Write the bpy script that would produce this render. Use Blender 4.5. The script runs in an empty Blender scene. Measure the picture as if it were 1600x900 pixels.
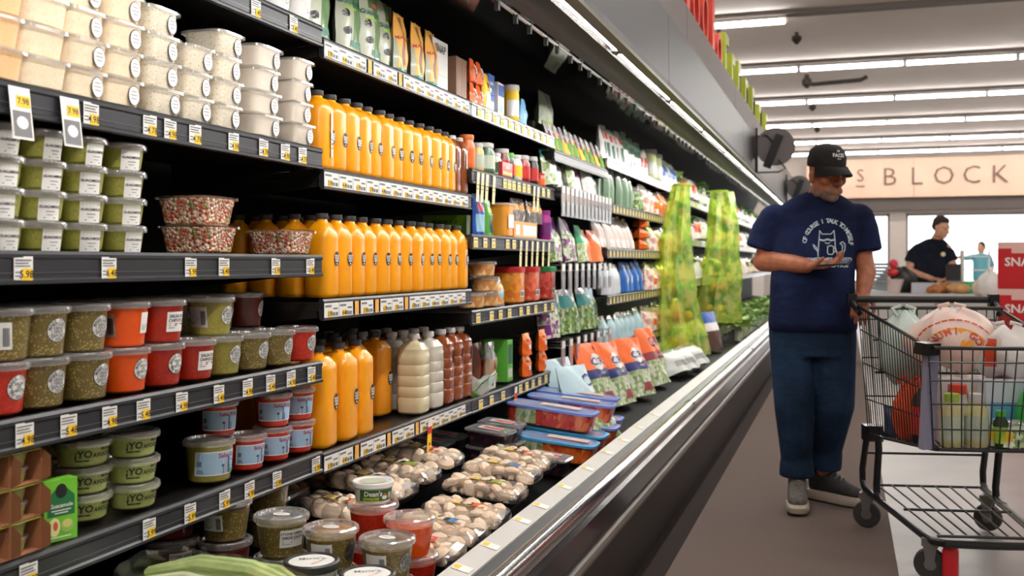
import bpy, bmesh, math, random
from math import sin, cos, pi, radians, sqrt
from mathutils import Vector, Matrix, Euler
from mathutils.bvhtree import BVHTree

random.seed(7)
SC = bpy.context.scene
COL = SC.collection

# ---------------------------------------------------------------- camera
H = 1.2                      # eye height
FPX = 1587.0                 # focal length in pixels of a 1600 px wide frame
TH = math.atan(520 / FPX)    # the view turns this far left of the aisle
CT, ST = cos(TH), sin(TH)
cam_d = bpy.data.cameras.new('camera')
cam_d.sensor_width = 36.0
cam_d.lens = FPX / 1600 * 36.0
cam_d.shift_y = -0.025
cam_d.clip_start = 0.05
cam_d.clip_end = 200
cam_d.dof.use_dof = True
cam_d.dof.focus_distance = 2.9
cam_d.dof.aperture_fstop = 4.5
cam = bpy.data.objects.new('camera', cam_d)
COL.objects.link(cam)
cam.location = (0, 0, H)
cam.rotation_euler = (pi / 2, 0, TH)
SC.camera = cam

# ---------------------------------------------------------------- view, world
SC.view_settings.view_transform = 'Standard'
SC.view_settings.look = 'None'
SC.view_settings.gamma = 1.0
SC.view_settings.use_curve_mapping = False
SC.view_settings.exposure = 0.22
CEIL_E = 25.0                # ceiling tubes
CASE_E = 62.0                # tubes under the canopy of the cold case
wd = bpy.data.worlds.new('daylight')
wd.use_nodes = True
SC.world = wd
wd.node_tree.nodes['Background'].inputs[0].default_value = (0.92, 0.96, 1.0, 1)
wd.node_tree.nodes['Background'].inputs[1].default_value = 2.6

# ---------------------------------------------------------------- materials
MATS = {}
def _new(name):
    m = bpy.data.materials.new(name)
    m.use_nodes = True
    return m, m.node_tree, m.node_tree.nodes['Principled BSDF']
def srgb(c):
    return tuple(((x / 255) / 12.92 if x / 255 <= 0.04045 else ((x / 255 + 0.055) / 1.055) ** 2.4) for x in c)
def mat(name, c, rough=0.5, metal=0.0, coat=0.0, var=0.0, vscale=12.0, bump=0.0, bscale=60.0, spec=None, sss=0.0):
    """plain procedural surface; c is sRGB 0-255"""
    if name in MATS:
        return MATS[name]
    m, nt, b = _new(name)
    col = srgb(c)
    b.inputs['Base Color'].default_value = (*col, 1)
    b.inputs['Roughness'].default_value = rough
    b.inputs['Metallic'].default_value = metal
    b.inputs['Coat Weight'].default_value = coat
    b.inputs['Coat Roughness'].default_value = 0.08
    if spec is not None:
        b.inputs['Specular IOR Level'].default_value = spec
    tc = None
    if var or bump:
        tc = nt.nodes.new('ShaderNodeTexCoord')
    if var:
        n = nt.nodes.new('ShaderNodeTexNoise')
        n.inputs['Scale'].default_value = vscale
        n.inputs['Detail'].default_value = 3
        nt.links.new(tc.outputs['Object'], n.inputs['Vector'])
        r = nt.nodes.new('ShaderNodeValToRGB')
        r.color_ramp.elements[0].position = 0.3
        r.color_ramp.elements[1].position = 0.7
        r.color_ramp.elements[0].color = (*[max(0, x * (1 - var)) for x in col], 1)
        r.color_ramp.elements[1].color = (*[min(1, x * (1 + var)) for x in col], 1)
        nt.links.new(n.outputs['Fac'], r.inputs['Fac'])
        nt.links.new(r.outputs['Color'], b.inputs['Base Color'])
    if bump:
        n2 = nt.nodes.new('ShaderNodeTexNoise')
        n2.inputs['Scale'].default_value = bscale
        n2.inputs['Detail'].default_value = 2
        nt.links.new(tc.outputs['Object'], n2.inputs['Vector'])
        bp = nt.nodes.new('ShaderNodeBump')
        bp.inputs['Strength'].default_value = bump
        bp.inputs['Distance'].default_value = 0.01
        nt.links.new(n2.outputs['Fac'], bp.inputs['Height'])
        nt.links.new(bp.outputs['Normal'], b.inputs['Normal'])
    MATS[name] = m
    return m
def speck(name, base, specks, scale=120.0, dens=0.3, rough=0.25, coat=0.5, chunk=0.0):
    """food with specks in it: voronoi cells pick one of the colours, chunky where asked"""
    if name in MATS:
        return MATS[name]
    m, nt, b = _new(name)
    tc = nt.nodes.new('ShaderNodeTexCoord')
    v = nt.nodes.new('ShaderNodeTexVoronoi')
    v.inputs['Scale'].default_value = scale
    nt.links.new(tc.outputs['Object'], v.inputs['Vector'])
    sep = nt.nodes.new('ShaderNodeSeparateColor')
    nt.links.new(v.outputs['Color'], sep.inputs['Color'])
    r = nt.nodes.new('ShaderNodeValToRGB')
    r.color_ramp.interpolation = 'CONSTANT'
    els = r.color_ramp.elements
    els[0].position = 0.0
    els[0].color = (*srgb(base), 1)
    n = len(specks)
    els[1].position = 1 - dens
    els[1].color = (*srgb(specks[0]), 1)
    for i in range(1, n):
        e = els.new(1 - dens + dens * i / n)
        e.color = (*srgb(specks[i]), 1)
    nt.links.new(sep.outputs['Red'], r.inputs['Fac'])
    nt.links.new(r.outputs['Color'], b.inputs['Base Color'])
    b.inputs['Roughness'].default_value = rough
    b.inputs['Coat Weight'].default_value = coat
    b.inputs['Coat Roughness'].default_value = 0.06
    if chunk:
        bp = nt.nodes.new('ShaderNodeBump')
        bp.inputs['Strength'].default_value = chunk
        bp.inputs['Distance'].default_value = 0.006
        bp.invert = True
        nt.links.new(v.outputs['Distance'], bp.inputs['Height'])
        nt.links.new(bp.outputs['Normal'], b.inputs['Normal'])
    MATS[name] = m
    return m
def clear(name, tint=(255, 255, 255), base=0.10, edge=0.55, rough=0.12, white=0.0):
    """thin clear plastic film or shell: transparent with a fresnel gloss, a little milkiness if asked"""
    if name in MATS:
        return MATS[name]
    m = bpy.data.materials.new(name)
    m.use_nodes = True
    nt = m.node_tree
    nt.nodes.clear()
    o = nt.nodes.new('ShaderNodeOutputMaterial')
    t = nt.nodes.new('ShaderNodeBsdfTransparent')
    t.inputs[0].default_value = (*srgb(tint), 1)
    g = nt.nodes.new('ShaderNodeBsdfGlossy')
    g.inputs['Roughness'].default_value = rough
    g.inputs['Color'].default_value = (1, 1, 1, 1)
    lw = nt.nodes.new('ShaderNodeLayerWeight')
    lw.inputs['Blend'].default_value = 0.35
    mr = nt.nodes.new('ShaderNodeMapRange')
    mr.inputs['To Min'].default_value = base
    mr.inputs['To Max'].default_value = edge
    nt.links.new(lw.outputs['Facing'], mr.inputs['Value'])
    mx = nt.nodes.new('ShaderNodeMixShader')
    nt.links.new(mr.outputs[0], mx.inputs[0])
    nt.links.new(t.outputs[0], mx.inputs[1])
    nt.links.new(g.outputs[0], mx.inputs[2])
    last = mx
    if white:
        d = nt.nodes.new('ShaderNodeBsdfDiffuse')
        d.inputs[0].default_value = (*srgb(tint), 1)
        m2 = nt.nodes.new('ShaderNodeMixShader')
        m2.inputs[0].default_value = white
        nt.links.new(mx.outputs[0], m2.inputs[1])
        nt.links.new(d.outputs[0], m2.inputs[2])
        last = m2
    nt.links.new(last.outputs[0], o.inputs[0])
    MATS[name] = m
    return m
def emit(name, c, s):
    m = bpy.data.materials.new(name)
    m.use_nodes = True
    nt = m.node_tree
    nt.nodes.clear()
    o = nt.nodes.new('ShaderNodeOutputMaterial')
    e = nt.nodes.new('ShaderNodeEmission')
    e.inputs[0].default_value = (*c, 1)
    e.inputs[1].default_value = s
    nt.links.new(e.outputs[0], o.inputs[0])
    MATS[name] = m
    return m

WHITE = mat('white_paper', (238, 236, 232), 0.6)
INK = mat('black_ink', (22, 22, 24), 0.6)
GREYINK = mat('grey_ink', (120, 120, 122), 0.6)
YEL = mat('yellow_tag', (250, 200, 40), 0.6)
BLACKM = mat('black_metal', (16, 16, 17), 0.42, 0.0, var=0.2, vscale=8)
DARKM = mat('charcoal_metal', (50, 51, 55), 0.38, 0.3)
CHROME = mat('chrome', (205, 205, 205), 0.16, 1.0, bump=0.05, bscale=6)
STEEL = mat('brushed_steel', (150, 150, 150), 0.35, 1.0)
CLEAR = clear('clear_plastic')
LIDM = clear('clear_lid_plastic', (250, 250, 250), 0.20, 0.75, 0.15, 0.10)
FILM = clear('cling_film', (255, 255, 255), 0.16, 0.7, 0.12, 0.05)

# ---------------------------------------------------------------- mesh helpers
class MB:
    def __init__(s):
        s.v, s.f, s.m = [], [], []
    def add(s, vs, fs, m=0, T=None):
        o = len(s.v)
        if T is not None:
            vs = [T @ Vector(p) for p in vs]
        s.v += [tuple(p) for p in vs]
        s.f += [tuple(i + o for i in f) for f in fs]
        s.m += [m] * len(fs)
        return s
    def box(s, x0, x1, y0, y1, z0, z1, m=0, T=None):
        vs = [(x0, y0, z0), (x1, y0, z0), (x1, y1, z0), (x0, y1, z0), (x0, y0, z1), (x1, y0, z1), (x1, y1, z1), (x0, y1, z1)]
        fs = [(0, 3, 2, 1), (4, 5, 6, 7), (0, 1, 5, 4), (1, 2, 6, 5), (2, 3, 7, 6), (3, 0, 4, 7)]
        return s.add(vs, fs, m, T)
    def loft(s, rings, m=0, c0=True, c1=True, T=None, closed=True):
        n = len(rings[0])
        vs = [p for r in rings for p in r]
        fs = []
        for i in range(len(rings) - 1):
            for j in range(n if closed else n - 1):
                k = (j + 1) % n
                fs.append((i * n + j, i * n + k, (i + 1) * n + k, (i + 1) * n + j))
        if c0:
            fs.append(tuple(reversed(range(n))))
        if c1:
            b = (len(rings) - 1) * n
            fs.append(tuple(b + j for j in range(n)))
        return s.add(vs, fs, m, T)
    def lathe(s, prof, n=20, m=0, c0=True, c1=True, T=None):
        return s.loft([[(r * cos(2 * pi * j / n), r * sin(2 * pi * j / n), z) for j in range(n)] for r, z in prof], m, c0, c1, T)
    def sloft(s, prof, n=20, m=0, c0=True, c1=True, T=None):
        """superellipse loft, rows (half x, half y, z, exponent)"""
        return s.loft([sring(a, b, z, e, n) for a, b, z, e in prof], m, c0, c1, T)
    def tube(s, pts, r, n=6, m=0, cap=True):
        P = [Vector(p) for p in pts]
        rs = r if isinstance(r, (list, tuple)) else [r] * len(P)
        rings = []
        up = None
        for i, p in enumerate(P):
            a = P[max(0, i - 1)]
            b = P[min(len(P) - 1, i + 1)]
            d = (b - a)
            d = d.normalized() if d.length > 1e-9 else Vector((0, 0, 1))
            if up is None:
                up = Vector((0, 0, 1)) if abs(d.z) < 0.9 else Vector((1, 0, 0))
            x = d.cross(up).normalized()
            y = x.cross(d).normalized()
            up = y
            rings.append([tuple(p + (x * cos(2 * pi * j / n) + y * sin(2 * pi * j / n)) * rs[i]) for j in range(n)])
        return s.loft(rings, m, cap, cap)
    def ball(s, c, r, n=10, k=6, m=0, T=None):
        rx, ry, rz = r if isinstance(r, (list, tuple)) else (r, r, r)
        rings = []
        for i in range(k + 1):
            a = -pi / 2 + pi * i / k
            q = max(cos(a), 0.02)
            rings.append([(c[0] + rx * q * cos(2 * pi * j / n), c[1] + ry * q * sin(2 * pi * j / n), c[2] + rz * sin(a)) for j in range(n)])
        return s.loft(rings, m, True, True, T)
    def text(s, body, size, fn, m=0, bold=0.0):
        vs, fs = text2d(body, bold)
        return s.add([fn(x * size, y * size) for x, y in vs], fs, m)
    def bars(s, rows, fn, m=0):
        """small printed lines: rows of (u0, u1, v0, v1)"""
        for u0, u1, v0, v1 in rows:
            s.add([fn(u0, v0), fn(u1, v0), fn(u1, v1), fn(u0, v1)], [(0, 1, 2, 3)], m)
        return s
    def disc(s, ru, rv, fn, m=0, n=18, c=(0, 0), rings=2):
        vs = [fn(*c)]
        fs = []
        for k in range(1, rings + 1):
            for j in range(n):
                a = 2 * pi * j / n
                vs.append(fn(c[0] + ru * k / rings * cos(a), c[1] + rv * k / rings * sin(a)))
        for j in range(n):
            fs.append((0, 1 + j, 1 + (j + 1) % n))
        for k in range(1, rings):
            for j in range(n):
                a, b = 1 + (k - 1) * n + j, 1 + (k - 1) * n + (j + 1) % n
                fs.append((a, a + n, b + n, b))
        return s.add(vs, fs, m)
    def patch(s, u0, u1, v0, v1, fn, m=0, nu=8, nv=1):
        vs = [fn(u0 + (u1 - u0) * i / nu, v0 + (v1 - v0) * k / nv) for k in range(nv + 1) for i in range(nu + 1)]
        fs = []
        for k in range(nv):
            for i in range(nu):
                a = k * (nu + 1) + i
                fs.append((a, a + 1, a + nu + 2, a + nu + 1))
        return s.add(vs, fs, m)
    def mesh(s, name, mats, smooth=True, ang=35):
        me = bpy.data.meshes.new(name)
        me.from_pydata(s.v, [], s.f)
        if not isinstance(mats, (list, tuple)):
            mats = [mats]
        for m in mats:
            me.materials.append(m)
        me.polygons.foreach_set('material_index', s.m)
        if smooth:
            me.polygons.foreach_set('use_smooth', [True] * len(s.f))
            me.set_sharp_from_angle(angle=radians(ang))
        me.update()
        return me
def sring(a, b, z, e, n):
    out = []
    for j in range(n):
        t = 2 * pi * (j + 0.5) / n
        c, q = cos(t), sin(t)
        out.append((a * math.copysign(abs(c) ** (2 / e), c), b * math.copysign(abs(q) ** (2 / e), q), z))
    return out
_TX = {}
def text2d(body, bold=0.0):
    k = (body, bold)
    if k not in _TX:
        cu = bpy.data.curves.new('lettering', 'FONT')
        cu.body = body
        cu.align_x = 'CENTER'
        cu.align_y = 'CENTER'
        cu.resolution_u = 2
        cu.offset = bold
        ob = bpy.data.objects.new('lettering', cu)
        COL.objects.link(ob)
        dg = bpy.context.evaluated_depsgraph_get()
        me = ob.evaluated_get(dg).to_mesh()
        _TX[k] = ([(v.co.x, v.co.y) for v in me.vertices], [tuple(p.vertices) for p in me.polygons])
        ob.evaluated_get(dg).to_mesh_clear()
        bpy.data.objects.remove(ob)
        bpy.data.curves.remove(cu)
    return _TX[k]
def ob(name, me, parent=None, loc=(0, 0, 0), rot=(0, 0, 0), scale=(1, 1, 1), kind=None, label=None):
    o = bpy.data.objects.new(name, me)
    COL.objects.link(o)
    o.location = loc
    o.rotation_euler = rot
    o.scale = scale
    if parent is not None:
        o.parent = parent
    if kind:
        o['kind'] = kind
    if label:
        o['label'] = label
    return o
def tag(o, label, cat, group=None):
    o['label'] = label
    o['category'] = cat
    if group:
        o['group'] = group
    return o
def thing(name, label, cat, loc=(0, 0, 0), rot=0.0, group=None, scale=1.0):
    o = bpy.data.objects.new(name, None)
    o.empty_display_size = 0.05
    COL.objects.link(o)
    o.location = loc
    o.rotation_euler = rot if isinstance(rot, (tuple, list)) else (0, 0, rot)
    o.scale = (scale,) * 3 if isinstance(scale, (int, float)) else scale
    return tag(o, label, cat, group)
def inst(parts, name, label, cat, loc, rot=0.0, group=None, scale=1.0):
    """one individual of a kind: an Empty with its parts; parts share mesh data with the other individuals"""
    t = thing(name, label, cat, loc, rot, group, scale)
    made = {}
    for nm, me in parts:
        # print and stickers sit on a part, so they hang one level deeper
        on = {'lid_sticker': 'lid', 'lid_print': 'lid', 'sticker': 'wrap'}.get(nm) or (parts[0][0] if nm in ('label', 'badge', 'print', 'barcode_label') else None)
        made.setdefault(nm, ob(nm, me, made.get(on, t)))
        if made[nm].data is not me:
            ob(nm, me, made.get(on, t))
    return t
def Yat(px, X):
    """Y of the point on the upright plane at X (left of the aisle) that the view meets in pixel column px"""
    d = FPX / CT * X / (px - 1320.0)
    return (d + X * ST) / CT
ORD = ['leftmost', 'second', 'third', 'fourth', 'fifth', 'sixth', 'seventh', 'eighth', 'ninth', 'tenth', 'eleventh', 'twelfth', 'thirteenth', 'fourteenth', 'fifteenth', 'sixteenth', 'seventeenth', 'eighteenth', 'nineteenth', 'twentieth', 'twenty-first', 'twenty-second', 'twenty-third', 'twenty-fourth', 'twenty-fifth', 'twenty-sixth', 'twenty-seventh', 'twenty-eighth', 'twenty-ninth', 'thirtieth', 'thirty-first', 'thirty-second', 'thirty-third', 'thirty-fourth', 'thirty-fifth', 'thirty-sixth', 'thirty-seventh', 'thirty-eighth']
def nth(i, desc, place=''):
    """a label for one of a row, counted from the left"""
    s = f'{ORD[i]} {desc} ' + ('' if i == 0 else 'from the left ') + place
    return ' '.join(s.split())
def flat(x, y0=0.0, z0=0.0):
    return lambda u, v: (x, y0 + u, z0 + v)
def wrap(r, a0=0.0, z0=0.0, dr=0.0):
    """maps print onto a round side; r may be a function of height"""
    def f(u, v):
        q = (r(z0 + v) if callable(r) else r) + dr
        a = a0 + u / q
        return (q * cos(a), q * sin(a), z0 + v)
    return f

# ================================================================ the setting
def carpet(name, c1, c2, ribs):
    m, nt, b = _new(name)
    tc = nt.nodes.new('ShaderNodeTexCoord')
    w = nt.nodes.new('ShaderNodeTexWave')
    w.bands_direction = 'X'
    w.inputs['Scale'].default_value = ribs
    w.inputs['Distortion'].default_value = 1.5
    w.inputs['Detail'].default_value = 2
    n = nt.nodes.new('ShaderNodeTexNoise')
    n.inputs['Scale'].default_value = 160
    n.inputs['Detail'].default_value = 4
    nt.links.new(tc.outputs['Object'], w.inputs['Vector'])
    nt.links.new(tc.outputs['Object'], n.inputs['Vector'])
    ad = nt.nodes.new('ShaderNodeMath')
    ad.operation = 'MULTIPLY'
    nt.links.new(w.outputs['Fac'], ad.inputs[0])
    nt.links.new(n.outputs['Fac'], ad.inputs[1])
    r = nt.nodes.new('ShaderNodeValToRGB')
    r.color_ramp.elements[0].color = (*srgb(c1), 1)
    r.color_ramp.elements[1].color = (*srgb(c2), 1)
    r.color_ramp.elements[1].position = 0.6
    nt.links.new(ad.outputs[0], r.inputs['Fac'])
    nt.links.new(r.outputs['Color'], b.inputs['Base Color'])
    b.inputs['Roughness'].default_value = 0.95
    b.inputs['Specular IOR Level'].default_value = 0.1
    bp = nt.nodes.new('ShaderNodeBump')
    bp.inputs['Strength'].default_value = 0.35
    bp.inputs['Distance'].default_value = 0.003
    nt.links.new(ad.outputs[0], bp.inputs['Height'])
    nt.links.new(bp.outputs['Normal'], b.inputs['Normal'])
    return m
CARPET = carpet('brown_ribbed_carpet', (92, 80, 75), (112, 98, 92), 60)
CARPET_D = carpet('dark_carpet_border', (40, 33, 31), (54, 45, 42), 60)
TILE = mat('pale_vinyl_floor', (158, 153, 150), 0.38, var=0.12, vscale=2.2)
WALLM = mat('store_wall', (196, 186, 178), 0.8, var=0.04)
CEILM = mat('ceiling_board', (226, 216, 210), 0.9, var=0.03, vscale=1.5)
def struct(name, mb, m, parent=None, smooth=False):
    o = ob(name, mb.mesh(name, m, smooth), parent)
    if parent is None:
        o['kind'] = 'structure'
    return o
XL, XR, YF, YB, ZC = -2.25, 13.5, -5.0, 31.0, 4.32
struct('floor', MB().box(XL, XR, YF, YB + 0.2, -0.1, -0.004), TILE)
struct('floor_carpet', MB().box(-0.654, 0.197, YF, 22, -0.004, 0.0), CARPET)
struct('floor_carpet_border', MB().box(-1.2, -0.654, YF, 22, -0.004, 0.0), CARPET_D)
struct('floor_carpet_checkout', MB().box(2.05, 6.0, 3.2, 9.5, -0.004, 0.0), CARPET)
struct('ceiling', MB().box(XL - .2, XR + .2, YF - .2, YB + 0.2, ZC, ZC + 0.12), CEILM)
struct('wall_left', MB().box(XL - .15, XL, YF, YB, -0.1, ZC), WALLM)
struct('wall_right', MB().box(XR, XR + .15, YF, YB, -0.1, ZC), WALLM)
struct('wall_front', MB().box(XL, XR, YF - .15, YF, -0.1, ZC), WALLM)
# the far wall with two big shop windows
wb = MB()
W1, W2, WZ0, WZ1 = (-1.9, 1.22), (1.66, 12.5), 0.62, 2.6
wb.box(XL, XR, YB, YB + .2, WZ1, ZC)
wb.box(XL, XR, YB, YB + .2, -0.1, WZ0)
wb.box(XL, W1[0], YB, YB + .2, WZ0, WZ1)
wb.box(W1[1], W2[0], YB, YB + .2, WZ0, WZ1)
wb.box(W2[1], XR, YB, YB + .2, WZ0, WZ1)
struct('wall_back', wb, WALLM)
FRAME = mat('window_frame_grey', (120, 112, 106), 0.5)
PANE = clear('window_glass', (255, 255, 255), 0.02, 0.25, 0.02)
for i, (a, b_) in enumerate((W1, W2)):
    fr = MB()
    for x0, x1, z0, z1 in ((a, b_, WZ0, WZ0 + .06), (a, b_, WZ1 - .08, WZ1), (a, a + .06, WZ0, WZ1), (b_ - .06, b_, WZ0, WZ1)):
        fr.box(x0, x1, YB + .03, YB + .12, z0, z1)
    w = struct(f'window_{i + 1}', fr, FRAME)
    n = 1 if i == 0 else 3
    for k in range(n):
        ob('pane', MB().box(a + (b_ - a) * k / n, a + (b_ - a) * (k + 1) / n, YB + .07, YB + .08, WZ0, WZ1).mesh('pane', PANE, False), w)
# pavement seen through the glass
struct('ground_outside', MB().box(-30, 40, YB + .2, YB + 40, -0.12, -0.02), mat('pale_concrete', (215, 212, 205), 0.8, var=.05))
struct('trim_1', MB().box(XL, XR, YB - .25, YB, 2.68, 3.0), mat('soffit_grey', (96, 88, 84), 0.7))
# ceiling channels, one over each row of tubes
ROWS = [-0.53, 2.87, 6.27, 9.67, 13.07, 16.4, 19.8, 23.2, 26.6, 29.5]
CHAN = mat('ceiling_channel', (120, 111, 106), 0.7)
for i, y in enumerate(ROWS):
    struct(f'trim_{i + 2}', MB().box(XL, XR, y - .10, y + .12, ZC - .05, ZC + .01), CHAN)
# ceiling tube lights
TUBE = emit('ceiling_tube_glow', (1.0, 0.965, 0.92), CEIL_E)
HOUS = mat('light_housing', (214, 210, 205), 0.5)
LN = 1.54
hm = MB().box(-.75, .75, -.045, .045, .03, .075).box(-.6, -.56, -.02, .02, .075, .115).box(.56, .6, -.02, .02, .075, .115).mesh('housing', HOUS, False)
tm = MB().box(-.74, .74, -.032, .032, -.022, .03).mesh('tube', TUBE, False)
em = MB().box(-.77, -.74, -.04, .04, -.025, .06).mesh('end_cap', HOUS, False)
em2 = MB().box(.74, .77, -.04, .04, -.025, .06).mesh('end_cap', HOUS, False)
for ri, y in enumerate(ROWS):
    xs = [-1.45 + LN * k for k in range(8)]
    if ri == 4:
        xs = xs[:1]
    rowname = ['', '', '', '', 'nearest', 'second', 'third', 'fourth', 'fifth', 'farthest'][ri]
    for k, x in enumerate(xs):
        lab = f'{ORD[k]} tube light in the {rowname} visible ceiling row' if rowname else f'{ORD[k]} tube light in the {ORD[ri].replace("leftmost", "first")} ceiling row over the camera'
        inst([('housing', hm), ('tube', tm), ('end_cap', em), ('end_cap', em2)], 'ceiling_light', lab, 'light', (x, y, 4.2), 0.0, f'tube lights of the {rowname} ceiling row' if rowname else 'tube lights overhead out of frame')
# sprinklers under the ceiling
SPR = mat('sprinkler_dark', (62, 54, 50), 0.5, 0.4)
sp = MB().tube([(0, 0, 0), (0, 0, -.16)], .022, 8).lathe([(.02, -.16), (.07, -.10), (.06, -.05), (.02, -.04)], 10).mesh('sprinkler_head', SPR)
for i, (x, y) in enumerate(((-.62, 14.3), (-.6, 20.7), (-.6, 24.2), (4.75, 20.9), (4.6, 24.1))):
    o = ob('ceiling_sprinkler', sp, None, (x, y, ZC))
    tag(o, ['nearest dark sprinkler on the ceiling near the first tube row', 'dark sprinkler hanging left between third and fourth tube rows', 'small dark sprinkler left between fourth and fifth tube rows',
            'dark sprinkler at right between third and fourth tube rows', 'small dark sprinkler at right between fourth and fifth tube rows'][i], 'sprinkler', 'ceiling sprinklers')
o = ob('sprinkler_pipe', MB().tube([(0, 0, 0), (0, 0, -.14), (.1, 0, -.16), (.85, 0, -.13), (.95, 0, -.08)], .035, 8).lathe([(.02, -.22), (.08, -.16), (.08, -.08), (.03, -.04)], 10).mesh('sprinkler_pipe', SPR), None, (-.6, 17.6, ZC))
tag(o, 'dark bent sprinkler pipe under the ceiling behind the second tube row', 'pipe')
# the big sign over the far windows
sg = thing('wall_sign', 'peach wood panel sign with thin brown letters on the far wall', 'sign', (0, YB - .32, 0))
WOODS = mat('peach_wood_panel', (232, 192, 168), 0.6, var=0.06, vscale=1.2)
for k in range(4):
    ob('panel', MB().box(-1.05 + k * 2.9, -1.05 + k * 2.9 + 2.89, -.05, .05, 3.04, 4.14).mesh('panel', WOODS, False), sg)
LET = mat('sign_letter_brown', (104, 84, 74), 0.5)
def solid_text(body, size, depth, bold=0.0):
    vs, fs = text2d(body, bold)
    n = len(vs)
    mb = MB()
    mb.add([(x * size, -depth, y * size) for x, y in vs] + [(x * size, 0, y * size) for x, y in vs], [f for f in fs] + [tuple(n + i for i in reversed(f)) for f in fs])
    ed = {}
    for f in fs:
        for a, b_ in zip(f, f[1:] + f[:1]):
            ed[(a, b_)] = 1
    mb.add([(x * size, -depth, y * size) for x, y in vs] + [(x * size, 0, y * size) for x, y in vs], [(a, n + a, n + b_, b_) for a, b_ in ed if (b_, a) not in ed])
    return mb
for k, ch in enumerate('BLOCK'):
    ob('letter', solid_text(ch, 0.72, .03, -0.012).mesh('letter', LET, False), sg, (1.2 + .71 * k, -.055, 3.6))
ob('letter', solid_text('S', 0.5, .03, -0.012).mesh('letter', LET, False), sg, (.42, -.055, 3.66))
ob('underline', MB().box(.30, .54, -.08, -.05, 3.36, 3.385).mesh('underline', LET, False), sg)

# ================================================================ the refrigerated case
CY0, CY1 = 0.15, 23.33
XS = -1.42                    # front of the shelves
case = thing('refrigerated_case', 'long black open refrigerated display case with chrome bumper and lit canopy', 'display case', (0, 0, 0))
def ext(prof, y0, y1):
    n = len(prof)
    mb = MB()
    mb.loft([[(x, y0, z) for x, z in prof], [(x, y1, z) for x, z in prof]], 0)
    return mb
def cpart(name, prof, m, y0=CY0, y1=CY1, smooth=False, ang=40):
    return ob(name, ext(prof, y0, y1).mesh(name, m, smooth, ang), case)
BACK = mat('case_back_black', (7, 7, 7), 0.6, var=0.3, vscale=6, spec=.12)
GLOSSB = mat('glossy_dark_panel', (14, 12, 12), 0.22, 0.0, coat=0.25, bump=0.02, bscale=3)
BROWNP = mat('dark_brown_panel', (34, 29, 27), 0.5, bump=.02)
cpart('back_panel', [(-2.0, .3), (-1.97, .3), (-1.97, 2.4), (-2.0, 2.4)], BACK)
cpart('deck_pan', [(-1.97, .46), (-1.97, .42), (-1.0, .31), (-1.0, .345)], BACK)
cpart('lip_inner', [(-1.0, .26), (-.955, .26), (-.925, .44), (-.935, .445), (-.965, .30), (-1.0, .31)], BACK)
for (a, b_) in ((CY0, 1.9), (1.9, 5.56), (5.56, 9.22), (9.22, 12.9), (12.9, CY1)):
    cpart('ticket_strip', [(-.925, .452), (-.865, .438), (-.865, .432), (-.925, .444)], mat('rail_strip_grey_white', (206, 203, 198), 0.35, var=.06, vscale=5), a, b_ - .004)
    cpart('bumper', [(-.826, .40), (-.825, .432), (-.818, .445), (-.803, .450), (-.786, .445), (-.776, .43), (-.773, .41), (-.78, .39), (-.795, .38), (-.815, .38)], CHROME, a, b_ - .012, True, 60)
    cpart('bumper_joint', [(-.83, .39), (-.83, .44), (-.803, .455), (-.773, .44), (-.768, .40), (-.80, .37)], STEEL, b_ - .012, b_)
cpart('strip_gap', [(-.87, .38), (-.87, .434), (-.826, .425), (-.826, .38)], BLACKM)
cpart('front_panel', [(-.96, .26), (-.955, .38), (-.81, .385), (-.785, .36), (-.766, .30), (-.80, .26)], GLOSSB, smooth=True, ang=25)
cpart('kick_rail', [(-.80, .255), (-.80, .285), (-.752, .285), (-.748, .27), (-.752, .255)], mat('dull_metal_trim', (128, 122, 116), 0.4, .5))
cpart('kick_plate', [(-.82, 0), (-.82, .26), (-.765, .26), (-.765, 0)], BROWNP)
cpart('case_floor', [(-2.0, 0), (-2.0, .32), (-.83, .27), (-.83, 0)], BACK)
# canopy
CANU = mat('canopy_underside', (30, 26, 24), 0.5)
cpart('canopy_body', [(-2.0, 2.4), (-2.0, 2.5), (-.79, 2.5), (-.79, 2.06), (-.88, 2.06), (-.98, 2.035), (-1.03, 2.035), (-1.03, 2.075), (-1.0, 2.2), (-1.2, 2.4)], CANU)
cpart('mirror', [(-1.035, 2.07), (-1.96, 2.30), (-1.96, 2.34), (-1.035, 2.11)], mat('dark_canopy_mirror', (150, 156, 152), 0.05, 1.0, bump=.03, bscale=3))
SATIN = mat('fascia_metal', (40, 36, 35), 0.45, 0.2, bump=.015, bscale=25)
TAUPE = mat('fascia_taupe', (104, 88, 83), 0.6)
for a, b_ in ((CY0, 1.0), (1.0, 4.6), (4.6, 8.2), (8.2, 11.8), (11.8, 15.4), (15.4, 19.0), (19.0, CY1)):
    cpart('lower_fascia', [(-.79, 1.99), (-.79, 2.325), (-.76, 2.325), (-.757, 2.02), (-.765, 1.99)], SATIN, a, b_ - .006)
for a, b_ in ((CY0, .4), (.4, 2.8), (2.8, 5.2), (5.2, 7.6), (7.6, 10.0), (10.0, 12.4), (12.4, 14.8), (14.8, 17.2), (17.2, 19.6), (19.6, CY1)):
    cpart('upper_fascia', [(-.79, 2.327), (-.79, 2.51), (-.765, 2.51), (-.765, 2.327)], TAUPE, a, b_ - .008)
cpart('fascia_trim', [(-.79, 1.975), (-.79, 1.99), (-.752, 1.992), (-.752, 1.978)], mat('olive_trim', (92, 88, 58), .4, .4))
cpart('light_trough', [(-.885, 2.06), (-.875, 2.02), (-.855, 2.035), (-.82, 2.045), (-.80, 2.03), (-.785, 2.0), (-.785, 2.06)], mat('reflector_metal', (200, 200, 198), 0.2, .9), smooth=True)
CTUBE = emit('case_tube_glow', (1.0, 0.97, 0.93), CASE_E)
TL = 1.22
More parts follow.
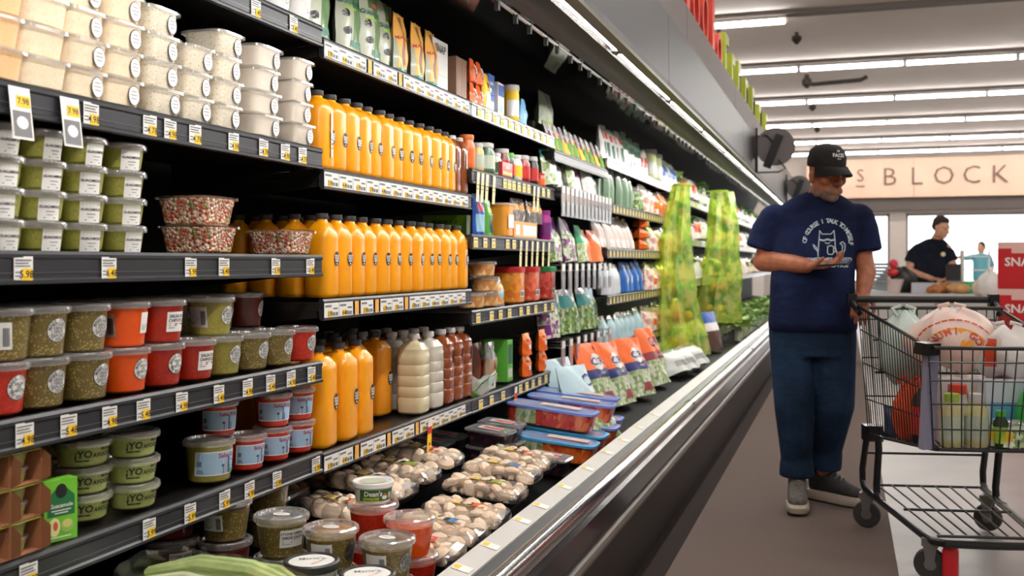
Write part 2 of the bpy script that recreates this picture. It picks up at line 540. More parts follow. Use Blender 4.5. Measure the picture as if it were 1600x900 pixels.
ct = MB().tube([(0, .03, 0), (0, TL - .03, 0)], .0135, 8).mesh('lamp_tube', CTUBE)
ch = MB().box(-.022, .022, -.03, .03, -.02, .03).tube([(-.03, -.02, 0), (.0, -.02, -.03), (.03, -.02, 0)], .006, 5).mesh('lamp_holder', BLACKM, False)
y = CY0
while y < CY1 - .5:
    ob('lamp_tube', ct, case, (-.825, y, 2.018))
    ob('lamp_holder', ch, case, (-.825, y, 2.02))
    y += TL
ob('hook_rod', MB().tube([(-1.045, CY0, 2.03), (-1.045, CY1, 2.03)], .007, 6).mesh('hook_rod', CHROME), case)
cl = MB().box(-.008, .006, -.008, .008, -.032, .010).tube([(-.002, -.014, .002), (-.002, .014, .002)], .0085, 6).mesh('rod_clip', mat('clip_black', (8, 8, 8), .7), False)
y = 2.1
while y < 11:
    ob('rod_clip', cl, case, (-1.045, y, 2.03))
    y += random.uniform(.15, .26)
# slotted air grille behind the bumper
g = MB()
y = 1.3
while y < 6.5:
    g.box(-.995, -.955, y, y + .006, .352, .366)
    y += .0185
g.box(-.998, -.992, 1.3, 6.5, .345, .368).box(-.958, -.952, 1.3, 6.5, .345, .368)
o = ob('air_grille', g.mesh('air_grille', mat('grille_black', (26, 25, 25), .35), False), case, kind='stuff')
# small tickets on the bumper strip
tk = MB().box(-.024, .024, -.02, .02, 0, .001, 0).box(-.022, -.006, -.012, .012, .001, .0016, 1).mesh('ticket', [WHITE, YEL], False)
for yy in (1.62, 1.83, 2.06, 2.34, 2.55, 2.83, 3.02, 3.3, 3.62, 3.95, 4.25, 4.6, 5.0):
    o = ob('ticket', tk, case, (-.895, yy, .4462), (0, .229, 0))
# cut-out letters standing on the canopy, seen edge-on
RED = mat('red_cutout', (226, 62, 34), .45)
LIME = mat('lime_cutout', (176, 186, 40), .45)
def cut_ring(w, h, t, r):
    mb = MB()
    n = 20
    R = []
    for q in (1.0, 1 - r):
        R.append([(0, w * q * cos(2 * pi * j / n), h * q * sin(2 * pi * j / n)) for j in range(n)])
    for j in range(n):
        k = (j + 1) % n
        for sx in (-t, t):
            mb.add([(sx, *R[0][j][1:]), (sx, *R[0][k][1:]), (sx, *R[1][k][1:]), (sx, *R[1][j][1:])], [(0, 1, 2, 3)])
        for q in (0, 1):
            mb.add([(-t, *R[q][j][1:]), (-t, *R[q][k][1:]), (t, *R[q][k][1:]), (t, *R[q][j][1:])], [(0, 1, 2, 3)])
    return mb
posts = mat('sign_post_grey', (62, 60, 62), .5)
for i, (yy, hh, ring) in enumerate(((5.35, .30, 0), (5.62, .40, 0), (5.95, .32, 1), (6.35, .36, 1), (6.75, .50, 0), (7.1, .26, 1))):
    mb = cut_ring(.13, hh / 2, .022, .3) if ring else MB().box(-.022, .022, -.06, .06, -hh / 2, hh / 2).box(-.022, .022, -.06, .14, -hh / 2, -hh / 2 + .07)
    t = thing('cutout_letter', nth(i, 'red cut-out letter', 'standing on the case canopy'), 'sign letter', (-.84, yy, 2.5), 0, 'red cut-out letters on the canopy')
    ob('letter', mb.mesh('letter', RED, False), t, (0, 0, hh / 2 + .02))
    ob('post', MB().box(-.05, -.022, -.03, .03, 0, hh * .85).mesh('post', posts, False), t)
for i, yy in enumerate((7.55, 8.0, 8.5, 9.1, 9.8, 10.6, 11.5)):
    hh = [.36, .30, .33, .3, .34, .3, .33][i]
    mb = MB().box(-.022, .022, -.10, -.04, 0, hh).box(-.022, .022, -.04, .12, hh - .07, hh).box(-.022, .022, -.04, .12, 0, .07)
    t = thing('cutout_letter', nth(i, 'lime green cut-out letter', 'standing on the case canopy'), 'sign letter', (-.84, yy, 2.505), 0, 'lime cut-out letters on the canopy')
    ob('letter', mb.mesh('letter', LIME, False), t)
    ob('post', MB().box(-.05, -.022, -.03, .03, 0, hh * 1.1).mesh('post', posts, False), t)
# two round discs on angled brackets fixed to the fascia
for i, (yy, zz, rr) in enumerate(((9.3, 2.2, .17), (14.2, 2.18, .16))):
    t = thing('round_fascia_fitting', ['larger grey disc on black angled bracket fixed to the case fascia', 'smaller grey disc on black bracket farther along the case fascia'][i], 'bracket', (-.757, yy, zz), 0, 'round fittings on the fascia')
    dm = MB().lathe([(rr, -.012), (rr, .012)], 28).mesh('disc', mat('grey_disc', (104, 98, 97), .5))
    ob('disc', dm, t, (.17, .02, .03), (pi / 2, 0, .15))
    ob('arm', MB().box(-.035, .035, -.035, -.01, -.17, .14).mesh('arm', BLACKM, False), t, (.16, 0, 0), (0, .38, 0))
    ob('mounting_plate', MB().box(0, .02, -.02, .02, -.2, .2).mesh('mounting_plate', BLACKM, False), t)
    ob('bracket_rod', MB().tube([(.01, 0, .12), (.09, 0, .13), (.17, 0, .05)], .011, 6).tube([(.02, -.02, -.2), (.2, -.02, -.2), (.26, -.02, -.17), (.2, -.02, -.09)], .008, 6).mesh('bracket_rod', DARKM), t)

# ---------------------------------------------------------------- shelves
def tag_mesh(kind, price):
    mb = MB()
    if kind == 'tag':       # white ticket with a yellow price field
        w, h = .044, .046
        f = lambda d: (lambda u, v: (.0025 + d - .05 * (v + h / 2) * 0 , u, v))
        mb.patch(-w / 2, w / 2, -h / 2, h / 2, f(0), 0, 1, 1)
        mb.patch(-w * .1, w * .47, -h * .46, h * .02, f(.0006), 1, 1, 1)
        mb.bars([(-w * .45, w * .4, h * .32, h * .38), (-w * .45, w * .25, h * .2, h * .26), (-w * .45, w * .35, h * .09, h * .14), (-w * .45, -w * .18, -h * .15, -h * .1), (-w * .45, -w * .18, -h * .3, -h * .25)], f(.0008), 3)
        mb.text(price, .019, lambda u, v: (.0036, u + w * .15, v - h * .22), 2, .01)
    elif kind == 'big':     # long white ticket that hangs below the rail
        w, h = .05, .095
        f = lambda d: (lambda u, v: (.006 + d + .012 * ((.05 - v) / .1), u, v - .025))
        mb.patch(-w / 2, w / 2, -h / 2, h / 2, f(0), 0, 1, 3)
        mb.patch(-w * .2, w * .45, h * .12, h * .34, f(.0008), 1, 1, 1)
        mb.text(price, .016, lambda u, v: f(.0012)(u + w * .12, v + h * .23), 2, .01)
        mb.patch(-w * .42, w * .42, -h * .45, h * .04, f(.0008), 3, 1, 1)
        mb.disc(.014, .012, f(.0012), 0, 10, (0, -h * .18))
    elif kind == 'strip':   # tall thin pale yellow promotion ticket
        w, h = .032, .12
        f = lambda d: (lambda u, v: (.006 + d, u + (v - .05) * .12, v - .04))
        mb.patch(-w / 2, w / 2, -h / 2, h / 2, f(0), 4, 1, 2)
        mb.patch(-w * .4, w * .4, h * .25, h * .45, f(.0008), 0, 1, 1)
        mb.bars([(-w * .35, w * .35, h * .05, h * .09), (-w * .35, w * .2, -h * .08, -h * .04)], f(.0008), 3)
    elif kind == 'promo':   # long yellow hanging ticket with a red band
        w, h = .038, .14
        f = lambda d: (lambda u, v: (.008 + d, u + (v - .05) * .1, v - .05))
        mb.patch(-w / 2, w / 2, -h / 2, h / 2, f(0), 1, 1, 2)
        mb.patch(-w / 2, w / 2, h * .12, h * .3, f(.0008), 5, 1, 1)
        mb.patch(-w / 2, w / 2, -h * .5, -h * .36, f(.0008), 6, 1, 1)
        mb.patch(-w / 2, w / 2, h * .3, h * .5, f(.0008), 0, 1, 1)
        mb.disc(.006, .006, f(.001), 2, 8, (.002, -.02))
    elif kind == 'wide':    # part of the continuous white ticket strip
        w, h = .088, .043
        f = lambda d: (lambda u, v: (.0025 + d, u, v))
        mb.patch(-w / 2, w / 2, -h / 2, h / 2, f(0), 0, 1, 1)
        mb.patch(-w * .26, w * .02, -h * .46, -h * .02, f(.0006), 1, 1, 1)
        mb.bars([(-w * .46, -w * .02, h * .22, h * .36), (w * .1, w * .4, h * .05, h * .16)], f(.0008), 3)
        mb.bars([(w * .08, w * .2, -h * .38, -h * .14), (w * .24, w * .42, -h * .38, -h * .14)], f(.0008), 3)
        mb.text(price, .018, lambda u, v: (.0038, u - w * .12, v - h * .24), 2, .01)
    elif kind == 'orange':  # orange coupon on the strip
        w, h = .026, .043
        f = lambda d: (lambda u, v: (.0028 + d, u, v))
        mb.patch(-w / 2, w / 2, -h / 2, h / 2, f(0), 7, 1, 1)
    elif kind == 'pale':    # small yellowed ticket
        w, h = .05, .04
        f = lambda d: (lambda u, v: (.0025 + d, u, v))
        mb.patch(-w / 2, w / 2, -h / 2, h / 2, f(0), 4, 1, 1)
        mb.patch(-w * .3, w * .3, -h * .4, -h * .05, f(.0006), 1, 1, 1)
        mb.bars([(-w * .4, w * .4, h * .2, h * .3)], f(.0008), 3)
    return mb.mesh('price_tag', [WHITE, YEL, INK, GREYINK, mat('pale_yellow_tag', (240, 228, 170), .6), mat('tag_red', (214, 40, 44), .6), mat('tag_blue', (90, 170, 200), .6), mat('tag_orange', (242, 176, 84), .6)], False)
_TG = {}
def get_tag(kind, price='4.99'):
    if (kind, price) not in _TG:
        _TG[(kind, price)] = tag_mesh(kind, price)
    return _TG[(kind, price)]
RIDGE = mat('rail_ridge_metal', (96, 97, 100), .3, .5)  # chrome-like metal of the thin ridge along the ticket rail
SHELFTOP = mat('shelf_top_black', (30, 27, 26), .3, .0, coat=.2)
RAILSIL = mat('silver_rail', (158, 158, 158), .35, .6)
def shelf(label, y0, y1, z, tags=(), xf=XS, depth=.50, tilt=0.0, rail=None, group='shelves of the refrigerated case'):
    """steel shelf with a ticket rail along its front; tags are (y, kind, price)"""
    t = thing('metal_shelf', label, 'shelf', (xf, y0, z), 0, group)
    L = y1 - y0
    ob('deck', ext([(-depth, -.03 ), (-depth, -.012), (-.004, -.006), (-.004, -.03)], .004, L - .004).mesh('deck', SHELFTOP, False), t)
    rm = MB()
    rm.loft([[(x, q, zz) for x, zz in ((-.012, .004), (0, .004), (.004, -.002), (.004, -.008), (.001, -.012), (.001, -.046), (.005, -.05), (.005, -.056), (-.004, -.058), (-.012, -.05))] for q in (.003, L - .003)])
    rl = ob('ticket_rail', rm.mesh('ticket_rail', rail or DARKM, False), t)
    ob('rail_ridge', MB().box(.001, .0022, .004, L - .004, -.037, -.035).mesh('rail_ridge', RIDGE, False), t)
    br = ext([(-depth, -.10), (-depth, -.02), (-.02, -.02), (-.02, -.05)], 0, .006).mesh('bracket', BLACKM, False)
    for q in (.008, L - .014):
        ob('bracket', br, t, (0, q, 0))
    for yy, kind, price in tags:
        ob('price_tag', get_tag(kind, price), rl, (.0015, yy - y0, -.029), (0, 0, random.uniform(-.03, .03) if kind in ('tag', 'strip') else 0))
    return t
def T(pxs, kind, prices):
    prices = prices if isinstance(prices, (list, tuple)) else [prices]
    return [(Yat(p, XS), kind, prices[i % len(prices)]) for i, p in enumerate(pxs)]
M = [1.37 + 1.22 * i for i in range(19)]     # bay ends along the case: 1.37 2.59 3.81 5.03 6.25 7.47 8.69 ...
# nearest bay
shelf('topmost black shelf of the nearest bay, cut by the frame top', M[0], M[1], 1.872, T((398, 457), 'tag', '3.49'))
shelf('black shelf carrying the cream square tubs in the nearest bay', M[0] - .2, M[1], 1.522, T((24, 103), 'big', '7.98') + T((140, 232, 264, 303, 363, 410, 444, 471), 'tag', ('4.98', '4.78')))
shelf('eye-level black shelf carrying guacamole cups in the nearest bay', M[0] - .2, M[1], 1.217, T((34, 168, 296, 348, 429, 483), 'tag', ('5.98', '6.48')))
shelf('black shelf carrying salsa cups in the nearest bay', M[0] - .2, M[1], .915, T((36, 105, 169, 222, 282, 340, 385, 421, 453, 485), 'tag', ('4.98', '5.48')))
shelf('lowest black shelf of the nearest bay, with blue label tubs', M[0] - .2, M[1], .658, T((42, 231, 295, 349, 388, 431, 492), 'tag', ('4.99', '3.99', '5.99', '5.99')))
# juice bay
def wides(y0, y1, gaps=()):
    out = []
    y = y0 + .05
    k = 0
    while y < y1 - .04:
        if k in gaps:
            out.append((y - .02, 'orange', ''))
            y += .05
        else:
            out.append((y, 'wide', ('3.98', '4.48', '6.98')[k % 3]))
            y += .09
        k += 1
    return out
shelf('upper long shelf carrying fruit pouches above the juice', M[1], M[2], 1.842, wides(M[1], M[2], (3, 6)))
shelf('shelf with white ticket strip under the upper row of orange juice', M[1], M[2], 1.468, wides(M[1], M[2]))
shelf('shelf with white ticket strip under the middle row of orange juice', M[1], M[2], 1.09, wides(M[1], M[2], (2, 4, 7)))
shelf('lowest shelf with white ticket strip under the large juice jugs', M[1], M[2], .65, wides(M[1], M[2], (2, 5, 8)) + [(Yat(668, XS), 'promo', '')])
# third bay
shelf('upper shelf of the third bay holding bars and yellow tubes', M[2], M[3], 1.842, T((748, 760, 772, 784, 796, 806, 816, 826, 836, 846, 855), 'pale', ''), rail=RAILSIL)
shelf('shelf of jars with long hanging tickets in the third bay', M[2], M[3], 1.575, T((745, 752, 759, 770), 'strip', '') + T((788, 795, 802, 810, 818, 825, 848, 856), 'pale', '') + T((833, 839), 'strip', ''))
shelf('shelf with orange bagged snacks in the third bay', M[2], M[3], 1.31, T((742, 757, 770, 792, 802), 'pale', '') + T((812, 821, 830, 838, 847, 856), 'strip', ''))
shelf('shelf with red lidded fruit tubs in the third bay', M[2], M[3], 1.003, T((746, 767, 781, 795, 813, 824, 836, 851, 862), 'pale', ''))
shelf('lowest shelf of the third bay under orange pouches', M[2], M[3], .648, T((750, 767, 785, 812, 822, 832, 842, 852, 860), 'pale', '') + [(Yat(803, XS), 'promo', '')])
# fourth bay: peg rods instead of most shelves
shelf('top sloping shelf of yellow packets in the fourth bay', M[3], M[4], 1.78, ())
# bays beyond
for k, z in enumerate((1.855, 1.575, 1.285, .985, .66)):
    tags = [] if k == 0 else [(M[4] + .09 + .105 * q, 'pale', '') for q in range(23)]
    shelf(f'{["top", "second", "third", "fourth", "lowest"][k]} long shelf of the bays just before the lime drapes', M[4], M[6], z, tags, rail=RAILSIL if k == 0 else None)
for k, z in enumerate((1.80, 1.42, 1.02)):
    shelf(f'{["top", "middle", "lowest"][k]} produce shelf at the far end of the case', M[6], M[18], z, [(M[6] + .2 + .3 * q, 'pale', '') for q in range(26)], depth=.5, rail=RAILSIL)

# ================================================================ goods: builders
def lerp_prof(prof):
    def f(z):
        for (r0, z0), (r1, z1) in zip(prof, prof[1:]):
            if z0 <= z <= z1:
                return r0 + (r1 - r0) * (z - z0) / max(1e-6, z1 - z0)
        return prof[-1][0] if z > prof[-1][1] else prof[0][0]
    return f
def round_cup(r0, r1, h, food, fill=.9, lid=True, lidm=None, n=24):
    """tapered round deli cup: food inside a clear wall, clear lid with a rolled rim; returns parts and radius function"""
    prof = [(r0 * .9, 0), (r0, .004), (r0 + (r1 - r0) * .97, h * fill)]
    rf = lerp_prof([(r0, 0), (r1, h)])
    body = MB().lathe(prof, n, 0).lathe([(r0 + (r1 - r0) * .97 * 1.0 + .0004, h * fill), (r1, h)], n, 1, False, False)
    parts = [['cup', body.mesh('cup', [food, CLEAR])]]
    if lid:
        lm = MB().lathe([(r1 + .001, h - .006), (r1 + .0065, h - .006), (r1 + .0075, h - .001), (r1 + .0065, h + .006), (r1 + .002, h + .009), (r1 - .004, h + .0085), (r1 - .006, h + .003), (.004, h + .004)], n, 0, False, True)
        parts.append(['lid', lm.mesh('lid', lidm or LIDM)])
    return parts, rf
def lab_round(rf, a0, z0, r, lines, ring='MADE FRESH', paper=None):
    """round white sticker with ring lettering and a few printed lines"""
    f = lambda dr: wrap(lambda z: rf(z), a0, z0, dr)
    mb = MB()
    mb.disc(r, r, f(.0012), 0, 20)
    mb.disc(r * .96, r * .96, f(.0016), 1, 20)
    mb.disc(r * .66, r * .66, f(.0020), 0, 18)
    mb.disc(r * .63, r * .63, f(.0024), 1, 18)
    def arc(body, r_, flip):
        w = r * .34
        n = len(body)
        for i, c in enumerate(body):
            if c == ' ':
                continue
            a = (i - (n - 1) / 2) * .31
            vs, fs = text2d(c, .02)
            q = pi / 2 - a if not flip else -pi / 2 + a
            rot = -a if not flip else a
            pts = []
            for x, y in vs:
                x, y = x * w, y * w
                X, Y = x * cos(rot) - y * sin(rot), x * sin(rot) + y * cos(rot)
                pts.append(f(.0024)(r_ * cos(q) + X, r_ * sin(q) + Y))
            mb.add(pts, fs, 0)
    arc(ring, r * .8, False)
    arc('IN HOUSE', r * .8, True)
    for i, s in enumerate(lines):
        mb.text(s, r * .34, lambda u, v, i=i: f(.003)(u, v + r * (.14 * (len(lines) - 1) - .28 * i)), 0, .02)
    return mb.mesh('label', [mat('label_grey_ink', (70, 72, 74), .6), paper or WHITE], False)
def lab_rect(rf, a0, z0, w, h, lines, size=.012, barcode=False, paper=None, red=None):
    f = lambda dr: wrap(lambda z: rf(z), a0, z0, dr)
    mb = MB()
    mb.patch(-w / 2, w / 2, -h / 2, h / 2, f(.0014), 1, 8, 2)
    for i, s in enumerate(lines):
        mb.text(s, size, lambda u, v, i=i: f(.0024)(u, v + h * .28 - size * 1.05 * i), 0, .02)
    y = -h * .12
    for k in range(3):
        mb.bars([(-w * .42, w * (.1 - .1 * k), y - h * .1 * k, y - h * .1 * k + h * .035)], f(.0022), 2)
    if red:
        mb.bars([(-w * .1, w * .38, -h * .16, -h * .08)], f(.0024), 3)
    if barcode:
        for k in range(7):
            u = w * (.22 + .03 * k)
            mb.bars([(u, u + w * (.012 if k % 2 else .02), -h * .38, h * .3)], f(.0024), 0)
    return mb.mesh('label', [INK, paper or WHITE, GREYINK, mat('tag_red', (214, 40, 44), .6)], False)
def sq_tub(hw, h, food, hy=None, n=24, e=5, lidm=None, taper=.9, fill=1.0):
    hy = hy or hw
    rows = [(hw * taper * .93, hy * taper * .93, 0, e), (hw * taper, hy * taper, .004, e), (hw * (taper * .3 + .7), hy * (taper * .3 + .7), h * .72, e), (hw * .985, hy * .985, h * .78, e), (hw, hy, h * fill, e)]
    body = MB().sloft(rows, n, 0)
    lm = MB().sloft([(hw + .003, hy + .003, h - .004, e), (hw + .008, hy + .008, h - .003, e), (hw + .008, hy + .008, h + .003, e), (hw + .001, hy + .001, h + .006, e), (hw - .006, hy - .006, h + .004, e)], n, 0, False, True)
    return [['tub', body.mesh('tub', food)], ['lid', lm.mesh('lid', lidm or LIDM)]]
def oval_label(x, y0, z0, ru, rv, lines=3):
    """white oval sticker with a dark outline and faint script"""
    mb = MB()
    mb.disc(ru, rv, flat(x + .0006, y0, z0), 0, 20)
    mb.disc(ru * .92, rv * .93, flat(x + .0011, y0, z0), 1, 20)
    for k in range(lines):
        u = ru * (.6 - .12 * abs(k - 1))
        mb.bars([(-u, u * .9, rv * (.35 - .35 * k), rv * (.35 - .35 * k) + rv * .1)], flat(x + .0016, y0, z0), 2)
    return mb.mesh('label', [INK, WHITE, mat('soft_ink', (168, 166, 166), .6)], False)

# ---------------------------------------------------------------- nearest bay, cream square tubs
HUM = [speck('peach_dip', (246, 200, 148), [(242, 194, 140)], 160, .3, .35, .3), speck('cream_dip', (246, 226, 194), [(242, 220, 186), (248, 230, 200)], 160, .4, .35, .3),
       speck('herb_dip', (240, 228, 206), [(226, 214, 186), (206, 196, 160), (246, 238, 224)], 330, .22, .35, .3), mat('pale_dip', (232, 220, 204), .35, coat=.3, var=.05)]
MILK = clear('milky_lid_plastic', (255, 252, 246), .2, .7, .15, .45)
ZA = 1.522 + .006
cols = [(-4, 0, 4, .060), (70, 1, 4, .060), (134, 1, 5, .057), (196, 1, 4, .057), (256, 2, 4, .055), (310, 2, 3, .053), (357, 2, 4, .054), (418, 3, 4, .064), (472, 3, 4, .052)]
HNAMES = ['peach coloured dip', 'smooth cream dip', 'cream dip', 'cream dip', 'herb flecked dip', 'herb flecked dip', 'herb flecked dip', 'pale dip', 'pale dip']
LV = ['bottom', 'second', 'third', 'top', 'topmost']
STK = ['leftmost', 'second', 'third', 'fourth', 'fifth', 'sixth', 'seventh', 'eighth', 'rightmost']
for ci, (px, k, n, hw) in enumerate(cols):
    xx = XS - .012 - hw
    y = Yat(px, XS - .02)
    pr = sq_tub(hw, .053, HUM[k], e=6)
    if ci not in (0, 1):
        pr.append(['label', oval_label(hw * .985, hw * .45, .026, .0175, .0215)])
    for t in range(n):
        lev = 'bottom' if t == 0 else 'top' if t == n - 1 else ['second', 'third', 'fourth'][t - 1]
        inst(pr, 'dip_tub', f'{lev} square tub of {HNAMES[ci]} in the {STK[ci]} stack, upper left shelf', 'tub', (xx + random.uniform(-.004, .003), y + random.uniform(-.003, .003), ZA + t * .0595), random.uniform(-.05, .05), 'square dip tubs on the upper left shelf')
# second row of tubs behind, seen over and between the front stacks
for ci, (px, k, n) in enumerate(((302, 2, 4), (395, 3, 4))):
    pr = sq_tub(.056, .053, HUM[k], e=6)
    for t in range(n):
        inst(pr, 'dip_tub', f'{["bottom", "second", "third", "top"][t]} square tub in the {["left", "right"][ci]} rear stack, upper left shelf', 'tub', (XS - .20, Yat(px, XS - .2), ZA + t * .0595), 0, 'square dip tubs behind the front stacks')
# tubs on the shelf above, cut by the frame
for i, px in enumerate((432, 466)):
    pr, rf = round_cup(.044, .05, .09, mat('white_tub', (226, 224, 220), .4))
    pr.append(['label', lab_rect(rf, .15, .045, .05, .05, [], barcode=True)])
    inst(pr, 'dip_tub', ['white round tub, left of two on the topmost shelf', 'white round tub, right of two on the topmost shelf'][i], 'tub', (XS - .075, Yat(px, XS - .06), 1.878), .1, 'white tubs on the topmost shelf')

# ---------------------------------------------------------------- guacamole cups
GUAC = [speck('guacamole', (150, 148, 66), [(142, 140, 60), (158, 156, 78)], 220, .35, .3, .4), speck('guacamole_dark', (128, 128, 56), [(112, 114, 46)], 90, .3, .3, .4)]
ZB = 1.217 + .006
gp, grf = round_cup(.040, .046, .0475, GUAC[0], .92)
glab = []
for s in range(3):
    mb = MB()
    f = lambda dr: wrap(grf, -.2, .021, dr)
    mb.patch(-.022, .022, -.022, .02, f(.0012), 1, 6, 2)
    mb.text('GUACAMOLE', .0068, lambda u, v: f(.0022)(u, v + .004), 0, .03)
    mb.bars([(-.018, .018, .0125, .0132), (-.008, .01, -.006, -.0045), (-.006, .006, -.012, -.011), (-.012, .012, -.018, -.0165)], f(.0022), 2)
    glab.append(mb.mesh('label', [INK, WHITE, GREYINK], False))
for ci, px in enumerate((2, 70, 136, 199)):
    y = Yat(px, XS - .05)
    for t in range(4):
        lev = ['bottom', 'second', 'third', 'top'][t]
        pr = gp + [['label', glab[0]]]
        inst(pr, 'guacamole_cup', f'{lev} guacamole cup in the {["leftmost", "second", "third", "rightmost"][ci]} front stack', 'cup', (XS - .066, y, ZB + t * .0585), random.uniform(-.25, .12), 'guacamole cups in the front stacks')
    for t in range(4):
        inst(gp, 'guacamole_cup', f'{["bottom", "second", "third", "top"][t]} guacamole cup in the {["leftmost", "second", "third", "rightmost"][ci]} rear stack', 'cup', (XS - .175, Yat(px - 14, XS - .16), ZB + t * .0585), random.uniform(-.2, .2), 'guacamole cups in the rear stacks')
# pico de gallo in square clear tubs
PICO = speck('pico_de_gallo', (228, 190, 162), [(200, 84, 56), (214, 120, 88), (240, 222, 204), (140, 146, 84), (232, 206, 184), (190, 96, 70), (236, 196, 170)], 130, .85, .3, .4, .9)
pp = sq_tub(.072, .062, PICO, hy=.066, e=7, taper=.86, lidm=CLEAR)
for i, (px, z, lab) in enumerate(((325, 0, 'lower clear tub of chopped tomato salsa beside the guacamole'), (322, 1, 'upper clear tub of chopped tomato salsa beside the guacamole'), (452, 0, 'clear tub of chopped tomato salsa before the amber bottles'))):
    inst(pp, 'pico_tub', lab, 'tub', (XS - .085, Yat(px, XS - .06), ZB + z * .069), .03 * (1 - i), 'tomato salsa tubs')

# ---------------------------------------------------------------- salsa cups
SAL = {'olive': speck('verde_salsa', (112, 96, 48), [(122, 106, 56), (166, 148, 94), (104, 88, 42)], 330, .35, .3, .5),
       'orange': mat('orange_salsa', (226, 82, 14), .3, coat=.5, var=.06, vscale=60), 'red': speck('red_salsa', (160, 34, 16), [(150, 30, 13), (172, 42, 20)], 330, .4, .3, .5),
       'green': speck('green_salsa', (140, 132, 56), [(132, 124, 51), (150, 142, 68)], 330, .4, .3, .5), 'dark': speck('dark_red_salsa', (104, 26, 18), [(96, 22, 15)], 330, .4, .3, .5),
       'bright': speck('bright_red_salsa', (190, 40, 22), [(180, 36, 19), (204, 60, 34)], 330, .4, .3, .5)}
CN = {'olive': 'olive green salsa', 'orange': 'orange salsa', 'red': 'red salsa', 'green': 'light green salsa', 'dark': 'dark red salsa', 'bright': 'bright red salsa'}
ZS = .915 + .006
_cup = {}
def salsa(kind, sc=1.0):
    if (kind, sc) not in _cup:
        _cup[(kind, sc)] = round_cup(.046 * sc, .054 * sc, .088 * sc, SAL[kind], .93)
    return _cup[(kind, sc)]
_rfS = salsa('olive')[1]
LVERDE = lab_round(_rfS, .0, .05, .0235, ['STONE', 'GRIND', 'VERDE', 'SALSA'])
LRED = lab_round(_rfS, .0, .05, .0235, ['SALSA', 'DE', 'CHIPOTLE'])
LSQ = lab_rect(_rfS, -.1, .046, .05, .045, ['SALSA DE', 'CHIPOTLE'], .0095, red=True)
LBAR = lab_rect(_rfS, -1.65, .046, .055, .05, [], barcode=True)
LBAR2 = lab_rect(_rfS, -.9, .046, .055, .05, [], barcode=True)
LSIDE = lab_rect(_rfS, .35, .05, .04, .045, [])
low = [(0, 'bright', [LRED]), (65, 'olive', [LVERDE]), (135, 'olive', [LVERDE]), (198, 'orange', [LRED]), (254, 'red', [LRED]), (305, 'red', [LSQ]), (349, 'green', [LVERDE]), (394, 'olive', [LVERDE]), (433, 'olive', [LVERDE]), (470, 'bright', [LVERDE])]
for i, (px, k, labs) in enumerate(low):
    pr = salsa(k)[0] + [['label', l] for l in labs]
    inst(pr, 'salsa_cup', nth(i, f'lower cup of {CN[k]}', 'on the salsa shelf'), 'cup', (XS - .072, Yat(px, XS - .06), ZS), random.uniform(-.06, .06), 'lower front row of salsa cups')
upp = [(8, 'olive', [LBAR2]), (67, 'olive', [LVERDE]), (133, 'olive', [LVERDE]), (198, 'orange', [LSIDE, LBAR]), (256, 'red', [LSQ]), (342, 'green', [LVERDE, LBAR])]
for i, (px, k, labs) in enumerate(upp):
    pr = salsa(k)[0] + [['label', l] for l in labs]
    inst(pr, 'salsa_cup', nth(i, f'upper cup of {CN[k]}', 'on the salsa shelf'), 'cup', (XS - .075 - (.012 if i == 5 else 0), Yat(px, XS - .062), ZS + .0985), random.uniform(-.06, .06), 'upper front row of salsa cups')
# rear cups seen past the front ones
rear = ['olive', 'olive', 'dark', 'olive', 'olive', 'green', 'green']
for i, k in enumerate(rear):
    for t in range(2):
        pr = salsa(k)[0] + [['label', LVERDE]]
        inst(pr, 'salsa_cup', nth(i, f'{["lower", "upper"][t]} rear cup of {CN[k]}', 'on the salsa shelf'), 'cup', (XS - .2, 1.60 + .126 * i, ZS + .0985 * t), random.uniform(-.5, .2), 'rear row of salsa cups')
for t in range(2):
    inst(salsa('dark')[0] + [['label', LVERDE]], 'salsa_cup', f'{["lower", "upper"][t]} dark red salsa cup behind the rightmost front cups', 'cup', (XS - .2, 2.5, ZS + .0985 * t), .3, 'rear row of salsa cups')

# ---------------------------------------------------------------- lowest shelf of the nearest bay
ZD = .658 + .006
# cardboard sleeves holding little cups, and one box standing on end
CARD = mat('brown_card', (176, 122, 86), .75, var=.05)
GRN = mat('box_green', (112, 190, 48), .5)
DGRN = mat('box_dark_green', (24, 110, 60), .5)
MINI = mat('mini_guac', (150, 150, 78), .35, coat=.4)
sl = MB()
for sy in (-.045, .045):   # sleeve: open at the front, angled cheeks
    pass
w_, d_, h_ = .038, .12, .062
prof = [(-w_, 0), (w_, 0), (w_, h_), (-w_, h_)]
sl.box(-d_, 0, -w_, w_, 0, .002, 0).box(-d_, 0, -w_, w_, h_ - .002, h_, 1).box(-d_, 0, -w_, -w_ + .002, 0, h_, 0).box(-d_, 0, w_ - .002, w_, 0, h_, 0)
sl.add([(0, w_, 0), (.0, w_, h_), (.028, w_ - .006, h_ * .8), (.028, w_ - .006, h_ * .2)], [(0, 1, 2, 3)], 0)
SLV = sl.mesh('sleeve', [CARD, mat('sleeve_green_top', (176, 176, 60), .5)], False)
mc = MB().lathe([(.020, 0), (.026, .024)], 14).lathe([(.0285, .024), (.0285, .028), (.0, .0285)], 14, 1, True, False)
MC = mc.mesh('mini_cup', [MINI, LIDM])
for c in range(2):
    for t in range(3):
        y = Yat(-24 + 49 * c, XS - .03)
        s = inst([['sleeve', SLV]], 'cup_sleeve', f'{["bottom", "middle", "top"][t]} cardboard sleeve of mini cups in the {["left", "right"][c]} stack', 'carton', (XS - .008, y, ZD + t * .064), random.uniform(-.05, .05), 'cardboard sleeves of mini cups')
        for z in range(2):
            ob('mini_cup', MC, s, (-.033, 0, .003 + z * .029))
bx = thing('carton', 'bright green carton of mini guacamole standing upright by the sleeves', 'carton', (XS - .015, Yat(92, XS - .02), ZD), -.3)
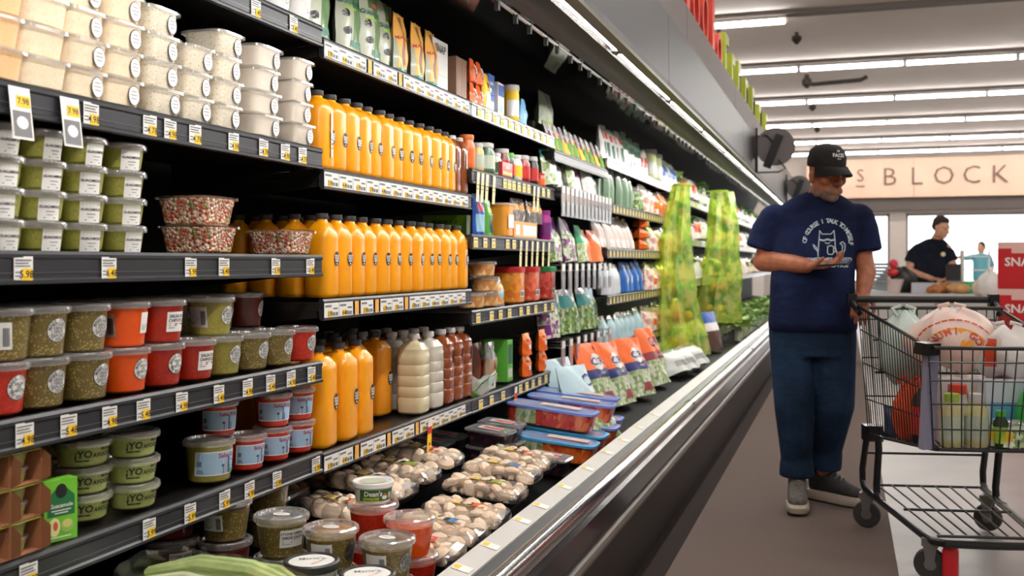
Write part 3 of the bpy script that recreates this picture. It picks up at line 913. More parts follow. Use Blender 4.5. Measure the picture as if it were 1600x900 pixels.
ob('carton_body', MB().box(-.03, 0, -.034, .034, 0, .118).mesh('carton_body', GRN, False), bx)
pr_ = MB()
ff = flat(.0008, 0, 0)
pr_.add([ff(-.028, .048), ff(.028, .048), ff(.028, .085), ff(.012, .1), ff(-.012, .1), ff(-.028, .085)], [(0, 1, 2, 3, 4, 5)], 0)
pr_.disc(.012, .014, flat(.0012, 0, .096), 1, 16)
pr_.text('Guacamole', .0105, flat(.0014, 0, .068), 2, .02)
pr_.bars([(-.02, .02, .058, .060), (-.014, .014, .053, .055)], flat(.0014), 2)
pr_.disc(.012, .018, flat(.0012, -.014, .028), 3, 16)
pr_.disc(.005, .009, flat(.0016, -.012, .03), 4, 12)
pr_.disc(.014, .013, flat(.0014, .012, .028), 5, 16)
pr_.disc(.01, .008, flat(.0018, .012, .032), 6, 16)
pr_.bars([(-.026, .02, .007, .009)], flat(.0014), 2)
ob('carton_print', pr_.mesh('carton_print', [DGRN, INK, WHITE, mat('avocado_flesh', (226, 222, 160), .5), mat('avocado_pit', (200, 92, 50), .5), mat('bowl_green', (150, 190, 90), .5), mat('guac_swirl', (206, 204, 120), .5)], False), bx)
# tubs of mashed avocado, two stacks of three
AVO = speck('mashed_avocado', (158, 166, 92), [(152, 160, 85), (166, 172, 104)], 240, .4, .35, .3)
ap, arf = round_cup(.047, .0535, .046, AVO, .95)
f1 = lambda dr: wrap(arf, -.45, .024, dr)
al = MB()
al.text('¡YO', .021, lambda u, v: f1(.0014)(u - .018, v + .002), 0, .03)
al.bars([(-.034, -.006, -.0125, -.0095)], f1(.0014), 0)
f2 = lambda dr: wrap(arf, .18, .024, dr)
al.text('Mashed', .009, lambda u, v: f2(.0014)(u, v + .011), 0, .02)
al.text('AVOCADO', .0125, lambda u, v: f2(.0014)(u, v - .001), 0, .03)
AL = al.mesh('label', [mat('avocado_ink', (34, 44, 24), .6)], False)
for c in range(2):
    for t in range(3):
        inst(ap + [['label', AL]], 'avocado_tub', f'{["bottom", "middle", "top"][t]} mashed avocado tub in the {["left", "right"][c]} stack', 'tub', (XS - .105 + .03 * c, Yat((138, 197)[c], XS - .09), ZD + t * .0565), .02 + random.uniform(-.08, .05), 'mashed avocado tubs')
for c in range(2):
    for t in range(3):
        inst(ap + [['label', AL]], 'avocado_tub', f'{["bottom", "middle", "top"][t]} mashed avocado tub in the {["left", "right"][c]} shaded rear stack', 'tub', (XS - .23, Yat((98, 150)[c], XS - .22), ZD + t * .0565), .1, 'mashed avocado tubs behind')
tb, trf = round_cup(.036, .042, .05, SAL['dark'])
inst(tb, 'salsa_cup', 'small dark red cup deep behind the mashed avocado tubs', 'cup', (XS - .33, Yat(168, XS - .33), ZD), 0)
# blue label salsa tubs
SKY = mat('label_sky_blue', (160, 190, 216), .55)
def king(rf, h, green=False):
    z0 = h * .5
    f = lambda dr: wrap(rf, -.45, z0, dr)
    mb = MB()
    W, Hh = rf(z0) * 2.6, h * .62
    mb.patch(-W / 2, W / 2, -Hh / 2, Hh / 2, f(.0010), 1, 14, 2)
    mb.patch(-W / 2 + .003, W / 2 - .003, -Hh / 2 + .003, Hh / 2 - .002, f(.0014), 0, 14, 2)
    mb.add([f(.0018)(-W * .3, -Hh * .46), f(.0018)(W * .02, -Hh * .46), f(.0018)(W * .02, Hh * .46), f(.0018)(-W * .02, Hh * .46)], [(0, 1, 2, 3)], 5)
    for u, hh, ww, m_ in ((.05, .5, .02, 2), (.12, .72, .03, 3), (.075, .62, .012, 2), (.17, .36, .02, 3), (-.01, .3, .014, 4), (.005, .4, .02, 6)):
        mb.patch(W * u, W * (u + ww), -Hh * .45, -Hh * .45 + Hh * hh, f(.0022), m_, 2, 2)
    mb.disc(.0045, .0035, f(.0022), 6, 10, (W * -.01 + .002, -Hh * .1))
    mb.text('Salsa King', h * .165, lambda u, v: f(.0026)(u + W * .13, v + Hh * .32), 7, .015)
    if green:
        mb.text('Avocado', h * .09, lambda u, v: f(.0026)(u + W * .27, v + Hh * .1), 6, .01)
        mb.patch(W * .16, W * .46, -Hh * .46, -Hh * .3, f(.0024), 8, 3, 1)
    mb.bars([(-W * .46, -W * .38, -Hh * .1, Hh * .12), (-W * .46, -W * .36, -Hh * .3, -Hh * .26), (-W * .46, -W * .34, -Hh * .38, -Hh * .34)], f(.0022), 9)
    return mb.mesh('label', [SKY, WHITE, mat('tower_pink', (196, 176, 184), .6), mat('tower_blue', (44, 84, 122), .6), mat('tower_pale', (210, 190, 190), .6), mat('label_beam', (196, 214, 230), .55), mat('tower_teal', (40, 100, 130), .6), mat('king_red', (176, 36, 60), .6), mat('grass_green', (80, 160, 80), .6), mat('print_grey_blue', (92, 108, 126), .6)], False)
kg, krf = round_cup(.050, .057, .094, SAL['green'], .95)
inst(kg + [['label', king(krf, .094, True)]], 'salsa_tub', 'large green salsa tub with blue skyline label standing alone', 'tub', (XS - .073, Yat(334, XS - .06), ZD), .1)
kr, krf2 = round_cup(.041, .047, .082, SAL['bright'], .95)
KL = king(krf2, .082)
for i, px in enumerate((390, 431, 468)):
    for t in range(2):
        inst(kr + [['label', KL]], 'salsa_tub', f'{["lower", "upper"][t]} red salsa tub with blue label in the {["left", "middle", "right"][i]} stack', 'tub', (XS - .065 - (.05 if (i, t) == (0, 1) else 0), Yat(px - (18 if (i, t) == (0, 1) else 0), XS - .055), ZD + t * .0925), (.1 if t == 0 else -.25) + random.uniform(-.1, .05), 'red salsa tubs with blue labels')

# ---------------------------------------------------------------- bottles
def bottle_parts(w, h, juice, cap, capr=.019, e=4.5, long_neck=.2, ribs=False, n=24, clear_top=True, d=None):
    d = d or w
    sh = h * (1 - long_neck)
    nk = .0155
    rows = [(w * .86, d * .86, 0, e), (w * .97, d * .97, .006, e)]
    if ribs:
        for k in range(5):
            z = .02 + (sh - .035) * k / 5
            zz = .02 + (sh - .035) * (k + 1) / 5
            rows += [(w, d, z + .004, e), (w, d, zz - .006, e), (w * .955, d * .955, zz - .001, e)]
    else:
        rows += [(w, d, .012, e), (w * .985, d * .985, h * .4, e), (w, d, sh * .93, e)]
    rows += [(w * .97, d * .97, sh, e), (w * .66, d * .66, sh + (h * long_neck) * .42, 3), (nk * 1.1, nk * 1.1, h * .905, 2.2), (nk, nk, h * .935, 2)]
    bm = MB().sloft(rows, n, 0)
    cm = MB().lathe([(capr, h * .935), (capr * 1.03, h * .94), (capr * 1.0, h * .995), (capr * .9, h)], 18)
    return [['bottle', bm.mesh('bottle', juice)], ['cap', cm.mesh('cap', cap)]]
JUICE = mat('orange_juice', (252, 166, 12), .34, coat=.3, var=.05, vscale=9)
JUICEN = mat('nectar_juice', (238, 150, 20), .3, coat=.5, var=.05, vscale=9)
LEMON = mat('lemonade', (222, 208, 170), .25, coat=.6, var=.04)
LEMON2 = mat('lemonade_grey', (206, 200, 186), .25, coat=.6, var=.04)
TEA = mat('brown_tea', (136, 66, 26), .25, coat=.6, var=.08)
CAPG = mat('grey_cap', (58, 60, 62), .5)
CAPW = mat('white_cap', (208, 206, 204), .5)
def badge(x, y0, z0, ru, rv):
    """dark oval badge with three white lines of lettering and a dot"""
    mb = MB()
    mb.disc(ru * 1.08, rv * 1.06, flat(x + .0008, y0, z0), 2, 20)
    mb.disc(ru, rv, flat(x + .0012, y0, z0), 0, 20)
    for i, s in enumerate(('MADE', 'FRESH', 'HERE')):
        mb.text(s, ru * .62, flat(x + .0018, y0, z0 + rv * (.42 - .36 * i)), 1, .03)
    mb.disc(ru * .22, ru * .22, flat(x + .0018, y0, z0 - rv * .7), 1, 10)
    return mb.mesh('badge', [mat('badge_black', (38, 34, 38), .5), WHITE, mat('badge_rim', (176, 130, 60), .5)], False)
J1 = bottle_parts(.043, .232, JUICE, CAPG, e=3.4)
J2 = bottle_parts(.043, .25, JUICE, CAPG, e=3.4, long_neck=.24)
J3 = bottle_parts(.052, .298, JUICE, CAPG, .021, ribs=False, long_neck=.19, d=.050)
J3L = bottle_parts(.052, .285, LEMON, CAPW, .021, ribs=True, long_neck=.19, d=.050)
J3G = bottle_parts(.050, .285, LEMON2, CAPW, .021, ribs=True, long_neck=.19, d=.046)
J3T = bottle_parts(.048, .285, TEA, CAPW, .021, ribs=True, long_neck=.19, d=.044)
J3N = bottle_parts(.052, .295, JUICEN, CAPG, .021, long_neck=.19, d=.050)
B1, B2, B3 = badge(.0428, .016, .095, .0145, .021), badge(.0428, .012, .115, .0145, .021), badge(.0515, .022, .13, .0155, .024)
# upper row
z1 = 1.468 + .006
y0, y1 = Yat(494, XS - .06), Yat(694, XS - .06)
n1 = 13
for i in range(n1):
    y = y0 + (y1 - y0) * i / (n1 - 1)
    pr = J1 + [['badge', B1]]
    if i == 0:
        pr = J1 + [['badge', B1], ['barcode_label', lab_rect(lambda z: .045, .35, .10, .03, .13, [], barcode=False)]]
    inst(pr, 'juice_bottle', nth(i, 'orange juice bottle', 'in the front of the upper row'), 'bottle', (XS - .058 + random.uniform(-.006, .004), y, z1), random.uniform(-.12, .08), 'orange juice bottles of the upper row')
for i in range(8):
    y = y0 - .02 + .1 * i
    inst(J1, 'juice_bottle', nth(i, 'orange juice bottle', 'in the second file of the upper row'), 'bottle', (XS - .155, y + .02, z1), random.uniform(-.1, .1), 'orange juice bottles behind the upper row')
for i in range(2):
    inst(J1, 'juice_bottle', ['shaded juice bottle deepest at the left of the upper row', 'shaded juice bottle third from the front, upper row'][i], 'bottle', (XS - .255 - .1 * (1 - i), y0 + .01, z1), 0, 'orange juice bottles behind the upper row')
TB = bottle_parts(.031, .225, TEA, CAPW, .016, e=5)
for i, px in enumerate((706, 717)):
    inst(TB + [['label', lab_rect(lambda z: .0325, .2, .13, .02, .06, [])]], 'tea_bottle', ['left brown bottle with white cap ending the upper juice row', 'right brown bottle with white cap ending the upper juice row'][i], 'bottle', (XS - .05, Yat(px, XS - .05), z1), 0, 'brown bottles ending the upper row')
# middle row
z2 = 1.09 + .006
y0, y1 = Yat(503, XS - .06), Yat(711, XS - .06)
n2 = 13
for i in range(n2):
    y = y0 + (y1 - y0) * i / (n2 - 1)
    inst(J2 + [['badge', B2]], 'juice_bottle', nth(i, 'orange juice bottle', 'in the front of the middle row'), 'bottle', (XS - .058 + random.uniform(-.007, .004), y, z2), random.uniform(-.12, .1), 'orange juice bottles of the middle row')
for r in range(3):
    for i in range((5, 3, 2)[r]):
        inst(J2, 'juice_bottle', nth(i, 'orange juice bottle', f'in the {["second", "third", "fourth"][r]} file of the middle row'), 'bottle', (XS - .155 - .097 * r, y0 + .003 + .094 * i, z2), random.uniform(-.1, .1), 'orange juice bottles behind the middle row')
# large jugs
z3 = .65 + .006
big = [(496, 0, J3, 1, 'leftmost big orange juice jug on the lowest shelf'), (529, 0, J3, 1, 'second big orange juice jug on the lowest shelf'), (555, 0, J3, 1, 'third big orange juice jug on the lowest shelf'),
       (586, .115, J3N, 1, 'amber nectar jug set back between juice and lemonade'), (647, .0, J3L, 2, 'front cream lemonade jug with ribbed sides'), (670, .0, J3G, 2, 'grey-white lemonade jug right of the cream one'),
       (689, 0, J3T, 2, 'left ribbed brown tea jug on the lowest shelf'), (704, 0, J3T, 2, 'middle ribbed brown tea jug on the lowest shelf'), (718, 0, J3T, 2, 'right ribbed brown tea jug on the lowest shelf')]
LW = lab_rect(lambda z: .0525, .42, .18, .018, .052, [])
for px, dx, pr, k, lab in big:
    extra = [['badge', B3]] if k == 1 else [['label', LW]]
    inst(pr + extra, 'drink_jug', lab, 'jug', (XS - .068 - dx, Yat(px, XS - .066 - dx), z3), random.uniform(-.1, .1), 'large drink jugs on the lowest shelf')
files = [('second', .115, [(2.69, J3), (2.80, J3), (2.91, J3), (3.02, J3), (3.13, J3), (3.46, J3G), (3.565, J3G), (3.665, J3T), (3.762, J3T)]),
         ('third', .23, [(2.71, J3), (2.83, J3), (2.95, J3), (3.22, J3N), (3.34, J3G), (3.45, J3G), (3.56, J3T), (3.66, J3T)]),
         ('fourth', .345, [(2.71, J3), (2.83, J3), (3.1, J3N), (3.4, J3G), (3.6, J3T)])]
for nm, dx, row in files:
    for i, (y, pr) in enumerate(row):
        what = {id(J3): 'orange juice', id(J3N): 'nectar', id(J3G): 'grey-white lemonade', id(J3T): 'brown tea'}[id(pr)]
        inst(pr, 'drink_jug', nth(i, f'shaded {what} jug', f'in the {nm} file back'), 'jug', (XS - .072 - dx, y, z3), random.uniform(-.1, .1), 'drink jugs standing in the shade behind')

# ================================================================ pouches, cartons, jars
def pouch(w, h, t, base, bands=(), prints=(), nu=10, nv=14, seal=.07, wob=.004, flatb=True, seed=1, pinch=.0, topm=None):
    """pillow pouch standing on its base, front to +x; bands (v0, v1, u0, u1, material) colour the print"""
    rnd = random.Random(seed)
    def th(u, v):
        a = (1 - abs(u) ** 3.5)
        b = min(1, (1 - v) / (.55 - seal)) if v > .45 + seal else 1
        b = max(0, b) ** .8 if v < 1 - seal else 0
        lo = 1 if flatb else min(1, v / .12) ** .6
        return t * max(.03, a * b * lo) * (1 if v < 1 - seal else .04) + .0008
    ph = [rnd.uniform(0, 6.28) for _ in range(6)]
    def wb(u, v):
        return wob * (sin(5 * u + ph[0] + 4 * v) * cos(7 * v + ph[1]) + .6 * sin(9 * u + 11 * v + ph[2]))
    def sx(u, v):
        return 1 - pinch * v * v
    mats = [base]
    mi = []
    for b in bands:
        if b[4] not in mats:
            mats.append(b[4])
    def pick(u, v):
        k = 0
        for v0, v1, u0, u1, m in bands:
            if v0 <= v <= v1 and u0 <= u <= u1:
                k = mats.index(m)
        return k
    mb = MB()
    for side in (1, -1):
        o = len(mb.v)
        for j in range(nv + 1):
            for i in range(nu + 1):
                u, v = -1 + 2 * i / nu, j / nv
                mb.v.append((side * th(u, v) + wb(u, v) * (1 if abs(u) < .98 else .3), u * w / 2 * sx(u, v), v * h))
        for j in range(nv):
            for i in range(nu):
                a = o + j * (nu + 1) + i
                f = (a, a + 1, a + nu + 2, a + nu + 1)
                mb.f.append(f if side == 1 else tuple(reversed(f)))
                mb.m.append(pick(-1 + 2 * (i + .5) / nu, (j + .5) / nv))
    # close the bottom
    n = nu + 1
    o2 = (nv + 1) * n
    for i in range(nu):
        mb.f.append((i, o2 + i, o2 + i + 1, i + 1))
        mb.m.append(0)
    parts = [['bag', mb.mesh('bag', mats, True, 60)]]
    if prints:
        fn = lambda d: (lambda y, z: (th(max(-1, min(1, y / (w / 2))), max(0, min(1, z / h))) + wb(y / (w / 2), z / h) + .0015 + d, y, z))
        pm = MB()
        ms = []
        for p in prints:
            if p[-1] not in ms:
                ms.append(p[-1])
        for p in prints:
            if p[0] == 't':
                _, s, size, y, z, m = p
                pm.text(s, size, lambda a, b, y=y, z=z: fn(.001)(a + y, b + z), ms.index(m), .02)
            elif p[0] == 'd':
                _, ru, rv, y, z, m = p
                pm.disc(ru, rv, lambda a, b, y=y, z=z: fn(.0)(a + y, b + z), ms.index(m), 14)
            elif p[0] == 'r':
                _, y0, y1, z0, z1, m = p
                pm.patch(y0, y1, z0, z1, fn(.0), ms.index(m), 3, 3)
        parts.append(['print', pm.mesh('print', ms, False)])
    return parts
def carton(w, d, h, m, prints=(), lid=None, side=None):
    """box with front to +x, w along the shelf, d deep"""
    mb = MB()
    c = .0015
    mb.loft([[(x, y, z) for x, y in ((-d + i, -w / 2 + i), (0 - i, -w / 2 + i), (0 - i, w / 2 - i), (-d + i, w / 2 - i))] for i, z in ((c, 0), (0, c), (0, h - c), (c, h))])
    parts = [['box', mb.mesh('box', m, False)]]
    if prints:
        pm = MB()
        ms = []
        for p in prints:
            if p[-1] not in ms:
                ms.append(p[-1])
        for p in prints:
            k = ms.index(p[-1])
            if p[0] == 't':
                pm.text(p[1], p[2], flat(.0016, p[3], p[4]), k, .02)
            elif p[0] == 'd':
                pm.disc(p[1], p[2], flat(.0012, p[3], p[4]), k, 14)
            elif p[0] == 'r':
                pm.patch(p[1], p[2], p[3], p[4], flat(.0008), k, 1, 1)
            elif p[0] == 's':      # lettering on the end that faces the camera
                pm.text(p[1], p[2], lambda a, b, p=p: (a + p[3], -w / 2 - .001, b + p[4]), k, .02)
            elif p[0] == 'sr':
                pm.add([(p[1], -w / 2 - .0006, p[3]), (p[2], -w / 2 - .0006, p[3]), (p[2], -w / 2 - .0006, p[4]), (p[1], -w / 2 - .0006, p[4])], [(0, 1, 2, 3)], k)
        parts.append(['print', pm.mesh('print', ms, False)])
    return parts
def jar(r, h, food, cap, band=None, neck=.8, capr=None, n=18):
    capr = capr or r * neck * 1.08
    mb = MB().lathe([(r * .9, 0), (r, .006), (r, h * .68), (r * neck, h * .82), (r * neck, h * .86)], n)
    cm = MB().lathe([(capr, h * .85), (capr * 1.03, h * .87), (capr, h * .99), (capr * .9, h)], n)
    parts = [['jar', mb.mesh('jar', food)], ['cap', cm.mesh('cap', cap)]]
    if band:
        f = wrap(r, 0, 0, .0008)
        lm = MB().patch(-r * 1.9, r * 1.9, h * .14, h * .58, f, 0, 12, 1)
        lm.bars([(-r * .6, r * .6, h * .42, h * .47), (-r * .4, r * .5, h * .3, h * .34)], wrap(r, .3, 0, .0014), 1)
        parts.append(['label', lm.mesh('label', [band, GREYINK if band is WHITE else WHITE], False)])
    return parts
def C(name, c, rough=.4, coat=.25):
    return mat('print_' + name, c, rough, coat=coat, bump=.15, bscale=25)
cW, cR, cO, cY, cG = C('white', (232, 230, 226)), C('red', (206, 40, 34)), C('orange', (240, 104, 26)), C('yellow', (246, 200, 40)), C('green', (84, 160, 60))
cDG, cT, cB, cLB, cP = C('dark_green', (24, 92, 66)), C('teal', (40, 138, 138)), C('blue', (32, 84, 172)), C('light_blue', (150, 196, 216)), C('purple', (112, 40, 116))
cLG, cBr, cPk, cGy, cK = C('lime', (168, 206, 66)), C('brown', (116, 66, 44)), C('pink', (232, 178, 170)), C('grey', (160, 162, 162)), C('black', (24, 24, 26))
cPale, cMag, cNavy = C('pale_green', (196, 206, 186)), C('magenta', (176, 40, 140)), C('navy', (36, 44, 110))
SEE = clear('bag_film', (255, 255, 255), .22, .75, .14, .14)
GREENS = speck('salad_leaves', (96, 128, 62), [(70, 104, 48), (150, 172, 110), (196, 206, 168), (120, 150, 84)], 55, .75, .45, .4)
PALEG = speck('pale_salad', (196, 206, 172), [(160, 182, 120), (226, 230, 210), (130, 160, 96)], 50, .7, .45, .4)
MIXV = speck('purple_salad', (200, 206, 186), [(112, 44, 110), (226, 224, 214), (120, 150, 90), (150, 90, 140)], 45, .7, .45, .4)
PINKV = speck('pink_produce', (238, 188, 166), [(246, 214, 200), (230, 150, 120), (224, 160, 150), (250, 236, 226)], 28, .75, .5, .3)

def put(parts, name, label, cat, px, X, z, rot=0.0, group=None, scale=1.0, dy=0.0):
    return inst(parts, name, label, cat, (X, Yat(px, X) + dy, z), rot, group, scale)

# ---------------------------------------------------------------- upper long shelf
ZU = 1.842 + .006
gb = pouch(.13, .235, .026, mat('pouch_pale', (176, 180, 158), .35, coat=.3), [(0, 1, .1, 1.1, C('pouch_green', (84, 122, 66))), (.72, 1, -.4, 1.1, C('pouch_leaf', (74, 112, 66)))],
           [('t', 'GUANABANA', .021, 0, .15, C('pouch_teal', (16, 110, 88))), ('t', 'DRIED', .017, .012, .178, cO), ('d', .014, .012, -.038, .115, cK), ('d', .016, .012, -.03, .062, cK), ('r', -.02, .06, .015, .034, C('pouch_teal', (16, 110, 88))), ('r', -.05, .055, .13, .137, cLG)], seed=3)
for i, px in enumerate((490, 541, 574, 600)):
    put(gb, 'fruit_pouch', nth(i, 'white and green fruit pouch', 'on the upper shelf'), 'pouch', px, XS - .045 - (.03 if i == 3 else 0), ZU, -.12 + .06 * i, 'green fruit pouches')
mp = pouch(.095, .205, .024, C('pouch_amber', (232, 170, 72)), [(0, .55, -1.1, -.8, mat('pouch_pale', (176, 180, 158), .35, coat=.3)), (.12, .95, -.35, .3, C('pouch_rust', (134, 78, 50))), (0, .1, -1.1, 1.1, cT)],
           [('t', 'MARACUYA', .016, .0, .118, cR), ('t', 'PIECES', .013, .005, .138, cT), ('t', 'DRIED', .012, .0, .026, cT)], seed=5)
for i, px in enumerate((622, 649, 671)):
    put(mp, 'fruit_pouch', nth(i, 'amber and brown fruit pouch', 'on the upper shelf'), 'pouch', px, XS - .04, ZU, .05, 'amber fruit pouches')
put(carton(.15, .18, .19, C('carton_white', (208, 206, 202)), [('t', 'SNAP', .042, 0, .155, INK), ('r', -.075, .075, .058, .0595, GREYINK)]), 'carton', 'white carton with black capitals on the upper shelf', 'carton', 688, XS - .03, ZU)
put(carton(.115, .14, .17, C('corrugated', (140, 104, 80)), [('r', -.045, -.04, .0, .17, cBr), ('r', .0, .006, .0, .17, cBr), ('r', .03, .036, 0, .17, cBr)]), 'carton', 'torn brown cardboard carton beside the white carton', 'carton', 721, XS - .04, ZU)
mid = C('carton_rust', (196, 84, 26))
put(carton(.30, .1, .25, mid, [('t', 'MID-DAY', .055, -.06, .21, WHITE), ('t', 'SQUARES', .045, -.06, .16, C('rust_letter', (226, 200, 180)))]), 'carton', 'tall orange-brown carton standing behind the white carton', 'carton', 702, XS - .25, ZU)
barp = pouch(.055, .095, .022, cO, [(.2, .8, -.4, .4, cBr)], [('r', -.012, .012, .03, .07, cW)], seed=9, nu=6, nv=8)
for i in range(4):
    put(barp, 'snack_bar_pack', f'{["lower", "upper"][i // 2]} orange snack pack, {["left", "right"][i % 2]} of the pair by the cardboard carton', 'pouch', 736 + 10 * (i % 2), XS - .05, ZU + .098 * (i // 2), .1, 'orange snack packs')
put(pouch(.07, .16, .02, cY, [(.1, .5, -.6, .3, cW)], [('d', .012, .014, 0, .11, cK)], seed=4), 'snack_pouch', 'yellow snack pouch right of the orange packs', 'pouch', 757, XS - .045, ZU)
put(carton(.075, .1, .075, cB, [('r', -.03, .03, .01, .05, cW)]), 'carton', 'small lower blue and white carton next to the yellow pouch', 'carton', 768, XS - .035, ZU)
put(carton(.075, .1, .09, cB, [('t', 'BAR', .022, 0, .05, WHITE), ('r', -.03, .0, .012, .03, cW)]), 'carton', 'small upper blue carton stacked beside the yellow pouch', 'carton', 768, XS - .035, ZU + .076)
put(carton(.085, .09, .15, cW, [('r', -.04, .04, .09, .14, cB), ('r', -.03, .03, .02, .05, cLB)]), 'carton', 'blue and white upright carton left of the yellow tube', 'carton', 783, XS - .035, ZU)
put(jar(.036, .17, cY, CAPW, cW, .95), 'can', 'yellow tube can with white lid on the upper shelf', 'can', 799, XS - .045, ZU)
put(carton(.035, .09, .13, C('box_multi', (150, 60, 60)), [('r', -.015, .015, .07, .12, cG)]), 'carton', 'narrow red and green carton right of the yellow tube', 'carton', 808, XS - .05, ZU)
put(pouch(.085, .13, .015, C('sky', (110, 178, 220)), [], [('r', -.02, .03, .03, .06, cLB)], seed=8, pinch=.5), 'snack_pouch', 'light blue pouch with pointed top on the upper shelf', 'pouch', 816, XS - .04, ZU)
# ---------------------------------------------------------------- third bay: jars
ZJ = 1.575 + .006
jl = [(729, .034, .14, C('sauce_orange', (226, 110, 40)), C('cap_orange', (226, 120, 50)), cO, 'orange sauce bottle with orange cap'), (745, .03, .12, C('sauce_pale', (232, 196, 120)), CAPW, cPale, 'pale yellow jar with white cap'),
      (757, .045, .13, C('sauce_green', (54, 96, 56)), CAPW, cPale, 'wide green jar with white lid'), (772, .034, .10, cPale, CAPW, cDG, 'pale green jar with white lid'), (784, .036, .13, C('sauce_brown', (120, 50, 34)), CAPW, cR, 'brown sauce jar with red label'),
      (793, .034, .12, cDG, C('cap_green', (96, 190, 70)), cR, 'green capped jar with red label'), (803, .038, .12, cW, CAPW, cY, 'white jar with yellow label'), (815, .04, .13, C('sauce_red', (150, 30, 26)), CAPW, cR, 'red sauce jar with white lid'),
      (831, .032, .14, C('sauce_dark', (46, 30, 26)), CAPW, cR, 'dark sauce bottle with pale cap'), (843, .03, .07, cR, C('cap_red', (210, 60, 40)), cO, 'small red jar')]
for px, r, h, food, cap, band, lab in jl:
    put(jar(r, h, food, cap, band), 'sauce_jar', lab + ' on the third bay jar shelf', 'jar', px, XS - .05, ZJ)
put(carton(.14, .06, .062, cR, [('t', 'SALSA', .02, 0, .04, WHITE), ('r', -.06, .06, .008, .02, cY)]), 'carton', 'red carton lying before the jars of the third bay', 'carton', 793, XS - .004, ZJ)
# ---------------------------------------------------------------- third bay: orange snacks
ZK = 1.31 + .006
put(carton(.14, .2, .085, C('box_green2', (120, 170, 36)), [('s', 'BRAINJUICE', .022, -.1, .055, INK), ('sr', -.16, -.04, .02, .023, cDG)]), 'carton', 'open lime green carton with black capitals behind the juice', 'carton', 738, XS - .10, ZK)
put(pouch(.10, .17, .02, cB, [(.1, .5, -.7, .7, cLB), (.6, .8, -.4, .4, cR)], [], seed=2), 'snack_pouch', 'blue pouch leaning at the start of the third bay', 'pouch', 746, XS - .04, ZK, -.1)
put(pouch(.09, .15, .02, cG, [(.1, .6, -.5, .5, cDG), (.65, .8, -.6, .6, cLG)], [], seed=6), 'snack_pouch', 'green pouch leaning right of the blue pouch', 'pouch', 760, XS - .035, ZK, .1)
put(sq_tub(.06, .145, C('snack_orange', (240, 160, 50)), e=4, taper=.95, lidm=MILK) + [['label', MB().patch(-.04, .04, .04, .1, flat(.0605), 0, 1, 1).mesh('label', cW, False)]], 'snack_tub', 'big orange snack tub with clear lid in the third bay', 'tub', 779, XS - .07, ZK)
tray_o = carton(.36, .1, .075, C('tray_orange', (244, 166, 60)), [('r', -.05, .17, .01, .06, cW), ('r', -.16, -.1, .012, .06, cW)])
put(tray_o, 'display_tray', 'orange and white display tray of clear snack bags', 'tray', 822, XS - .02, ZK)
sb = pouch(.07, .11, .018, SEE, [(.5, .8, -.8, .8, C('snack_fill', (240, 170, 80)))], [], seed=12, nu=8, nv=8)
for i in range(5):
    put(sb, 'snack_bag', nth(i, 'clear snack bag', 'standing in the orange display tray'), 'bag', 803 + 9.5 * i, XS - .06, ZK + .077, random.uniform(-.3, .3), 'clear snack bags in the tray')
put(jar(.03, .15, cMag, C('cap_purple', (140, 40, 130)), cP), 'sauce_bottle', 'magenta bottle at the end of the orange snack shelf', 'bottle', 852, XS - .04, ZK)
# ---------------------------------------------------------------- third bay: cheese rounds and fruit tubs
ZL = 1.003 + .006
CHE = speck('cheese_chunks', (226, 176, 112), [(240, 204, 150), (206, 140, 80)], 45, .6, .4, .4)
cp, _ = round_cup(.055, .06, .055, CHE, .95)
for i, (px, t) in enumerate(((735, 0), (757, 0), (757, 1), (752, 2))):
    put(cp, 'cheese_tub', ['leftmost flat tub of cheese chunks on the fruit shelf', 'lower tub of cheese chunks in the stack', 'middle tub of cheese chunks in the stack', 'top tub of cheese chunks in the stack'][i], 'tub', px, XS - .075, ZL + t * .066, 0, 'tubs of cheese chunks')
put(pouch(.10, .12, .025, SEE, [(.05, .75, -.8, .8, CHE), (.3, .6, -.5, .5, cLB)], [], seed=13), 'snack_bag', 'clear bag of cheese with blue print next to the stack', 'bag', 777, XS - .035, ZL, .1)
FR1 = speck('peach_slices', (236, 150, 50), [(244, 176, 76), (222, 120, 34)], 30, .6, .3, .6)
FR2 = speck('grapefruit_slices', (226, 110, 74), [(236, 140, 96), (206, 80, 50)], 30, .6, .3, .6)
FR3 = speck('cherry_slices', (206, 84, 70), [(222, 120, 100), (180, 50, 44)], 30, .6, .3, .6)
for i, (px, fr, capc, lab) in enumerate(((795, FR1, cR, 'orange fruit tub with red lid, left of three'), (820, FR2, cR, 'orange fruit tub with red lid, middle of three'), (846, FR3, C('lid_green', (36, 130, 70)), 'red fruit tub with green lid, right of three'))):
    pr = [['tub', MB().sloft([(.058, .058, 0, 4), (.066, .066, .008, 4), (.066, .066, .145, 4)], 24).mesh('tub', fr)], ['lid', MB().sloft([(.07, .07, .143, 4), (.071, .071, .165, 4), (.066, .066, .17, 4)], 24).mesh('lid', capc)],
          ['label', MB().patch(-.03, .03, .03, .06, flat(.0668), 0, 1, 1).bars([(-.025 + .006 * q, -.022 + .006 * q, .035, .055) for q in range(8)], flat(.0675), 1).mesh('label', [WHITE, INK], False)]]
    put(pr, 'fruit_tub', lab, 'tub', px, XS - .08, ZL, 0, 'fruit tubs with coloured lids')
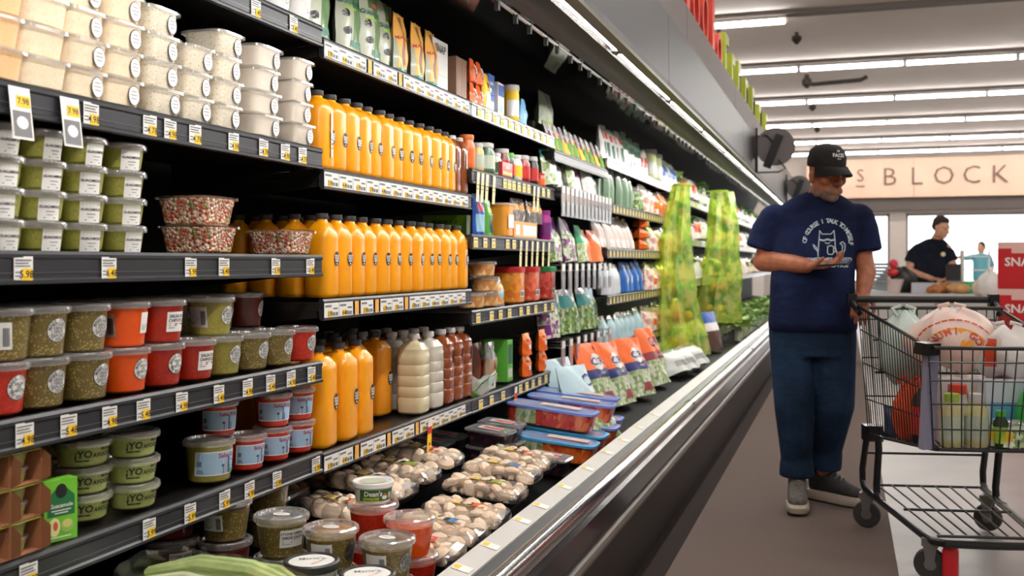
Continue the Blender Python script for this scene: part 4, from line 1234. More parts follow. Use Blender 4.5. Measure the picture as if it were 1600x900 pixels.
# ---------------------------------------------------------------- third bay: lowest shelf
ZM = .648 + .006
put(pouch(.11, .19, .025, C('pouch_brown', (110, 62, 46)), [(.3, .8, -.5, .5, C('pouch_red_brown', (150, 66, 46)))], [('d', .012, .018, 0, .14, cK)], seed=15), 'snack_pouch', 'brown pouch behind the white display tray', 'pouch', 745, XS - .13, ZM, 0)
put(pouch(.1, .18, .025, SEE, [(.1, .6, -.8, .8, C('nut_mix', (190, 150, 110)))], [('d', .012, .02, 0, .08, cK)], seed=16), 'snack_bag', 'clear nut bag leaning in the white display tray', 'bag', 765, XS - .08, ZM + .012, 0)
wt = thing('display_tray', 'low white display tray with black oval logos on lowest shelf', 'tray', (XS - .02, Yat(768, XS), ZM))
ob('tray_wall', MB().loft([[(0, -.11, 0), (0, .11, 0), (0, .11, .075), (0, .03, .058), (0, -.03, .058), (0, -.11, .062)], [(-.003, -.11, 0), (-.003, .11, 0), (-.003, .11, .075), (-.003, .03, .058), (-.003, -.03, .058), (-.003, -.11, .062)]]).mesh('tray_wall', cW, False), wt)
ob('tray_base', MB().box(-.15, 0, -.11, .11, 0, .003).mesh('tray_base', cW, False), wt)
ob('tray_side', MB().loft([[(0, -.11, 0), (0, -.11, .062), (-.15, -.11, .14), (-.15, -.11, 0)], [(0, -.107, 0), (0, -.107, .062), (-.15, -.107, .14), (-.15, -.107, 0)]]).mesh('tray_side', cW, False), wt)
ob('tray_logo', MB().disc(.016, .022, flat(.0015, .07, .034), 0).mesh('tray_logo', cK, False), wt)
ob('tray_logo', MB().disc(.014, .02, flat(.0015, -.06, .032), 0).mesh('tray_logo', cK, False), wt)
put(pouch(.16, .11, .03, C('mint_pouch', (200, 226, 206)), [(.3, .7, -.8, .8, cW), (0, .2, -1, 1, cLG)], [], seed=17), 'snack_pouch', 'mint green and white pouch lying beside the tea jugs', 'pouch', 742, XS - .045, ZM, (0, .8, .1))
put(carton(.075, .12, .19, C('box_leaf', (92, 178, 60)), [('r', -.03, .03, .08, .17, cDG), ('r', -.03, .03, .02, .06, cPale)]), 'carton', 'tall green carton left of the orange pouches', 'carton', 797, XS - .04, ZM)
op = pouch(.115, .105, .024, cO, [(.75, 1, -1.1, 1.1, C('orange_film', (246, 140, 60)))], [('r', -.03, .02, .03, .05, cW), ('t', 'MIX', .018, -.02, .07, cBr)], seed=18)
for i in range(4):
    put(op, 'snack_pouch', f'{["lower", "upper"][i // 2]} orange pouch, {["left", "right"][i % 2]} of two on the lowest third bay shelf', 'pouch', 821 + 25 * (i % 2), XS - .045, ZM + .1 * (i // 2), .03, 'orange pouches on the lowest shelf')

# ---------------------------------------------------------------- fourth bay
put(carton(.3, .14, .14, cK), 'carton', 'black box under the white bag in the fourth bay', 'carton', 846, XS - .10, 1.79)
put(pouch(.22, .21, .04, cPale, [(.0, .18, -1.1, 1.1, cLG), (.75, .95, -.2, .4, cGy)], [('t', 'chips', .03, 0, .11, cGy)], seed=20), 'snack_bag', 'pale bag with lime base high in the fourth bay', 'bag', 850, XS - .17, 1.932, 0)
put(pouch(.2, .21, .04, cPale, [(.0, .2, -1.1, 1.1, cLG)], [], seed=21), 'snack_bag', 'pale bag with lime base leaning right of its twin', 'bag', 882, XS - .17, 1.79, .2)
yp = pouch(.09, .16, .016, cY, [(.5, 1, -1.1, 1.1, cW), (.45, .6, -.7, .7, cO), (0, .5, -1.1, -.6, cG)], [('r', -.03, .03, .1, .13, cGy)], seed=22, nu=8, nv=10)
yp2 = pouch(.09, .16, .016, cY, [(.5, 1, -1.1, 1.1, C('packet_grey', (196, 186, 196))), (.45, .6, -.7, .7, cP)], [('r', -.03, .03, .1, .13, cW)], seed=23, nu=8, nv=10)
for i in range(11):
    put(yp if i % 3 else yp2, 'seed_packet', nth(i, 'yellow and white packet', 'on the sloping top shelf'), 'packet', 862 + 8 * i, XS - .03, 1.787, (0, -.3, .15), 'yellow packets on the sloping shelf')
put(pouch(.2, .14, .04, C('mauve_bag', (120, 92, 90)), [], [], seed=24, pinch=-.2), 'snack_bag', 'mauve bag behind the yellow packets', 'bag', 898, XS - .15, 1.80, 0)
# peg rods with clear ticket holders
PEGC = clear('ticket_holder_plastic', (225, 228, 232), .25, .7, .15, .25)
pegm = MB().tube([(-.45, 0, 0), (0, 0, 0)], .004, 6).tube([(-.45, 0, .03), (.0, 0, .03)], .003, 6)
PEG = pegm.mesh('rod', STEEL)
def holder(h, col):
    mb = MB()
    mb.box(.0, .004, -.034, .034, -h, .04, 0)
    mb.patch(-.03, .03, .0, .036, flat(.005), 1, 1, 1)
    mb.patch(-.028, .028, -h * .9, -h * .35, flat(.005), 2, 1, 1)
    return mb.mesh('ticket_holder', [PEGC, WHITE, col], False)
HA, HB, HC = holder(.12, C('holder_grey', (176, 178, 180))), holder(.11, C('holder_grey2', (140, 140, 144))), holder(.13, C('holder_pink', (196, 140, 146)))
for row, (z, n, hm_) in enumerate(((1.56, 13, HA), (1.155, 9, HB), (.755, 8, HC))):
    for i in range(n):
        y = M[3] + .06 + (M[4] - M[3] - .12) * i / (n - 1)
        inst([['rod', PEG], ['ticket_holder', hm_]], 'peg_hook', nth(i, 'peg hook with ticket holder', f'in the {["upper", "middle", "lower"][row]} peg row'), 'hook', (XS + .03, y, z), 0, f'peg hooks of the {["upper", "middle", "lower"][row]} row')
hb = [(pouch(.18, .2, .04, SEE, [(.0, .7, -1, 1, PALEG), (.3, .6, -.5, .5, cW), (.75, 1, -1.1, 1.1, cT)], [], seed=30), 'clear salad bag with teal top'),
      (pouch(.18, .2, .04, SEE, [(.0, .8, -1, 1, C('white_net', (222, 224, 220))), (.2, .5, -.4, .4, cDG)], [], seed=31), 'white bag with dark green print'),
      (pouch(.16, .19, .04, SEE, [(.0, .75, -1, 1, C('white_net', (222, 224, 220))), (.4, .7, -.5, .3, cMag)], [], seed=32), 'white bag with pink print'),
      (pouch(.18, .2, .04, cG, [(.1, .5, -1, 1, GREENS), (.6, .8, -.6, .6, cDG)], [], seed=33), 'green leaf bag'),
      (pouch(.19, .25, .045, SEE, [(.0, .65, -1, 1, MIXV), (.65, 1, -1.1, 1.1, cP), (.1, .3, -1, -.5, cP)], [], seed=34), 'purple and white salad bag'),
      (pouch(.19, .25, .045, SEE, [(.0, .7, -1, 1, MIXV), (.7, 1, -1.1, 1.1, C('film_grey', (206, 204, 208))), (.2, .5, -.3, .5, cP)], [], seed=35), 'pale salad bag with purple print'),
      (pouch(.17, .22, .04, SEE, [(.0, .6, -1, 1, PALEG), (.5, 1, -1.1, 1.1, C('film_green', (60, 160, 110)))], [], seed=36), 'salad bag with green top'),
      (pouch(.18, .2, .045, SEE, [(.0, .55, -1, 1, C('carrot_bag', (236, 130, 70))), (.5, 1, -1.1, 1.1, cO)], [], seed=37), 'orange vegetable bag'),
      (pouch(.19, .25, .045, SEE, [(.0, .7, -1, 1, GREENS), (.6, .85, -1, .2, cT)], [], seed=38), 'leafy bag with teal print'),
      (pouch(.19, .24, .045, SEE, [(.0, .7, -1, 1, GREENS), (.3, .6, -.6, .6, cDG), (.75, 1, -1.1, 1.1, cLB)], [], seed=39), 'leafy bag with light blue top')]
rows4 = [(1.60, [0, 1, 0, 2, 1, 3], 'upper'), (1.20, [8, 4, 5, 4, 6, 7, 7], 'middle'), (.80, [4, 8, 8, 9, 8, 9], 'lower')]
for z, seq, nm in rows4:
    for i, k in enumerate(seq):
        y = M[3] + .08 + (M[4] - M[3] - .2) * i / (len(seq) - 1)
        inst(hb[k][0], 'salad_bag', nth(i, hb[k][1], f'hanging in the {nm} peg row'), 'bag', (XS - .05 - .03 * (i % 2), y, z), (0, -.15, random.uniform(-.3, .3)), f'bags hanging in the {nm} peg row')

# ---------------------------------------------------------------- bays five and six
def fill(kinds, z, p0, p1, n, name, desc, cat, place, X=XS - .06, lean=0.0, jit=.1, dz=0.0, sc=1.0):
    ya, yb = Yat(p0, X), Yat(p1, X)
    for i in range(n):
        pr = kinds[i % len(kinds)]
        s = sc * random.uniform(.93, 1.07)
        inst(pr, name, nth(i, desc, place), cat, (X + random.uniform(-.01, .01), ya + (yb - ya) * i / max(1, n - 1), z + .006), (0, lean, random.uniform(-jit, jit)), f'{desc}s {place}', s)
wp = pouch(.13, .23, .03, C('pouch_white', (226, 226, 222)), [(.15, .5, -.6, .8, cDG), (.6, .75, -.5, .5, cR)], [], seed=40, nu=8, nv=10)
gp2 = pouch(.13, .24, .03, C('mint_dark', (120, 150, 134)), [(.15, .3, -1, 1, cDG), (.5, .65, -1, 1, cDG), (.35, .45, -1, 1, cW)], [], seed=41, nu=8, nv=10)
rp = pouch(.13, .2, .03, cW, [(.3, .7, -.7, .7, cR)], [], seed=42, nu=8, nv=10)
fill([wp], 1.855, 940, 968, 5, 'snack_pouch', 'white and green pouch', 'pouch', 'on the top shelf of bay five', lean=-.1)
fill([gp2], 1.855, 974, 996, 5, 'snack_pouch', 'dark green lettered pouch', 'pouch', 'on the top shelf of bay five')
fill([rp], 1.855, 1000, 1004, 2, 'snack_pouch', 'red and white pouch', 'pouch', 'on the top shelf of bay five')
fill([jar(.06, .22, C('can_green', (190, 202, 140)), CAPW, cPale, .97)], 1.855, 1012, 1021, 2, 'can', 'pale green can', 'can', 'on the top shelf of bay five')
bb = pouch(.22, .2, .06, SEE, [(0, .7, -1, 1, C('film_pale', (206, 216, 206))), (.3, .7, -.6, .2, cB)], [], seed=43)
fill([bb], 1.855, 1030, 1044, 3, 'produce_bag', 'blue and clear produce bag', 'bag', 'on the top shelf of bay six')
cpk = carton(.10, .1, .24, C('tall_clear_pack', (150, 168, 156)), [('r', -.045, -.02, .01, .23, cW), ('r', .0, .04, .02, .2, C('tall_pack_dark', (74, 96, 84)))])
cpk2 = pouch(.1, .25, .03, SEE, [(0, .75, -1, 1, C('herb_fill', (110, 140, 112)))], [], seed=44, nu=8, nv=8, pinch=.3)
fill([cpk, cpk2], 1.575, 938, 982, 10, 'herb_pack', 'tall clear herb pack', 'pack', 'on the second shelf of bay five', jit=.04)
pk = pouch(.22, .2, .07, SEE, [(0, .8, -1, 1, PINKV)], [], seed=45)
pk2 = pouch(.22, .18, .07, SEE, [(0, .8, -1, 1, PINKV), (.2, .5, -.8, .1, cO)], [], seed=46)
gk = pouch(.2, .18, .06, SEE, [(0, .8, -1, 1, GREENS)], [], seed=47)
ok = pouch(.22, .2, .07, SEE, [(0, .85, -1, 1, C('orange_veg', (242, 130, 40)))], [], seed=48)
fill([gk, pk, pk, pk2, ok, ok], 1.575, 990, 1042, 8, 'produce_bag', 'pink or orange produce bag', 'bag', 'on the second shelf of bay six', jit=.4)
wl = pouch(.12, .23, .03, SEE, [(0, .9, -1, 1, C('white_strip_pack', (222, 212, 206))), (.2, .6, -.4, .4, cPk)], [], seed=49, nu=8, nv=8)
fill([wl], 1.285, 936, 984, 9, 'produce_pack', 'pale slim produce pack', 'pack', 'on the third shelf of bay five', lean=-.25)
go = pouch(.14, .09, .06, cG, [(0, 1, -1.1, -.3, cO)], [], seed=50, flatb=False)
for i in range(3):
    put(go, 'produce_bag', f'{["bottom", "middle", "top"][i]} green and orange tied bag on the third shelf', 'bag', 1001, XS - .06, 1.291 + .085 * i, 0, 'green and orange tied bags')
fill([pk, pk2, pk], 1.285, 1012, 1043, 6, 'produce_bag', 'pink produce bag', 'bag', 'on the third shelf of bay six', jit=.4)
wk = pouch(.13, .2, .04, SEE, [(0, .85, -1, 1, C('milk_white', (224, 228, 234)))], [], seed=51, nu=8, nv=8)
bl = pouch(.13, .22, .04, C('bag_blue', (28, 100, 180)), [(.1, .9, .2, 1.1, cW)], [], seed=52, nu=8, nv=8)
fill([wk], .985, 944, 962, 4, 'produce_pack', 'white and clear pack', 'pack', 'on the fourth shelf of bay five')
fill([bl], .985, 972, 996, 4, 'produce_pack', 'bright blue and white pack', 'pack', 'on the fourth shelf of bay five', lean=-.1)
fill([pk, pk2, pk], .985, 1006, 1045, 7, 'produce_bag', 'peach coloured produce bag', 'bag', 'on the fourth shelf of bay six', jit=.4)
lb = pouch(.14, .19, .04, SEE, [(0, .85, -1, 1, C('aqua_fill', (186, 216, 222))), (.2, .6, -.3, .4, cLB)], [], seed=53, nu=8, nv=8)
fill([lb], .66, 944, 994, 7, 'produce_pack', 'aqua and clear pack', 'pack', 'on the lowest shelf of bay five', lean=-.1)
fill([pk, pk2], .66, 1006, 1050, 7, 'produce_bag', 'salmon coloured produce bag', 'bag', 'on the lowest shelf of bay six', jit=.4)

# ================================================================ goods in the low front well
def zd(X):
    return .346 + (-X - 1.0) * .1186
# deli cups
DC = {}
def deli(kind):
    if kind not in DC:
        DC[kind] = round_cup(.050, .060, .090, SAL[kind], .84, n=28)
    return DC[kind]
_rd = deli('olive')[1]
DL1 = lab_rect(_rd, -.62, .048, .062, .042, ['STONE GRIND', 'VERDE SALSA'], .0092)
DL2 = lab_rect(_rd, -1.5, .048, .055, .04, [], barcode=True)
DL3 = lab_round(_rd, -.05, .045, .023, ['STONE', 'GRIND', 'VERDE', 'SALSA'])
TOPL = MB().disc(.022, .014, lambda u, v: (u, v, .0955), 0, 16).bars([(-.012, .012, -.001, .001)], lambda u, v: (u, v, .0962), 1).mesh('lid_sticker', [WHITE, GREYINK], False)
deck = [(440, -1.30, 1, 'olive', [DL1], 'verde salsa cup with bold white label facing the aisle'), (440, -1.30, 0, 'olive', [], 'verde salsa cup underneath the bold labelled cup'),
        (517, -1.16, 1, 'olive', [DL2, DL3], 'verde salsa cup behind the left black rimmed tub'), (517, -1.16, 0, 'olive', [], 'verde salsa cup at the bottom, left of centre'),
        (605, -1.02, 1, 'olive', [DL2, DL3], 'verde salsa cup before the orange salsa cup'), (605, -1.02, 0, 'olive', [], 'verde salsa cup at the bottom nearest the bumper'),
        (640, -1.045, 1, 'orange', [], 'orange salsa cup nearest the mushroom trays'), (645, -1.045, 0, 'bright', [], 'red salsa cup under the orange one'),
        (583, -1.17, 1, 'bright', [], 'red salsa cup carrying the white and green dip tub'), (583, -1.17, 0, 'bright', [], 'red salsa cup at the bottom under the dip tub'),
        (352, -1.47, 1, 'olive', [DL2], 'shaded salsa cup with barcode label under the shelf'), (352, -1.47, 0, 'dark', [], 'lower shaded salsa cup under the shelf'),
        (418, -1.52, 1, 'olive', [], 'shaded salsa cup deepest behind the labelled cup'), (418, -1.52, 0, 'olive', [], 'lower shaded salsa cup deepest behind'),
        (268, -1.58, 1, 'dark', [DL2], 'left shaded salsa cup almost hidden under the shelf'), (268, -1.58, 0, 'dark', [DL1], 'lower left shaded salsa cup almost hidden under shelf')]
for px, X, t, k, labs, lab in deck:
    pr = deli(k)[0] + [['label', l] for l in labs] + ([['lid_sticker', TOPL]] if t == 1 and k == 'olive' else [])
    put(pr, 'salsa_cup', lab, 'cup', px, X, zd(X) + .012 + t * .1, random.uniform(-.15, .15), 'salsa cups in the low front well')
# white and green dip tub
dn = [['tub', MB().lathe([(.043, 0), (.045, .004), (.050, .042)], 28).mesh('tub', cW)], ['lid', MB().lathe([(.0525, .04), (.0545, .042), (.0545, .052), (.052, .0545), (.046, .0535), (.044, .051), (.001, .0515)], 28, 0, False, True).mesh('lid', C('lid_white', (240, 238, 234)))]]
rfd = lerp_prof([(.044, 0), (.050, .042)])
lm = MB()
fd = lambda dr: wrap(rfd, -.85, .021, dr)
lm.patch(-.055, .055, -.014, .016, fd(.0008), 0, 14, 2)
lm.text("Dean's", .018, lambda u, v: fd(.0016)(u - .018, v + .006), 1, .03)
lm.patch(-.045, -.002, -.0135, -.004, fd(.0012), 2, 4, 1)
lm.text('French Onion', .0075, lambda u, v: fd(.002)(u - .023, v - .0088), 3, .02)
lm.disc(.008, .0055, fd(.0014), 1, 12, (.014, -.004)).disc(.004, .0035, fd(.0018), 4, 10, (.014, .003)).disc(.007, .009, fd(.0014), 5, 12, (.032, .0)).bars([(.046, .053, -.012, .014)], fd(.0016), 1)
dn.append(['label', lm.mesh('label', [C('dip_green', (52, 106, 40)), WHITE, C('dip_lime', (190, 206, 60)), INK, cO, cPale], False)])
dn.append(['lid_print', MB().disc(.036, .036, lambda u, v: (u, v, .0522), 0, 20).mesh('lid_print', cPale, False)])
put(dn, 'dip_tub', 'white dip tub with green label on top of red cup', 'tub', 583, -1.17, zd(-1.17) + .012 + .2, .1)
# black rimmed tubs with printed lids
mr = [['tub', MB().lathe([(.050, 0), (.052, .004), (.057, .07)], 28).mesh('tub', C('tub_grey_white', (208, 208, 196)))], ['lid', MB().lathe([(.0595, .066), (.0615, .068), (.0615, .082), (.058, .085), (.052, .084), (.050, .081)], 28, 0, False, False).mesh('lid', mat('lid_black', (44, 44, 44), .4))]]
pm = MB().lathe([(.052, .0815), (.0005, .0818)], 28, 0, False, True)
pm.text("Marie's", .020, lambda u, v: (.82 * u - .57 * (v + .016), .57 * u + .82 * (v + .016), .0826), 1, .01)
pm.disc(.013, .006, lambda u, v: (v + .016, u - .012, .0824), 2, 12).bars([(0, .03, -.016, -.014)], lambda u, v: (-v + .004, u, .0826), 1)
mr.append(['lid_print', pm.mesh('lid_print', [WHITE, GREYINK, C('peach', (244, 214, 190))], False)])
rfm = lerp_prof([(.051, 0), (.057, .07)])
sm = MB().patch(.0, .022, -.006, .008, wrap(rfm, -.6, .045, .001), 0, 4, 1)
sm.text("Marie's", .007, lambda u, v: wrap(rfm, -.6, .045, .002)(u + .011, v + .001), 1, .02)
for k in range(5):
    sm.bars([(.026 + .004 * k, .029 + .004 * k, -.03 + .004 * k, .004 + .003 * k)], wrap(rfm, -.6, .045, .001), 2)
mr.append(['label', sm.mesh('label', [cDG, WHITE, C('dill', (86, 104, 76))], False)])
for i, (px, X, y0) in enumerate(((487, -1.12, 0), (574, -.985, 0))):
    for t in range(2):
        put(mr, 'dressing_tub', f'{["lower", "upper"][t]} black rimmed white tub, {["left", "right"][i]} of the pair at the frame bottom', 'tub', px, X, zd(X) + .012 + .0865 * t + (.012 if t else 0) * 0, -.1, 'black rimmed dressing tubs')
# celery in film
CEL = mat('celery', (186, 206, 132), .4, coat=.2, var=.18, vscale=25)
CEL2 = mat('celery_heart', (222, 228, 186), .4, coat=.2, var=.1, vscale=25)
def celery(seed):
    r = random.Random(seed)
    mb = MB()
    for k in range(12):
        a, b = r.uniform(-.05, .05), r.uniform(0, .07)
        pts = [(-.16 + .0 * k, a * .7, b * .6 + .02), (-.05, a, b + .035), (.06, a * 1.25, b * 1.2 + .03), (.15, a * 1.5 + r.uniform(-.015, .015), b * 1.1 + .012)]
        mb.tube(pts, [.008, .0125, .013, .010], 7, 0 if r.random() < .7 else 1)
    fm = MB()
    rings = []
    for i in range(13):
        x = -.2 + .4 * i / 12
        w = .088 * (1 - abs(x / .21) ** 4) + .012
        h = .052 * (1 - abs(x / .21) ** 4) + .01
        rings.append([(x, w * cos(2 * pi * j / 18) * (1 + .08 * r.uniform(-1, 1)), .058 + h * sin(2 * pi * j / 18) * (1 + .1 * r.uniform(-1, 1))) for j in range(18)])
    fm.loft(rings, 0)
    return [['stalks', mb.mesh('stalks', [CEL, CEL2])], ['film', fm.mesh('film', clear('celery_film', (255, 255, 255), .03, .4, .16, 0.0))]]
for i, (_, X, Y, rz) in enumerate(((0, -1.2, 1.55, .15), (1, -1.2, 1.72, .05), (2, -1.2, 1.875, -.05))):
    inst(celery(i + 3), 'celery_bag', ['left film bag of celery at the frame bottom', 'middle film bag of celery at the frame bottom', 'right film bag of celery hearts below the black rimmed tubs'][i], 'bag', (X, Y, zd(X) + (.105, .125, .095)[i]), (0, .12, rz), 'film bags of celery', (1, 1, .82)[i])
# mushroom trays
MUSH = mat('mushroom_cap', (238, 212, 184), .5, var=.14, vscale=22)
MUSHB = mat('brown_mushroom_cap', (130, 88, 54), .5, var=.2, vscale=22)
STY = mat('black_foam_tray', (24, 24, 26), .4)
mu = MB().lathe([(.008, -.014), (.0085, -.002), (.021, .0), (.025, .006), (.023, .015), (.014, .021), (.001, .0225)], 12)
MU, MUB = mu.mesh('mushroom', MUSH), mu.mesh('mushroom', MUSHB)
trm = MB().sloft([(.115, .072, 0, 6), (.122, .079, .003, 6), (.136, .092, .026, 6), (.133, .089, .026, 6), (.118, .075, .006, 6)], 28, 0, True, True)
TRM = trm.mesh('tray', STY)
rr = random.Random(11)
fm = MB()
rows_ = []
for sc_, z in ((1.0, .027), (1.0, .04), (.96, .052), (.82, .06), (.5, .063), (.1, .064)):
    rows_.append([(p[0] * (1 + .012 * rr.uniform(-1, 1)), p[1] * (1 + .02 * rr.uniform(-1, 1)), z + .004 * rr.uniform(-1, 1)) for p in sring(.135 * sc_, .091 * sc_, z, 6 if sc_ > .7 else 3, 28)])
fm.loft(rows_, 0, False, True)
WRAP = fm.mesh('wrap', FILM, True, 20)
def sticker(kind):
    cols = {'blue': C('st_blue', (70, 130, 190)), 'orange': C('st_orange', (232, 96, 40)), 'red': C('st_red', (216, 50, 56)), 'violet': C('st_violet', (180, 150, 200)), 'green': C('st_green', (150, 170, 70))}
    mb = MB()
    f = lambda d: (lambda u, v: (u, v, .0668 + d))
    mb.patch(-.055, .06, -.022, .022, f(0), 0, 1, 1)
    mb.patch(-.02, .03, -.018, .018, f(.0006), 1, 1, 1)
    mb.patch(.02, .06, -.02, .02, f(.001), 2, 1, 1)
    mb.text('Baby', .02, lambda u, v: f(.0014)(v + .0, -u)[0:1] + (-u, .0684), 3, .02)
    return mb.mesh('sticker', [C('st_yellow', (240, 206, 120)), INK, cols[kind], WHITE], False)
STKR = {k: sticker(k) for k in ('blue', 'orange', 'red', 'violet', 'green')}
# (X, Y, height over the well, brown, sticker)
trays = [(-1.14, 2.60, 0, 0, 'red', 'white mushroom tray with red sticker nearest the camera'), (-1.14, 2.80, .0, 0, 'blue', 'white mushroom tray with blue sticker beside the bumper'), (-1.14, 3.0, 0, 0, 'orange', 'white mushroom tray with orange sticker beside the bumper'),
         (-1.15, 3.21, .03, 0, 'green', 'large white mushroom tray with pale green sticker'), (-1.16, 3.42, .045, 0, 'blue', 'white mushroom tray with yellow sticker fifth from camera'), (-1.17, 3.63, .05, 0, 'red', 'white mushroom tray last in the front file'),
         (-1.43, 2.72, .02, 0, 'orange', 'white mushroom tray with orange sticker behind the dip tub'), (-1.43, 2.93, .05, 0, 'violet', 'white mushroom tray with violet sticker in the second file'), (-1.44, 3.15, .05, 0, 'green', 'white mushroom tray third in the second file'),
         (-1.44, 3.37, .06, 0, 'red', 'white mushroom tray fourth in the second file'), (-1.72, 2.75, .02, 1, 'orange', 'brown mushroom tray nearest in the shaded rear file'), (-1.72, 2.97, .02, 1, 'green', 'brown mushroom tray second in the shaded rear file'),
         (-1.73, 3.19, .02, 1, 'red', 'brown mushroom tray third in the shaded rear file'), (-1.73, 3.41, .02, 1, 'blue', 'brown mushroom tray last in the shaded rear file')]
for X, Y, dz, br, st, lab in trays:
    rz = random.uniform(-.06, .06)
    t = inst([['tray', TRM], ['wrap', WRAP], ['sticker', STKR[st]]], 'mushroom_tray', lab, 'tray', (X, Y, zd(X) + .012 + dz), (0, .12, rz), 'film wrapped mushroom trays')
    for i in range(5):
        for j in range(3):
            ob('mushroom', MUB if br else MU, t, (-.096 + .048 * i + rr.uniform(-.006, .006), -.052 + .052 * j + rr.uniform(-.005, .005), .033 + rr.uniform(-.004, .006)), (rr.uniform(-1.1, 1.1), rr.uniform(-1.1, 1.1), rr.uniform(0, 6)), (1.32,) * 3)
# stacked empty-looking trays under the higher front ones stay hidden; clear berry boxes
BERRY = speck('dark_berries', (40, 24, 34), [(66, 34, 44), (24, 14, 24), (90, 50, 56)], 60, .6, .4, .3)
cb = sq_tub(.085, .062, BERRY, hy=.062, e=7, taper=.88, lidm=clear('clamshell_plastic', (255, 255, 255), .3, .8, .12, .12), fill=.9) + [['label', MB().patch(-.05, .05, -.03, .03, lambda u, v: (u, v, .0695), 0, 1, 1).patch(-.03, .05, -.012, .012, lambda u, v: (u, v, .0702), 1, 1, 1).mesh('label', [C('berry_label', (214, 206, 206)), cR], False)]]
for i, (X, Y, z) in enumerate(((-1.35, 3.83, 0), (-1.35, 3.83, .07), (-1.36, 4.0, 0), (-1.36, 4.0, .07), (-1.58, 3.75, 0), (-1.58, 3.9, 0), (-1.12, 3.86, .0))):
    inst(cb, 'berry_box', ['lower near clear berry box by the mushrooms', 'upper near clear berry box by the mushrooms', 'lower far clear berry box by the vegetable trays', 'upper far clear berry box by the vegetable trays', 'left shaded clear berry box at the back', 'right shaded clear berry box at the back', 'single clear berry box close to the bumper'][i], 'box', (X, Y, zd(X) + .012 + z), (0, .1, random.uniform(-.1, .1)), 'clear berry boxes')
# long vegetable trays under blue rimmed film
CAR = speck('carrot_sticks', (232, 110, 40), [(240, 140, 70), (206, 70, 30), (222, 90, 40)], 60, .6, .4, .4)
TOM = speck('tomato_mix', (206, 60, 44), [(226, 90, 60), (236, 130, 80), (180, 40, 34)], 45, .6, .35, .5)
BLUF = clear('blue_film', (180, 200, 245), .2, .75, .14, .35)
BLR = C('blue_rim', (110, 140, 220))
BLR2 = C('cyan_rim', (60, 160, 214))
def vegtray(food, rim, hx=.20):
    body = MB().sloft([(hx * .9, .062, 0, 5), (hx * .94, .068, .004, 5), (hx, .076, .05, 5)], 28, 0)
    split = MB().sloft([(.07, .07, .006, 5), (.07, .0775, .0505, 5)], 20, 0, T=Matrix.Translation((-.09, 0, 0)))
    rm = MB().sloft([(hx + .002, .078, .049, 5), (hx + .010, .086, .05, 5), (hx + .010, .086, .056, 5), (hx - .004, .072, .057, 5), (hx - .004, .072, .051, 5)], 28, 0, False, False)
    fl = MB().sloft([(hx - .004, .072, .055, 5), (hx * .5, .035, .058, 4), (.002, .002, .059, 2)], 28, 0, False, True)
    lb_ = MB().patch(-.05, .13, -.03, .03, lambda u, v: (u, v, .0606), 0, 1, 1).bars([(-.03, .1, -.005, .006)], lambda u, v: (u, v, .0612), 1)
    return [['tray', body.mesh('tray', food)], ['dip_section', split.mesh('dip_section', PALEG)], ['rim', rm.mesh('rim', rim)], ['film', fl.mesh('film', BLUF)], ['label', lb_.mesh('label', [C('peach_label', (236, 210, 196)), cW], False)]]
VT = [vegtray(CAR, BLR2, .16), vegtray(TOM, BLR), vegtray(CAR, BLR), vegtray(TOM, BLR2)]
for i, (k, X, Y, z) in enumerate(((0, -1.15, 4.12, 0), (3, -1.2, 4.35, 0), (1, -1.24, 4.33, .062), (2, -1.2, 4.58, 0), (1, -1.22, 4.60, .062), (2, -1.23, 4.80, .0), (1, -1.25, 4.80, .062))):
    inst(VT[k], 'vegetable_tray', ['short carrot tray with cyan rim nearest the berry boxes', 'lower tray with cyan rim second along the bumper', 'upper red vegetable tray second along the bumper', 'lower carrot tray third along the bumper', 'upper red vegetable tray third along the bumper', 'lower carrot tray before the salad bags', 'upper red vegetable tray before the salad bags'][i], 'tray', (X, Y, zd(X) + .012 + z * 1.5), (0, .1, random.uniform(-.08, .08)), 'vegetable trays with blue rims', (1, 1, 1.5))
# salad bags
ob_ = pouch(.25, .33, .05, SEE, [(.0, .5, -1.05, 1.05, PALEG), (.5, 1, -1.1, 1.1, cO), (.44, .55, -1.1, 1.1, cNavy), (.1, .2, -.2, .9, C('maroon', (140, 40, 50)))], [('d', .055, .045, .01, .225, cW), ('t', 'CUR', .055, .01, .225, cNavy), ('t', 'SALAD', .018, .02, .165, cW)], seed=60, wob=.007)
og_ = pouch(.25, .35, .05, SEE, [(.0, .45, -1.05, 1.05, PALEG), (.45, 1, -1.1, 1.1, cO), (.44, .55, -1.1, 1.1, C('maroon', (140, 40, 50)))], [('t', 'GH', .085, .02, .255, cNavy), ('t', 'SALAD', .018, .02, .172, cW)], seed=61, wob=.007)
lbag = pouch(.24, .28, .05, C('bag_ice', (186, 212, 220)), [(.12, .3, -.6, 1.1, cDG), (0, .12, -1, 1, PALEG)], [('t', 'C', .08, .06, .2, cNavy)], seed=62, wob=.007)
bags = [(lbag, 893, -1.33, 'pale blue salad bag nearest the vegetable trays'), (lbag, 917, -1.2, 'pale blue salad bag with green band near the bumper'), (ob_, 941, -1.27, 'leftmost orange salad bag with navy band'), (ob_, 962, -1.5, 'rear left orange salad bag'),
        (ob_, 972, -1.2, 'second front orange salad bag with white oval'), (ob_, 995, -1.48, 'rear middle orange salad bag'), (ob_, 1002, -1.17, 'third front orange salad bag with white oval'), (ob_, 1018, -1.45, 'rear right orange salad bag'), (og_, 1030, -1.17, 'rightmost orange salad bag with big navy letters')]
for i, (k, px, X, lab) in enumerate(bags):
    put(k, 'salad_bag', lab, 'bag', px, X, zd(X) + .02, (0, -.32, -.25 + random.uniform(-.1, .1)), 'salad bags in the low front well', 1.12 if X > -1.4 else 1.2)
